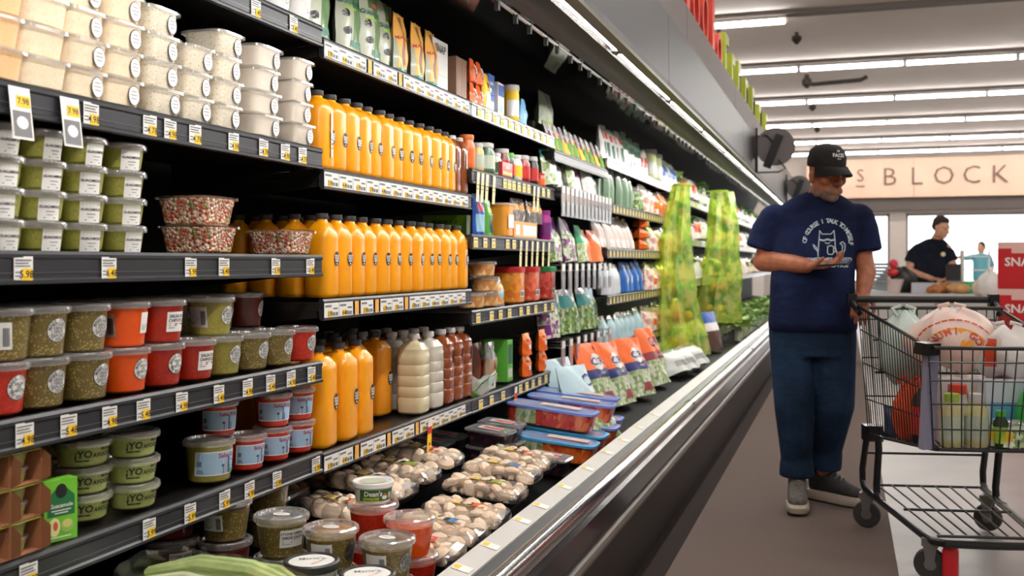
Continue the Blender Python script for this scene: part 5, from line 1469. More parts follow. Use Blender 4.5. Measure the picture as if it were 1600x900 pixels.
for i, (px, X) in enumerate(((930, -1.08), (948, -1.05))):
    put(pouch(.2, .16, .06, SEE, [(0, .8, -1, 1, PALEG)], [], seed=63 + i, wob=.009), 'salad_bag', ['clear bag of pale salad lying before the pale blue bags', 'clear bag of pale salad lying before the orange bags'][i], 'bag', px, X, zd(X) + .02, (0, -.5, -.2), 'clear salad bags')
# white bags farther along
wb1 = pouch(.3, .2, .09, SEE, [(0, .8, -1, 1, C('bag_white_fill', (224, 228, 220))), (.7, .95, -.8, .8, C('bag_blue_band', (90, 130, 210)))], [], seed=65, wob=.01)
wb2 = pouch(.3, .2, .09, SEE, [(0, .85, -1, 1, C('bag_white_fill', (224, 228, 220))), (.2, .4, -.6, .7, cGy)], [], seed=66, wob=.01)
for i, (px, X, z) in enumerate(((1046, -1.35, 0), (1058, -1.15, 0), (1066, -1.32, .1), (1072, -1.12, 0), (1084, -1.3, .12), (1088, -1.1, 0), (1098, -1.25, .1))):
    put([wb1, wb2][i % 2], 'produce_bag', nth(i, f'white {["and blue ", ""][i % 2]}produce bag', 'in the well before the lime drapes'), 'bag', px, X, zd(X) + .02 + z, (0, -.5, -.3), 'white produce bags in the well')
put(pouch(.3, .36, .06, cW, [(.75, 1, -1.1, 1.1, cB), (.0, .5, -1.1, 1.1, C('brown_bag', (88, 60, 50)))], [], seed=67), 'produce_bag', 'tall brown and white bag with blue top beyond the drapes', 'bag', 1116, -1.15, zd(-1.15) + .02, (0, -.2, -.3))
# ---------------------------------------------------------------- lime net drapes
LIMN = clear('lime_net', (232, 242, 150), .05, .25, .4, .31)
_nt = LIMN.node_tree
_df = [n for n in _nt.nodes if n.type == 'BSDF_DIFFUSE'][0]
_tc = _nt.nodes.new('ShaderNodeTexCoord')
_nz = _nt.nodes.new('ShaderNodeTexNoise')
_nz.inputs['Scale'].default_value = 11
_rp = _nt.nodes.new('ShaderNodeValToRGB')
_rp.color_ramp.elements[0].position = .42
_rp.color_ramp.elements[1].position = .58
_rp.color_ramp.elements[0].color = (*srgb((136, 204, 84)), 1)
_rp.color_ramp.elements[1].color = (*srgb((252, 246, 140)), 1)
_nt.links.new(_tc.outputs['Object'], _nz.inputs['Vector'])
_nt.links.new(_nz.outputs['Fac'], _rp.inputs['Fac'])
_nt.links.new(_rp.outputs['Color'], _df.inputs[0])
def drape(w0, w1, d, h, seed):
    r = random.Random(seed)
    ph = [r.uniform(0, 6.28) for _ in range(4)]
    rings = []
    nz = 22
    for i in range(nz + 1):
        v = i / nz
        w = w0 + (w1 - w0) * v ** .9
        ring = []
        for j in range(36):
            a = 2 * pi * j / 36
            f = 1 + .16 * sin(7 * a + ph[0] + 5 * v) + .09 * sin(12 * a + ph[1] - 7 * v) + .09 * sin(9 * v + ph[3] + 2 * a)
            ring.append((w * cos(a) * f + .05 * sin(3.2 * v + ph[1]), d * (.35 + .65 * v) * sin(a) * f + .03 * sin(4 * v + ph[2]), h * (1 - v)))
        rings.append(ring)
    return MB().loft(rings, 0, False, True)
for i, (px, X, w0, w1, z0, h, lab) in enumerate(((1066, -1.25, .07, .18, .46, 1.36, 'nearer lime green net drape hanging over the produce'), (1122, -1.26, .10, .24, .58, 1.36, 'farther and taller lime green net drape over the produce'))):
    t = thing('net_drape', lab, 'net', (X, Yat(px, X), z0), 0, 'lime net drapes')
    ob('net', drape(w0, w1, .22, h, i + 3).mesh('net', LIMN), t)
    ob('top_ring', MB().tube([(w0 * cos(a), .08 * sin(a), h + .005) for a in [2 * pi * k / 16 for k in range(17)]], .008, 6).mesh('top_ring', cLG), t)
    for k in range(6):   # yellow fruit showing inside the net
        ob('fruit', MB().ball((0, 0, 0), (.05, .055, .05), 12, 8).mesh('fruit', [C('fruit_yellow', (246, 196, 60)), C('fruit_orange', (246, 160, 50)), C('fruit_green', (110, 176, 60))][k % 3]), t, (w1 * (-.4 + .16 * k), .0, .08 + (k % 3) * .22 + .05 * i))
# ---------------------------------------------------------------- far produce
LEAF = mat('leaf_green', (100, 148, 66), .5, var=.3, vscale=14)
LEAF2 = mat('leaf_light', (176, 204, 124), .5, var=.25, vscale=14)
STALK = mat('stalk_white', (222, 228, 200), .5, var=.08)
def bunch(seed, n=34, h=.34, lm=LEAF, spread=.09):
    r = random.Random(seed)
    mb, st = MB(), MB()
    for k in range(n):
        a = r.uniform(0, 2 * pi)
        s = r.uniform(.15, 1) * spread
        x, y = s * cos(a), s * sin(a)
        top = h * r.uniform(.62, 1)
        st.tube([(x * .35, y * .35, 0), (x * .7, y * .7, top * .6)], [.008, .005], 5)
        L, W = r.uniform(.08, .13), r.uniform(.03, .05)
        d = Vector((cos(a), sin(a), r.uniform(.2, 1.1))).normalized()
        q = d.cross(Vector((0, 0, 1))).normalized()
        o = Vector((x * .7, y * .7, top * .58))
        nrm = q.cross(d)
        pts = []
        for i in range(5):
            v = i / 4
            c = o + d * L * v - Vector((0, 0, 1)) * .05 * v * v
            ww = W * sin(pi * min(1, .12 + .88 * v)) + .003
            pts += [c - q * ww + nrm * .012, c, c + q * ww + nrm * .012]
        mb.add(pts, [(3 * i + j, 3 * i + j + 1, 3 * i + j + 4, 3 * i + j + 3) for i in range(4) for j in range(2)])
    return [['leaves', mb.mesh('leaves', lm)], ['stalks', st.mesh('stalks', STALK)]]
B_ = [bunch(1), bunch(2, lm=LEAF2), bunch(3, 26, .3, LEAF, .1), bunch(4, 40, .38, LEAF2, .08)]
for r, (X, n) in enumerate(((-1.08, 24), (-1.3, 20))):
    for i in range(n):
        Y = 11.0 + 8.0 * i / (n - 1) if r == 0 else 11.3 + 7.8 * i / (n - 1)
        k = random.randrange(4)
        inst(B_[k], 'greens_bunch', nth(i, f'{["dark green", "light green", "dark green", "light green"][k]} leafy bunch', f'in the {["front", "rear"][r]} file of the far well'), 'vegetable', (X, Y, zd(X) + .012), (0, .15, random.uniform(0, 6)), f'leafy bunches in the {["front", "rear"][r]} file')
wbag = pouch(.24, .22, .08, SEE, [(0, .8, -1, 1, C('onion_white', (226, 224, 214)))], [], seed=70, wob=.01)
rbag = pouch(.24, .22, .08, SEE, [(0, .8, -1, 1, C('radish_white', (230, 220, 216))), (.2, .6, -.7, .2, C('radish_red', (216, 84, 60)))], [], seed=71, wob=.01)
nbag = pouch(.24, .22, .08, SEE, [(0, .8, -1, 1, C('potato_tan', (214, 190, 160)))], [], seed=72, wob=.01)
for r, (z, seq, nm) in enumerate(((1.80, [wbag, B_[1], rbag, wbag, rbag, B_[0], wbag, B_[2], wbag, B_[0], wbag, wbag, B_[1], wbag], 'top'), (1.42, [B_[0], B_[2], wbag, B_[0], rbag, rbag, wbag, wbag, B_[2], nbag, wbag, wbag, B_[0], nbag], 'middle'), (1.02, [wbag, B_[1], nbag, B_[0], wbag, wbag, nbag, wbag, B_[2], nbag, nbag, B_[0], nbag, nbag], 'lowest'))):
    seq = seq + seq[2:] + seq[4:]
    for i, pr in enumerate(seq):
        leafy = pr[0][0] == 'leaves'
        nm2 = 'leafy green bunch' if leafy else {id(wbag): 'white bulb bag', id(rbag): 'red and white bulb bag', id(nbag): 'tan root bag'}[id(pr)]
        Y = M[6] + .2 + 12.5 * i / (len(seq) - 1)
        inst(pr, 'greens_bunch' if leafy else 'produce_bag', nth(i, nm2, f'along the {nm} far shelf'), 'vegetable' if leafy else 'bag', (XS - .08, Y, z + .006), (0, .1 if leafy else -.25, random.uniform(-.4, .4)), f'produce along the {nm} far shelf', 1.0 if leafy else 1.25)

# ================================================================ people
def blob(parts, vox, smooth=3, name='body'):
    """joins closed volumes into one continuous surface"""
    mb = MB()
    for p in parts:
        mb.add(p.v, p.f)
    me = mb.mesh('tmp', WHITE, False)
    o = bpy.data.objects.new('tmp', me)
    COL.objects.link(o)
    m = o.modifiers.new('r', 'REMESH')
    m.mode = 'VOXEL'
    m.voxel_size = vox
    if smooth:
        s = o.modifiers.new('s', 'SMOOTH')
        s.iterations = smooth
        s.factor = .5
    dg = bpy.context.evaluated_depsgraph_get()
    dg.update()
    out = bpy.data.meshes.new_from_object(o.evaluated_get(dg))
    bpy.data.objects.remove(o)
    bpy.data.meshes.remove(me)
    out.name = name
    out.materials.clear()
    out.polygons.foreach_set('use_smooth', [True] * len(out.polygons))
    return out
def cap_(p, q, r0, r1, n=14, flat_=1.0):
    """tapered capsule"""
    P, Q = Vector(p), Vector(q)
    d = (Q - P).normalized()
    pts, rs = [], []
    for t in (-.98, -.8, -.45, 0):
        pts.append(P + d * r0 * t)
        rs.append(r0 * sqrt(max(.02, 1 - t * t)))
    for t in (0, .45, .8, .98):
        pts.append(Q + d * r1 * t)
        rs.append(r1 * sqrt(max(.02, 1 - t * t)))
    return MB().tube(pts, rs, n)
def chain(pts, rs, n=14):
    return [cap_(a, b, ra, rb, n) for (a, b, ra, rb) in zip(pts, pts[1:], rs, rs[1:])]
def ell(c, r, rot=None, n=18, k=12):
    mb = MB().ball((0, 0, 0), r, n, k)
    Mx = Matrix.Translation(c) @ (rot.to_matrix().to_4x4() if rot else Matrix.Identity(4))
    mb.v = [tuple(Mx @ Vector(p)) for p in mb.v]
    return mb
def slab(rows, n=28):
    """torso-like loft; rows (x, y, z, half width, half depth, exponent)"""
    return MB().loft([[(x + p[0], y + p[1], z) for p in sring(a, b, 0, e, n)] for x, y, z, a, b, e in rows])
def xf(mbs, Mx):
    for m in mbs:
        m.v = [tuple(Mx @ Vector(p)) for p in m.v]
    return mbs
def head_volumes():
    """head facing -y, chin at z about -.11, crown at .155"""
    e = Euler
    v = [ell((0, .012, .055), (.076, .097, .100)), ell((0, -.022, -.035), (.061, .070, .078)), ell((0, -.060, -.082), (.034, .030, .026)), ell((0, .0, .0), (.070, .085, .075)),
         cap_((0, -.092, .030), (0, -.113, -.012), .010, .0155), ell((.015, -.098, -.018), (.011, .012, .010)), ell((-.015, -.098, -.018), (.011, .012, .010)),
         cap_((-.045, -.072, .046), (.045, -.072, .046), .016, .016), ell((.044, -.058, -.002), (.026, .026, .026)), ell((-.044, -.058, -.002), (.026, .026, .026)),
         cap_((-.021, -.086, -.046), (.021, -.086, -.046), .0085, .0085), cap_((-.019, -.086, -.058), (.019, -.086, -.058), .0095, .0095),
         cap_((-.03, -.072, -.052), (.03, -.072, -.052), .018, .018), ell((.056, -.01, -.05), (.016, .04, .04)), ell((-.056, -.01, -.05), (.016, .04, .04))]
    for s in (-1, 1):
        v += [ell((s * .079, .014, .004), (.010, .022, .032), e((0, 0, s * .35))), ell((s * .083, .02, .016), (.008, .014, .016), e((0, 0, s * .5)))]
    return v
def hand_volumes(wrist, direction, palm_n, side, curl, size=1.0, thumb=(.6, .5)):
    """palm and five fingers; direction wrist to knuckles, palm_n points out of the palm, side +1/-1 puts the thumb"""
    d = Vector(direction).normalized()
    nrm = Vector(palm_n)
    nrm = (nrm - d * nrm.dot(d)).normalized()
    s = d.cross(nrm).normalized() * side
    W = Vector(wrist)
    k = size
    out = []
    for q in (-.027, -.009, .009, .027):   # palm bones
        out += [cap_(W + s * q * .55 * k + d * .005 * k, W + s * q * k + d * .085 * k, .0155 * k, .0125 * k)]
    lens = [(.040, .026, .022), (.046, .030, .024), (.043, .028, .023), (.033, .021, .020)]
    for f, q in enumerate((.030, .010, -.010, -.029)):
        p = W + s * q * k + d * (.088 - (.006 if f == 3 else 0)) * k
        dd = d + s * (q * 1.6)
        a = 0
        for j, L in enumerate(lens[f]):
            a += curl[j] * (1 + .06 * f)
            v = (dd.normalized() * cos(a) + nrm * sin(a)).normalized()
            nx = p + v * L * k
            out.append(cap_(p, nx, (.0098 - .0012 * j) * k, (.0088 - .0012 * j) * k, 10))
            p = nx
    p = W + s * .030 * k + d * .025 * k
    v = (d * .62 + s * .75 + nrm * thumb[0] * .7).normalized()
    out.append(cap_(W + d * .01 * k + s * .012 * k, p + v * .025 * k, .017 * k, .013 * k))
    p = p + v * .028 * k
    v2 = (d * .9 + s * .25 + nrm * thumb[1]).normalized()
    out.append(cap_(p, p + v2 * .034 * k, .0115 * k, .010 * k, 10))
    p = p + v2 * .034 * k
    v3 = (d * .95 - s * .05 + nrm * thumb[1] * 1.2).normalized()
    out.append(cap_(p, p + v3 * .026 * k, .0098 * k, .008 * k, 10))
    return out
def skin(name, c, c2):
    m, nt, b = _new(name)
    tc = nt.nodes.new('ShaderNodeTexCoord')
    n = nt.nodes.new('ShaderNodeTexNoise')
    n.inputs['Scale'].default_value = 24
    n.inputs['Detail'].default_value = 4
    nt.links.new(tc.outputs['Object'], n.inputs['Vector'])
    r = nt.nodes.new('ShaderNodeValToRGB')
    r.color_ramp.elements[0].position = .35
    r.color_ramp.elements[1].position = .65
    r.color_ramp.elements[0].color = (*srgb(c), 1)
    r.color_ramp.elements[1].color = (*srgb(c2), 1)
    nt.links.new(n.outputs['Fac'], r.inputs['Fac'])
    nt.links.new(r.outputs['Color'], b.inputs['Base Color'])
    b.inputs['Roughness'].default_value = .45
    return m
def denim(name, c):
    m, nt, b = _new(name)
    tc = nt.nodes.new('ShaderNodeTexCoord')
    n = nt.nodes.new('ShaderNodeTexNoise')
    n.inputs['Scale'].default_value = 5
    n.inputs['Detail'].default_value = 3
    n2 = nt.nodes.new('ShaderNodeTexNoise')
    n2.inputs['Scale'].default_value = 260
    mx = nt.nodes.new('ShaderNodeMath')
    mx.operation = 'MULTIPLY_ADD'
    mx.inputs[1].default_value = .35
    nt.links.new(tc.outputs['Object'], n.inputs['Vector'])
    nt.links.new(tc.outputs['Object'], n2.inputs['Vector'])
    nt.links.new(n2.outputs['Fac'], mx.inputs[0])
    nt.links.new(n.outputs['Fac'], mx.inputs[2])
    r = nt.nodes.new('ShaderNodeValToRGB')
    r.color_ramp.elements[0].position = .45
    r.color_ramp.elements[1].position = .85
    r.color_ramp.elements[0].color = (*srgb([x * .72 for x in c]), 1)
    r.color_ramp.elements[1].color = (*srgb([min(255, x * 1.35) for x in c]), 1)
    nt.links.new(mx.outputs[0], r.inputs['Fac'])
    nt.links.new(r.outputs['Color'], b.inputs['Base Color'])
    b.inputs['Roughness'].default_value = .9
    b.inputs['Specular IOR Level'].default_value = .15
    bp = nt.nodes.new('ShaderNodeBump')
    bp.inputs['Strength'].default_value = .5
    bp.inputs['Distance'].default_value = .012
    n3 = nt.nodes.new('ShaderNodeTexNoise')
    n3.inputs['Scale'].default_value = 16
    mpn = nt.nodes.new('ShaderNodeMapping')
    mpn.inputs['Scale'].default_value = (1, 1, 1.8)
    nt.links.new(tc.outputs['Object'], mpn.inputs['Vector'])
    nt.links.new(mpn.outputs[0], n3.inputs['Vector'])
    nt.links.new(n3.outputs['Fac'], bp.inputs['Height'])
    nt.links.new(bp.outputs['Normal'], b.inputs['Normal'])
    return m
def project(mb2d, target, origin_y, depth=.0025):
    """lays flat print (x, z) on a surface met when looking along +y"""
    bvh = BVHTree.FromPolygons([v.co[:] for v in target.vertices], [tuple(p.vertices) for p in target.polygons])
    out = []
    for x, _, z in mb2d.v:
        hit = bvh.ray_cast(Vector((x, origin_y, z)), Vector((0, 1, 0)))
        out.append((x, (hit[0].y if hit[0] else origin_y + .2) - depth, z))
    mb2d.v = out
    return mb2d
def ribbon(pts, w, m=0):
    mb = MB()
    for a, b in zip(pts, pts[1:]):
        A, B = Vector((a[0], 0, a[1])), Vector((b[0], 0, b[1]))
        d = (B - A).normalized()
        n = Vector((-d.z, 0, d.x)) * w / 2
        mb.add([A - n - d * w * .3, B - n + d * w * .3, B + n + d * w * .3, A + n - d * w * .3], [(0, 1, 2, 3)], m)
    return mb
def shoe(mats, yaw, pitch, loc, parent):
    """running shoe pointing to -y"""
    up = MB().loft([[(p[0] + dx, y, p[2]) for p in [(w * cos(a), 0, max(.0, h * (.5 + .5 * sin(a)))) for a in [2 * pi * k / 16 for k in range(16)]]] for y, w, h, dx in
                    ((.075, .022, .075, 0), (.068, .036, .105, 0), (.03, .043, .115, 0), (-.02, .042, .105, 0), (-.07, .044, .082, 0), (-.12, .047, .062, 0), (-.165, .045, .05, 0), (-.195, .034, .042, .0), (-.208, .014, .03, 0))])
    so = MB().loft([[(x * w, y * 1.0, z) for x, y in [(cos(a), 0.0) for a in [0]]] for w, z in ((1, 0),)] ) if False else MB()
    ring = [(.038, .08), (.047, .04), (.044, -.02), (.048, -.09), (.052, -.14), (.046, -.185), (.028, -.212), (0, -.22)]
    out = [(x, y) for x, y in ring] + [(-x, y) for x, y in reversed(ring[:-1])]
    so.loft([[(x * s, y * s, z) for x, y in out] for s, z in ((.94, -.022), (1.0, -.016), (1.03, .004), (.98, .014))])
    so2 = MB().loft([[(x * s, y * s, z) for x, y in out] for s, z in ((.9, -.029), (.95, -.02))])
    R = Euler((pitch, 0, yaw))
    o = ob('shoe', up.mesh('shoe', mats[0]), parent, loc, R, (1.08, 1.05, 1.25))
    ob('sole', so.mesh('sole', mats[1]), o)
    ob('tread', so2.mesh('tread', mats[2]), o)
    lc = MB()
    for k in range(4):
        y = -.035 - .022 * k
        z = .104 - .0105 * k
        lc.tube([(-.026, y + .008, z - .012), (0, y - .004, z + .004), (.026, y + .008, z - .012)], .0032, 5)
    ob('laces', lc.mesh('laces', mats[3]), o)
    return o

# ---------------------------------------------------------------- the shopper
man = thing('person', 'man in navy t-shirt, jeans and black cap holding a phone by the cart', 'person', (-.15, 5.2, 0), 0, None, (.965, 1, 1))
SK = skin('skin_deep_brown', (152, 88, 60), (180, 110, 78))
BEARD = mat('grey_beard', (138, 112, 98), .8, var=.35, vscale=180)
hv = head_volumes()
HR = Matrix.Translation((.068, -.045, 1.605)) @ Euler((.16, 0, .62)).to_matrix().to_4x4()
xf(hv, HR)
neck = [cap_((.03, .02, 1.48), (.06, -.012, 1.57), .074, .064)]
torso = [slab([(.0, .0, .86, .175, .12, 2.5), (.0, -.005, .98, .19, .145, 2.4), (.0, -.015, 1.10, .19, .15, 2.4), (.005, -.01, 1.25, .185, .13, 2.4), (.015, 0, 1.40, .18, .10, 2.4), (.02, .01, 1.47, .13, .08, 2.2), (.03, .015, 1.525, .07, .06, 2)])]
RS, RE, RW = (-.18, .01, 1.41), (-.245, -.01, 1.205), (-.022, -.225, 1.185)
LS, LE, LW_ = (.215, .02, 1.41), (.245, .0, 1.215), (.240, -.13, 1.055)
arms = chain([RS, RE], [.050, .050]) + chain([RE, (-.15, -.10, 1.20), RW], [.052, .052, .036]) + chain([LS, LE], [.048, .048]) + chain([LE, (.256, -.05, 1.155), LW_], [.048, .048, .034])
hands = hand_volumes(RW, (.88, -.22, .06), (.15, -.30, .95), 1, (.15, .5, .45), 1.12, (.5, .55)) + hand_volumes(LW_, (-.12, -.62, -.45), (-.1, .3, -1.0), 1, (.35, .75, .6), 1.1, (.6, .3))
RH, RK, RA = (-.095, 0, .90), (-.083, -.055, .49), (-.078, .0, .10)
LH, LK, LA = (.088, .0, .90), (.10, .01, .50), (.052, .16, .12)
legs = chain([RH, RK, RA], [.095, .062, .042]) + chain([LH, LK, LA], [.095, .062, .042]) + [slab([(0, .0, .80, .16, .11, 2.5), (0, 0, .92, .175, .12, 2.5)])]
body = blob(hv + neck + torso + arms + hands + legs, .0055, 2, 'body')
HRI = HR.inverted()
body.materials.append(SK)
body.materials.append(BEARD)
for p in body.polygons:
    c = HRI @ p.center
    if -.13 < c.z < -.028 and c.y < -.0 and abs(c.x) < .09:
        lip = abs(c.x) < .021 and -.064 < c.z < -.040 and c.y < -.08
        if not lip and (c.z < -.05 or abs(c.x) < .035) and c.z < -.034 + .0 * c.x:
            p.material_index = 1
ob('body', body, man)
EYE = mat('eye_white', (206, 196, 186), .25)
for s in (-1, 1):
    e_ = ob('eye', MB().ball((0, 0, 0), .0125, 12, 8).mesh('eye', EYE), man, HR @ Vector((s * .031, -.078, .026)))
    ob('iris', MB().ball((0, 0, 0), .0065, 10, 6).mesh('iris', mat('iris_dark', (30, 18, 14), .2)), e_, (HR.to_3x3() @ Vector((0, -.0085, -.002))))
SHIRT = denim('navy_cotton', (24, 31, 58))
stx = [slab([(.0, .0, .868, .215, .155, 2.6), (.0, -.01, .90, .219, .165, 2.6), (.0, -.018, 1.0, .212, .172, 2.5), (-.002, -.026, 1.10, .206, .172, 2.4), (.005, -.018, 1.22, .203, .155, 2.4), (.012, -.006, 1.34, .21, .13, 2.4), (.016, .004, 1.42, .222, .115, 2.4), (.02, .01, 1.475, .192, .102, 2.2), (.026, .014, 1.515, .135, .090, 2.1), (.032, .012, 1.540, .088, .076, 2)], 36)]
stx += [cap_((-.18, .012, 1.41), (-.19, .012, 1.41), .082, .082), cap_((.212, .02, 1.41), (.22, .02, 1.41), .08, .08)]
stx += [MB().tube([(-.19, .012, 1.42), (-.222, .008, 1.36), (-.255, .0, 1.262)], [.074, .082, .084], 20), MB().tube([(.222, .02, 1.425), (.24, .015, 1.36), (.258, .005, 1.25)], [.072, .077, .078], 20)]
shirt = blob(stx, .009, 4, 't_shirt')
shirt.materials.append(SHIRT)
ob('t_shirt', shirt, man)
# neck band
ob('collar', MB().tube([(.036 + .083 * cos(a), .004 + .074 * sin(a), 1.530 + .018 * sin(a)) for a in [2 * pi * k / 28 for k in range(29)]], .009, 8).mesh('collar', SHIRT), man)
JEANS = denim('blue_denim', (27, 42, 62))
jx = chain([(-.10, .0, .86), (-.088, -.05, .50), (-.078, .0, .22)], [.120, .100, .078]) + chain([(.098, .0, .86), (.108, .015, .51), (.064, .138, .25)], [.118, .098, .076])
jx += [MB().tube([(-.078, -.004, .22), (-.078, -.004, .145)], [.084, .088], 20), MB().tube([(.066, .135, .25), (.058, .147, .17)], [.08, .083], 20)]
jx += [slab([(0, .0, .74, .19, .125, 2.8), (0, 0, .84, .205, .14, 2.6), (0, 0, .90, .20, .14, 2.6)])]
jeans = blob(jx, .009, 4, 'jeans')
jeans.materials.append(JEANS)
ob('jeans', jeans, man)
SHM = (mat('shoe_grey', (92, 86, 80), .8, var=.25, vscale=60), mat('shoe_sole_pale', (176, 164, 148), .7), mat('shoe_tread_black', (22, 20, 20), .8), mat('shoe_lace_grey', (120, 114, 108), .8))
SHM2 = (mat('shoe_grey_shaded', (42, 40, 40), .8, var=.25, vscale=60), SHM[1], SHM[2], SHM[3])  # rear shoe of the pair: shade put into a darker upper colour
shoe(SHM, .05, 0, (-.075, -.01, .0365), man)
shoe(SHM2, 1.05, 0, (.055, .15, .0365), man)
# cap
CAPM = mat('black_cap_cloth', (26, 25, 25), .85, bump=.3, bscale=200)
cp_ = MB().lathe([(.088, .056), (.0905, .07), (.0895, .105), (.079, .138), (.055, .160), (.022, .170), (.002, .1715)], 28)
cp_.v = [(x, y * 1.16 + .012, z) for x, y, z in cp_.v]
capme = cp_.mesh('cap', CAPM)
cap_o = ob('cap', capme, man)
cap_o.matrix_local = HR
br_ = MB()
rings = []
for j in range(15):
    a = -pi + pi * j / 14
    rings.append((cos(a), sin(a)))
top, bot = [], []
for k in range(5):
    q = k / 4
    for cx, sy in rings:
        x = .084 * cx * (1 - .04 * q)
        y = -.012 + .100 * sy * (1 + .72 * q * max(0, -sy) ** .7)
        z = .062 - .016 * q - .022 * q * cx * cx - .012 * q * q
        top.append((x, y, z + .003))
        bot.append((x, y, z - .003))
fs = [(k * 15 + j, k * 15 + j + 1, (k + 1) * 15 + j + 1, (k + 1) * 15 + j) for k in range(4) for j in range(14)]
br_.add(top, fs).add(bot, [tuple(reversed(f)) for f in fs])
br_.add([top[60 + j] for j in range(15)] + [bot[60 + j] for j in range(15)], [(j, 15 + j, 16 + j, j + 1) for j in range(14)])
ob('brim', br_.mesh('brim', CAPM), cap_o)
lt = MB()
for s_, size, z in (('OF', .012, .138), ('FACES', .023, .118), ('BY JO', .008, .102)):
    lt.text(s_, size, lambda u, v, z=z: (u, 0, v + z), 0, .03)
project(lt, capme, -.3, .0015)
ob('cap_lettering', lt.mesh('cap_lettering', mat('cap_print_white', (226, 222, 216), .7), False), cap_o)
# chest print: an arc of lettering over a line drawing of a cat with a mug
PRW = mat('shirt_print', (190, 206, 214), .7)
pt = MB()
cx, cz, R_ = .075, 1.29, .108
msg = 'OF COURSE I TALK TO MYSELF'
for i, c in enumerate(msg):
    if c == ' ':
        continue
    a = pi * .98 - (i + .5) / len(msg) * pi * 1.0
    rot = a - pi / 2
    vs, fs = text2d(c, .03)
    pts = []
    for x, y in vs:
        x, y = x * .029, y * .029
        pts.append((cx + R_ * cos(a) + x * cos(rot) - y * sin(rot), 0, cz + R_ * sin(a) + x * sin(rot) + y * cos(rot)))
    pt.add(pts, fs)
pt.text('SOMETIMES I NEED', .027, lambda u, v: (u + cx, 0, v + 1.212), 0, .03)
pt.text('EXPERT ADVICE', .027, lambda u, v: (u + cx, 0, v + 1.186), 0, .03)
def line(pts, w=.0045):
    q = ribbon([(cx + x, cz + z) for x, z in pts], w)
    pt.add(q.v, q.f)
line([(-.045, -.045), (-.04, .02), (-.038, .062), (-.026, .045), (.016, .045), (.03, .062), (.034, .02), (.036, -.02), (.045, -.05)])
line([(-.036, .018), (-.02, .014), (0, .02), (.018, .014), (.032, .018)], .008)
line([(-.012, .004), (0, -.001), (.01, .004)])
line([(-.045, -.045), (-.052, -.02), (-.068, -.005), (-.062, -.022), (-.05, -.032)])
line([(-.045, -.045), (-.044, -.062)])
line([(.045, -.05), (.05, -.062)])
line([(.058, .0), (.07, -.01), (.068, -.035), (.05, -.048), (.064, -.052), (.08, -.034), (.082, -.004), (.07, .008), (.058, .0)])
line([(.0, -.015), (.0, -.045), (.006, -.052), (.022, -.052), (.028, -.045), (.028, -.015), (.014, -.01), (.0, -.015)])
line([(.028, -.022), (.038, -.024), (.038, -.038), (.028, -.04)])
project(pt, shirt, -.6, .003)
ob('shirt_print', pt.mesh('shirt_print', PRW, False), man)
# phone in his right hand
ph_ = thing('phone', 'dark smartphone held flat in the shopper\'s right hand', 'phone', (-.134 + .085, 5.2 - .268, 1.197), (.25, -.05, -.25))
ob('phone_body', MB().box(-.072, .072, -.036, .036, -.004, .004).mesh('phone_body', mat('phone_case', (42, 42, 46), .35), False), ph_)
ob('screen', MB().box(-.067, .067, -.032, .032, .004, .0046).mesh('screen', mat('phone_glass', (120, 130, 140), .08), False), ph_)

# ---------------------------------------------------------------- the worker behind the counter
emp = thing('person', 'worker in black t-shirt looking down behind the far counter', 'person', (.97, 13.5, 0))
SK2 = skin('skin_light', (206, 150, 122), (222, 170, 142))
hv2 = head_volumes()
HR2 = Matrix.Translation((.15, -.03, 1.605)) @ Euler((.3, 0, .85)).to_matrix().to_4x4()
xf(hv2, HR2)
eb = hv2 + [cap_((.09, .03, 1.45), (.135, .0, 1.55), .068, .06), slab([(.0, .03, .8, .17, .12, 2.5), (.02, .02, 1.1, .17, .12, 2.4), (.06, .02, 1.35, .18, .10, 2.4), (.08, .03, 1.44, .1, .07, 2)])]
eb += chain([(-.13, .02, 1.36), (-.22, -.03, 1.10)], [.06, .045]) + chain([(-.22, -.03, 1.10), (.04, -.22, 1.0)], [.046, .032]) + chain([(.22, .0, 1.37), (.30, -.06, 1.12)], [.058, .045]) + chain([(.30, -.06, 1.12), (.20, -.28, 1.0)], [.045, .032])
eb += hand_volumes((.04, -.22, 1.0), (.9, -.35, -.05), (0, -.3, -1), -1, (.3, .5, .4)) + hand_volumes((.20, -.28, 1.0), (-.7, -.5, -.1), (0, 0, -1), 1, (.3, .5, .4))
eb += chain([(-.07, .03, .88), (-.08, .02, .48), (-.08, .05, .08)], [.09, .06, .045]) + chain([(.1, .03, .88), (.1, .02, .48), (.1, .05, .08)], [.09, .06, .045])
eb += [cap_((-.08, .05, .045), (-.08, -.1, .035), .042, .036), cap_((.1, .05, .045), (.1, -.1, .035), .042, .036)]
ebm = blob(eb, .009, 2, 'body')
ebm.materials.append(SK2)
ob('body', ebm, emp)
es = [slab([(.0, .03, .80, .195, .145, 2.5), (.01, .02, .95, .2, .15, 2.5), (.03, .015, 1.15, .195, .145, 2.4), (.05, .02, 1.36, .205, .12, 2.4), (.06, .025, 1.43, .18, .10, 2.2), (.08, .03, 1.475, .12, .09, 2), (.088, .03, 1.495, .08, .07, 2)]),
      MB().tube([(-.08, .02, 1.38), (-.15, .01, 1.31), (-.20, -.01, 1.20)], [.075, .082, .08], 18), MB().tube([(.17, .01, 1.38), (.235, -.01, 1.31), (.275, -.035, 1.21)], [.072, .078, .076], 18)]
esm = blob(es, .014, 4, 't_shirt')
esm.materials.append(denim('black_cotton', (24, 26, 38)))
ob('t_shirt', esm, emp)
bdg = MB().disc(.028, .028, lambda u, v: (u + .17, 0, v + 1.30), 0, 14)
project(bdg, esm, -.6, .004)
ob('badge', bdg.mesh('badge', mat('badge_cream', (226, 214, 160), .5), False), emp)
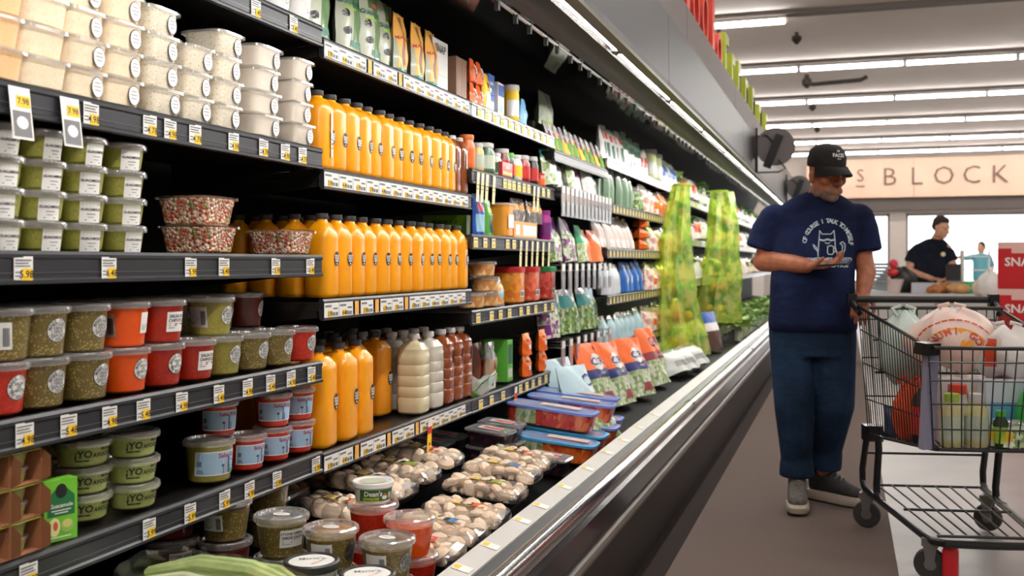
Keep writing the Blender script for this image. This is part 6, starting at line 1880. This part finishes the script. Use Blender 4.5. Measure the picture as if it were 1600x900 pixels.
hr = blob([ell((0, .030, .078), (.082, .096, .092)), ell((0, .06, .03), (.078, .064, .07)), ell((0, -.002, .115), (.070, .076, .048))], .01, 3, 'hair')
hr.materials.append(mat('dark_brown_hair', (52, 36, 30), .7, var=.3, vscale=60))
ho = ob('hair', hr, emp)
ho.matrix_local = HR2
ej = blob(chain([(-.07, .03, .86), (-.08, .02, .48), (-.08, .05, .1)], [.11, .085, .075]) + chain([(.1, .03, .86), (.1, .02, .48), (.1, .05, .1)], [.11, .085, .075]), .014, 3, 'trousers')
ej.materials.append(denim('dark_trousers', (30, 30, 36)))
ob('trousers', ej, emp)

# ================================================================ shopping cart
CB = mat('cart_black', (20, 20, 21), .35, .2, coat=.2)
RUB = mat('wheel_rubber', (46, 44, 44), .6)
CARTX = Vector((.352, 4.93, 0))
CANG = math.atan2(-.98, .2)       # nose points at the camera
cart = thing('shopping_cart', 'black wire shopping cart loaded with bagged groceries beside the man', 'cart', CARTX, CANG)
# local frame: x from handle to nose, y to the cart's left, z up
LB = .86
def bw(u, v):                      # half width of the basket at length u (0..1), height v (0..1)
    top = .30 + (.235 - .30) * u
    bot = .262 + (.20 - .262) * u
    return bot + (top - bot) * v
def bz(u, v):
    top = 1.0 + (.885 - 1.0) * u
    bot = .425 + (.50 - .425) * u
    return bot + (top - bot) * v
def bx(u, v):
    return .0 + u * (LB - .06 * (1 - v)) - .03 * (1 - u) * (1 - v) * -1
def pt_(u, v, s):
    return (bx(u, v), s * bw(u, v), bz(u, v))
for s in (-1, 1):
    mb = MB()
    for i in range(27):
        u = i / 26
        mb.tube([pt_(u, 0, s), pt_(u, 1, s)], .0022, 5)
    for v in (.0, .28, .56, .82):
        mb.tube([pt_(0, v, s), pt_(1, v, s)], .003, 5)
    ob('side_grid', mb.mesh('side_grid', CB), cart)
mb = MB()
for i in range(13):
    q = -1 + 2 * i / 12
    mb.tube([(bx(1, 0), q * bw(1, 0), bz(1, 0)), (bx(1, 1), q * bw(1, 1), bz(1, 1))], .0026, 5)
for v in (.0, .2, .45, .68, .86):
    mb.tube([(bx(1, v), -bw(1, v), bz(1, v)), (bx(1, v), bw(1, v), bz(1, v))], .0034, 5)
ob('nose_grid', mb.mesh('nose_grid', CB), cart)
mb = MB()
for i in range(17):
    q = -1 + 2 * i / 16
    mb.tube([(bx(0, 0), q * bw(0, 0), bz(0, 0)), (bx(1, 0), q * bw(1, 0), bz(1, 0))], .0024, 5)
for i in range(8):
    u = i / 7
    mb.tube([(bx(u, 0), -bw(u, 0), bz(u, 0) - .004), (bx(u, 0), bw(u, 0), bz(u, 0) - .004)], .003, 5)
ob('base_grid', mb.mesh('base_grid', CB), cart)
mb = MB()
for i in range(15):
    q = -1 + 2 * i / 14
    mb.tube([(bx(0, 0), q * bw(0, 0), bz(0, 0)), (bx(0, 1), q * bw(0, 1), bz(0, 1))], .0024, 5)
for v in (.0, .3, .6, .9):
    mb.tube([(bx(0, v), -bw(0, v), bz(0, v)), (bx(0, v), bw(0, v), bz(0, v))], .0034, 5)
ob('rear_gate', mb.mesh('rear_gate', CB), cart)
rim = [pt_(0, 1, 1), pt_(.5, 1, 1), pt_(.97, 1, 1), (bx(1, 1) + .006, bw(1, 1) * .92, bz(1, 1)), (bx(1, 1) + .006, -bw(1, 1) * .92, bz(1, 1)), pt_(.97, 1, -1), pt_(.5, 1, -1), pt_(0, 1, -1)]
ob('top_rim', MB().tube(rim, .0075, 8).mesh('top_rim', CB), cart)
ob('base_rim', MB().tube([pt_(0, 0, 1), pt_(.97, 0, 1), (bx(1, 0) + .004, bw(1, 0) * .92, bz(1, 0)), (bx(1, 0) + .004, -bw(1, 0) * .92, bz(1, 0)), pt_(.97, 0, -1), pt_(0, 0, -1), pt_(0, 0, 1)], .007, 8).mesh('base_rim', CB), cart)
ob('rear_block', MB().box(-.03, .045, -.28, -.20, .395, .465).box(-.03, .045, .20, .28, .395, .465).box(-.02, .03, -.2, .2, .41, .44).mesh('rear_block', CB, False), cart)
# handle and child seat at the far end
ob('handle', MB().tube([(-.085, -.315, 1.03), (-.085, .315, 1.03)], .016, 12).mesh('handle', mat('handle_black', (30, 29, 29), .45)), cart)
for s in (-1, 1):
    ob('handle_bracket', MB().tube([(.03, s * .3, .97), (-.03, s * .312, 1.0), (-.085, s * .312, 1.03)], .013, 8).box(-.10, -.06, s * .312 - .02, s * .312 + .02, 1.0, 1.055).mesh('handle_bracket', CB), cart)
cs = MB()
for q in (-.9, -.6, -.3, 0, .3, .6, .9):
    cs.tube([(.17, q * .27, .72), (.13, q * .27, 1.0)], .003, 5)
cs.tube([(.13, -.28, 1.0), (.13, .28, 1.0)], .008, 8).tube([(.15, -.27, .86), (.15, .27, .86)], .005, 6).tube([(.17, -.265, .72), (.17, .265, .72)], .006, 6)
ob('child_seat', cs.mesh('child_seat', CB), cart)
ob('corner_guard', MB().box(-.012, .014, -.026, .026, -.19, .165).mesh('corner_guard', mat('guard_lilac_grey', (136, 134, 158), .6), False), cart, (bx(1, .45) - .02, -bw(1, .45) - .004, .69), (0, .07, .5))
ob('guard_cap', MB().box(-.03, .03, -.035, .035, 0, .045).mesh('guard_cap', CB, False), cart, (bx(1, .9) - .02, -bw(1, .95), .858), (0, .07, .5))
# chassis
for s in (-1, 1):
    ob('chassis_tube', MB().tube([(-.0, s * .26, .42), (-.03, s * .262, .36), (-.075, s * .265, .25), (-.07, s * .265, .195), (-.03, s * .265, .17), (.1, s * .258, .165), (.72, s * .215, .155), (.80, s * .20, .155), (.83, s * .16, .155)], .0145, 10).mesh('chassis_tube', CB), cart)
    ob('leg', MB().tube([(.16, s * .25, .44), (.17, s * .25, .38), (.13, s * .25, .22), (.14, s * .25, .18), (.18, s * .25, .165), (.23, s * .25, .165)], .0155, 10).mesh('leg', CB), cart)
ob('cross_bar', MB().tube([(-.04, -.26, .33), (-.04, .26, .33)], .006, 6).mesh('cross_bar', CB), cart)
ob('front_tube', MB().tube([(.83, -.17, .155), (.84, 0, .155), (.83, .17, .155)], .0145, 10).mesh('front_tube', CB), cart)
rk = MB()
for i in range(8):
    q = -1 + 2 * i / 7
    rk.tube([(.0, q * .22, .195), (.80, q * .17, .175)], .004, 5)
for u in (0, .42, .80):
    rk.tube([(u, -.235 + .06 * u, .192 - .02 * u), (u, .235 - .06 * u, .192 - .02 * u)], .006, 6)
ob('bottom_rack', rk.mesh('bottom_rack', CB), cart)
WR = .06
wheel = MB().lathe([(WR * .55, -.016), (WR * .92, -.016), (WR, -.009), (WR, .009), (WR * .92, .016), (WR * .55, .016)], 22, 0)
wheel.lathe([(.012, -.019), (WR * .55, -.013), (WR * .55, .013), (.012, .019)], 18, 1)
WH = wheel.mesh('wheel', [RUB, mat('wheel_hub', (116, 112, 108), .5)])
fork = MB()
for s in (-.022, .022):
    fork.loft([[(-.028, s - .003, .095), (.028, s - .003, .095), (.012, s - .003, -.012), (-.012, s - .003, -.012)], [(-.028, s + .003, .095), (.028, s + .003, .095), (.012, s + .003, -.012), (-.012, s + .003, -.012)]])
fork.box(-.03, .03, -.026, .026, .07, .098)
FK = fork.mesh('fork', mat('fork_steel', (120, 118, 116), .4, .7), False)
for i, (x, y, rz, red) in enumerate(((.76, -.2, 1.2, 1), (.76, .2, -.2, 0), (.0, -.262, 1.15, 0), (.0, .262, 1.0, 0))):
    f = ob('caster', FK, cart, (x, y, WR), (0, 0, rz))
    w = ob('wheel', WH, f, (0, 0, 0), (pi / 2, 0, 0))
    if red:
        ob('red_brake', MB().sloft([(.026, .034, -.045, 5), (.028, .036, -.04, 5), (.028, .036, .06, 5), (.022, .03, .075, 5)], 16).mesh('red_brake', mat('brake_red', (196, 22, 34), .4)), f, (.07, .0, .0))
# ---------------------------------------------------------------- what lies in the cart
def incart(u, q, z):
    w = Vector((cos(CANG) * u - sin(CANG) * q, sin(CANG) * u + cos(CANG) * q, 0)) + CARTX
    return (w.x, w.y, z)
PB = mat('plastic_bag_white', (222, 216, 212), .35, coat=.2, bump=.4, bscale=18)
PBP = mat('plastic_bag_pink', (232, 204, 192), .35, coat=.2, bump=.4, bscale=18)
PBM = mat('plastic_bag_mint', (200, 216, 208), .35, coat=.2, bump=.4, bscale=18)
def sack(w, d, h, m, seed, prints=None):
    """soft grocery bag, front to -y in the world; built as a crumpled lobed volume"""
    r = random.Random(seed)
    ph = [r.uniform(0, 6.28) for _ in range(8)]
    rings = []
    for i in range(15):
        v = i / 14
        sc = sin(pi * (.08 + .90 * v)) ** .55
        rings.append([((w / 2) * sc * cos(a) * (1 + .07 * sin(5 * a + ph[0] + 6 * v) + .04 * sin(11 * a + ph[1])), (d / 2) * sc * sin(a) * (1 + .08 * sin(6 * a + ph[2] + 4 * v)), h * v + .015 * sin(3 * a + ph[3])) for a in [2 * pi * k / 30 for k in range(30)]])
    return MB().loft(rings)
def sackobj(name, label, w, d, h, m, seed, pos, rz=0.0, extra=None, group='grocery bags in the cart'):
    t = thing(name, label, 'bag', pos, rz, group)
    me = sack(w, d, h, m, seed).mesh('bag', m)
    ob('bag', me, t)
    if extra:
        e_ = extra()
        project(e_[0], me, -.5, .003)
        ob('print', e_[0].mesh('print', e_[1], False), t)
    for s in (-1, 1):
        ob('handle', MB().tube([(s * .03, 0, h * .95), (s * .05, .01, h * 1.06), (s * .01, .015, h * 1.1)], .009, 6).mesh('handle', m), t)
    return t
def prn():
    mb = MB()
    o = C('bag_amber', (246, 160, 24))
    n = 12
    pts = [(.115 * cos(pi * k / n), 0, .09 + .085 * sin(pi * k / n)) for k in range(n + 1)]
    for k in range(n):
        mb.add([pts[k], pts[k + 1], (pts[k + 1][0] * .2, 0, .09), (pts[k][0] * .2, 0, .09)], [(0, 1, 2, 3)], 0)
    for i, c in enumerate('NUMI GO'):
        if c == ' ':
            continue
        a = pi * .86 - pi * .72 * i / 6
        vs, fs = text2d(c, .03)
        rot = a - pi / 2
        mb.add([(.09 * cos(a) + (x * cos(rot) - y * sin(rot)) * .038, -.001, .09 + .07 * sin(a) + (x * sin(rot) + y * cos(rot)) * .038) for x, y in vs], fs, 1)
    for k in range(14):
        a, b = pi * (.05 + .9 * k / 14), pi * (.05 + .9 * (k + .8) / 14)
        mb.add([(.15 * cos(a), 0, .09 + .118 * sin(a)), (.15 * cos(b), 0, .09 + .118 * sin(b)), (.144 * cos(b), 0, .09 + .112 * sin(b)), (.144 * cos(a), 0, .09 + .112 * sin(a))], [(0, 1, 2, 3)], 1)
    return mb, [o, C('bag_print_red', (214, 74, 40))]
sackobj('grocery_bag', 'pinkish white plastic bag with orange half circle print in the cart', .36, .26, .24, PBP, 1, incart(.42, -.02, .765), .05, prn)
sackobj('grocery_bag', 'mint white plastic bag at the handle end of the cart', .22, .24, .30, PBM, 2, incart(.16, -.14, .68), .3)
sackobj('grocery_bag', 'white plastic bag hanging over the child seat bar', .30, .16, .20, PB, 3, incart(.20, .05, .80), .1)
sackobj('grocery_bag', 'white plastic bag with red print on the far side of the cart', .24, .22, .2, PB, 4, incart(.52, .16, .74), -.2, lambda: (MB().patch(-.03, .02, .05, .16, lambda u, v: (u - .05, 0, v), 0, 3, 6), [C('bag_print_red', (214, 74, 40))]))
ORN = mat('orange_net', (226, 84, 34), .6, bump=.8, bscale=120)
sackobj('orange_net_bag', 'orange net bag standing low in the cart near the handle', .15, .12, .23, ORN, 6, incart(.30, -.15, .46), .2)
CARTI = [('drink_bottle', 'dark soda bottle beside the orange net bag in the cart', 'bottle', jar(.038, .26, C('cola', (40, 20, 16)), C('cap_red', (210, 60, 40)), cR, .4), (.46, -.15, .465), 0),
         ('drink_bottle', 'second dark soda bottle deeper in the cart', 'bottle', jar(.038, .25, C('cola', (40, 20, 16)), C('cap_red', (210, 60, 40)), cR, .4), (.40, -.03, .46), 0),
         ('drink_bottle', 'pale lemon drink bottle left of its twin at the cart nose', 'bottle', jar(.042, .2, C('lemon_drink', (214, 206, 150)), C('cap_lime', (170, 200, 80)), cPale, .6), (.75, -.12, .505), .1),
         ('drink_bottle', 'pale lemon drink bottle right of its twin at the cart nose', 'bottle', jar(.042, .2, C('lemon_drink', (214, 206, 150)), CAPW, cPale, .6), (.745, -.03, .505), 0),
         ('jar', 'glass jar with red lid behind the lemon bottles in the cart', 'jar', jar(.045, .24, C('glass_grey', (196, 192, 184)), C('cap_red', (210, 60, 40)), cW, .7), (.62, -.06, .485), 0),
         ('drink_bottle', 'small green and black bottle at the cart nose', 'bottle', jar(.028, .14, C('bottle_green_dark', (40, 60, 36)), C('cap_green', (96, 190, 70)), cLG, .6), (.77, .05, .505), 0),
         ('carton', 'blue and white carton leaning in the right half of the cart', 'carton', carton(.17, .1, .24, C('carton_blue_white', (206, 214, 224)), [('r', -.07, .06, .03, .16, C('carton_sky', (104, 170, 218))), ('r', -.07, .06, .02, .028, cB), ('r', .05, .08, .0, .2, cB)]), (.69, .11, .505), 0),
         ('detergent_jug', 'bright green detergent jug at the right of the cart nose', 'jug', None, (.74, .185, .505), 0),
         ('carton', 'brown and tan carton behind the lemon bottles', 'carton', carton(.12, .08, .2, C('carton_tan', (176, 120, 84)), [('r', -.05, .05, .1, .17, C('carton_cream', (214, 200, 160)))]), (.62, .06, .485), 0),
         ('produce_bag', 'clear bag of pale greens lying at the cart nose', 'bag', pouch(.24, .1, .04, SEE, [(0, .8, -1, 1, PALEG), (.2, .6, -.9, -.5, cY)], [], seed=80, wob=.006), (.765, .13, .512), 0),
         ('carton', 'red carton at the far right of the cart', 'carton', carton(.14, .08, .3, cR, [('r', -.05, .05, .05, .12, cW)]), (.55, .21, .48), 0),
         ('storage_bin', 'dark grey bin in the middle of the cart', 'bin', sq_tub(.1, .2, C('bin_dark', (52, 48, 52)), hy=.14, e=6, taper=.9), (.40, .12, .46), 0),
         ('carton', 'white carton under the grocery bags in the cart', 'carton', carton(.2, .14, .26, C('carton_white2', (206, 202, 200)), [('r', -.06, .06, .1, .16, cGy)]), (.55, .0, .48), 0),
         ('jeans_blue_pouch', 'navy cloth pouch low at the handle end of the cart', 'pouch', pouch(.12, .12, .04, C('cloth_navy', (50, 64, 104)), seed=82), (.14, -.16, .45), 0)]
jug = [['jug', MB().sloft([(.045, .06, 0, 3), (.05, .068, .01, 3), (.05, .07, .13, 3), (.04, .05, .2, 2.5), (.022, .022, .225, 2), (.02, .02, .24, 2)], 22).mesh('jug', C('jug_green', (50, 176, 70)))], ['cap', MB().lathe([(.026, .235), (.026, .275), (.02, .28)], 16).mesh('cap', C('jug_cap_blue', (90, 160, 220)))], ['label', MB().patch(-.045, .045, .03, .12, flat(.0515), 0, 1, 1).mesh('label', C('jug_label', (190, 224, 160)), False)]]
for name, lab, cat, pr, (u, q, z), rz in CARTI:
    inst(pr or jug, name.replace('jeans_blue_', 'cloth_'), lab, cat, incart(u, q, z), CANG + rz, 'groceries in the cart')

# ================================================================ beyond the cart
# red snack cartons
SN = C('snack_red', (200, 22, 30))
snk = carton(.62, .4, .335, SN, [('t', 'SNACK MIX', .085, -.04, .19, WHITE), ('t', 'ASSORTED', .045, .06, .09, WHITE), ('r', -.31, .31, .29, .335, C('snack_pink', (236, 190, 180))), ('r', -.22, .31, .255, .29, C('snack_pink', (236, 190, 180)))])
for i, (z, lab) in enumerate(((.0, 'red snack carton at the bottom of its stack behind the cart'), (.337, 'second red snack carton in the stack behind the cart'), (.674, 'third red snack carton, pale banded, in the stack'), (1.011, 'top red snack carton with white capitals behind the cart'))):
    inst(snk, 'snack_carton', lab, 'carton', (1.36, 8.05, z), -pi / 2 - .15, 'stacked red snack cartons')
inst(carton(.2, .18, .12, C('dark_gadget', (60, 58, 60)), [('d', .03, .03, 0, .06, cGy)]), 'scale_box', 'small dark grey box on top of the red snack cartons', 'box', (1.5, 8.25, 1.348), -1.5)
# counter with goods
cn = thing('service_counter', 'long white counter loaded with goods before the worker', 'counter', (0, 0, 0))
CX0, CX1, CYY = .2, 3.6, 12.6
ob('counter_body', MB().box(CX0, CX1, CYY, CYY + .6, 0, .80).mesh('counter_body', C('counter_grey', (190, 184, 180)), False), cn)
ob('countertop', MB().box(CX0 - .04, CX1 + .04, CYY - .04, CYY + .64, .80, .84).mesh('countertop', C('counter_top', (206, 200, 196)), False), cn)
def oncounter(px, Y=CYY + .2):
    # X of the point at depth Y that the view meets in column px
    k = (px - 1320) / (FPX / CT)
    return k * Y * CT / (1 + k * ST)
goods = [('tray_stack', 'stack of pale trays at the left end of the counter', 'tray', [['tray', MB().box(-.1, .1, -.12, .12, .04 * k, .04 * k + .032).mesh('tray', C('tray_pale', (196, 204, 208)), False)] for k in range(9)], 1372, 0),
         ('gift_basket', 'white basket with red bows beside the pale trays', 'basket', [['basket', MB().lathe([(.1, 0), (.15, .16), (.14, .16)], 18).mesh('basket', C('basket_white', (224, 206, 200)))], ['bow', MB().ball((0, 0, .24), (.09, .06, .05), 10, 6).ball((.05, -.05, .12), (.05, .04, .04), 10, 6).mesh('bow', cR)], ['flower', MB().ball((.03, 0, .34), (.05, .05, .06), 10, 6).mesh('flower', C('flower_red', (222, 60, 70)))]], 1392, 0),
         ('tote_bag', 'black tote bag slumped on the counter by the worker', 'bag', [['bag', sack(.34, .2, .3, None, 9).mesh('bag', cK)]], 1410, 0),
         ('carton', 'pale grey box before the worker on the counter', 'carton', carton(.3, .2, .12, C('box_pale_grey', (190, 194, 202))), 1446, -pi / 2),
         ('basket', 'small green basket on the counter right of the worker', 'basket', [['basket', MB().sloft([(.07, .07, 0, 5), (.085, .085, .13, 5), (.08, .08, .13, 5), (.066, .066, .02, 5)], 20).mesh('basket', C('basket_green', (60, 190, 110)))]], 1514, 0),
         ('bread_loaf', 'brown bread loaves heap at the counter middle, left loaf', 'bread', [['loaf', MB().ball((0, 0, .06), (.14, .09, .065), 14, 8).mesh('loaf', mat('crust', (176, 116, 66), .7, var=.25, vscale=14))]], 1478, .3),
         ('bread_loaf', 'brown bread loaf right of the first loaf', 'bread', [['loaf', MB().ball((0, 0, .06), (.13, .09, .06), 14, 8).mesh('loaf', mat('crust_pale', (206, 156, 104), .7, var=.25, vscale=14))]], 1498, -.2),
         ('carton', 'white paper box right of the bread loaves', 'carton', carton(.16, .14, .12, cW), 1530, -pi / 2),
         ('carton', 'orange brown pastry box beside the green basket', 'carton', carton(.26, .16, .09, C('pastry_box', (196, 110, 60)), [('r', -.13, .13, .06, .09, cW)]), 1536, -pi / 2),
         ('grocery_bag', 'white plastic bag at the right of the counter', 'bag', [['bag', sack(.3, .2, .2, None, 12).mesh('bag', PB)]], 1566, 0),
         ('carton', 'deep blue upright box at the right of the counter', 'carton', carton(.08, .1, .2, cNavy), 1553, -pi / 2)]
for i, (name, lab, cat, pr, px, rz) in enumerate(goods):
    yy = CYY + .1 + .1 * (i % 3)
    inst(pr, name, lab, cat, (oncounter(px, yy), yy, .842 + (.0 if name != 'basket' else .1) * 0), rz, 'goods on the far counter')
for i, (px, yy, z, w, d, h, m_, lab) in enumerate(((1548, 11.4, .84, .26, .2, .26, PB, 'tall white wrapped bag left of the red cartons'), (1536, 11.5, .84, .2, .18, .2, PBP, 'small pinkish bag behind the white wrapped bag'), (1382, 12.75, .842, .2, .16, .2, PBP, 'small pinkish bag between trays and red bows'), (1460, 12.7, .842, .18, .14, .1, mat('crust', (176, 116, 66), .7), 'low brown paper bag before the worker'))):
    t = thing('grocery_bag', lab, 'bag', (oncounter(px, yy), yy, z), 0, 'bags around the far counter')
    ob('bag', sack(w, d, h, None, 20 + i).mesh('bag', m_), t)
tb_ = thing('side_table', 'low white table left of the red cartons', 'table', (oncounter(1543, 11.4), 11.45, 0))
ob('table_top', MB().box(-.5, .5, -.3, .3, .80, .84).mesh('table_top', C('counter_top', (206, 200, 196)), False), tb_)
for sx in (-.45, .45):
    for sy in (-.25, .25):
        ob('leg', MB().box(sx - .025, sx + .025, sy - .025, sy + .025, 0, .80).mesh('leg', C('counter_grey', (190, 184, 180)), False), tb_)
# taller equipment on the counter
reg = thing('card_terminal', 'dark card terminal on a pale stand beside the worker', 'terminal', (oncounter(1492, 12.9), 12.9, .842))
ob('stand', MB().box(-.1, .1, -.02, .02, 0, .03).box(.07, .1, -.02, .02, .03, .5).mesh('stand', C('stand_white', (222, 220, 216)), False), reg)
ob('screen', MB().box(-.1, .06, -.03, .0, .14, .34).mesh('screen', cK, False), reg)
rk2 = thing('display_rack', 'white wire display rack with goods right of the worker', 'rack', (oncounter(1522, 13.0), 13.0, .842))
for k in range(3):
    ob('rack_shelf', MB().box(-.16, .16, -.1, .1, .1 + .16 * k, .115 + .16 * k).mesh('rack_shelf', cW, False), rk2)
for sx in (-.15, .15):
    ob('rack_post', MB().box(sx - .01, sx + .01, -.1, -.08, 0, .5).mesh('rack_post', cW, False), rk2)
# a small mannequin-like shopper far behind: only head and shoulders show
p3 = thing('person', 'distant person in teal and white near the red cartons', 'person', (oncounter(1533, 26.0), 26.0, 0))
b3 = xf(head_volumes(), Matrix.Translation((0, 0, 1.52)) @ Euler((.2, 0, -.6)).to_matrix().to_4x4()) + [cap_((0, .02, 1.36), (0, 0, 1.46), .055, .05), slab([(0, 0, .8, .16, .11, 2.4), (0, 0, 1.1, .16, .11, 2.4), (0, 0, 1.33, .17, .09, 2.4), (0, 0, 1.4, .08, .06, 2)])]
b3 += chain([(-.17, 0, 1.33), (-.34, -.1, 1.30), (-.55, -.2, 1.32)], [.055, .042, .032]) + chain([(.17, 0, 1.33), (.24, -.02, 1.08), (.2, -.2, .98)], [.055, .042, .032]) + chain([(-.08, 0, .85), (-.08, 0, .08)], [.08, .05]) + chain([(.08, 0, .85), (.08, 0, .08)], [.08, .05])
b3 += hand_volumes((-.55, -.2, 1.32), (-1, -.3, 0), (0, 0, -1), 1, (.2, .3, .3)) + hand_volumes((.2, -.2, .98), (-.2, -1, 0), (0, 0, -1), -1, (.2, .3, .3))
b3m = blob(b3, .014, 2, 'body')
b3m.materials.append(SK2)
ob('body', b3m, p3)
t3 = blob([slab([(0, 0, .78, .185, .135, 2.4), (0, 0, 1.1, .18, .13, 2.4), (0, 0, 1.33, .185, .11, 2.4), (0, 0, 1.41, .1, .08, 2)])] + chain([(-.16, 0, 1.33), (-.34, -.1, 1.30), (-.42, -.14, 1.31)], [.07, .06, .055]) + chain([(.16, 0, 1.33), (.23, -.02, 1.14)], [.07, .062]), .016, 3, 'shirt')
t3.materials.append(C('shirt_teal', (90, 170, 186)))
ob('shirt', t3, p3)
h3 = blob([ell((0, .03, .075), (.084, .098, .095)), ell((0, .06, .02), (.08, .07, .08))], .012, 3, 'hair')
h3.materials.append(mat('dark_brown_hair', (52, 36, 30), .7))
o = ob('hair', h3, p3)
o.matrix_local = Matrix.Translation((0, 0, 1.52)) @ Euler((.2, 0, -.6)).to_matrix().to_4x4()
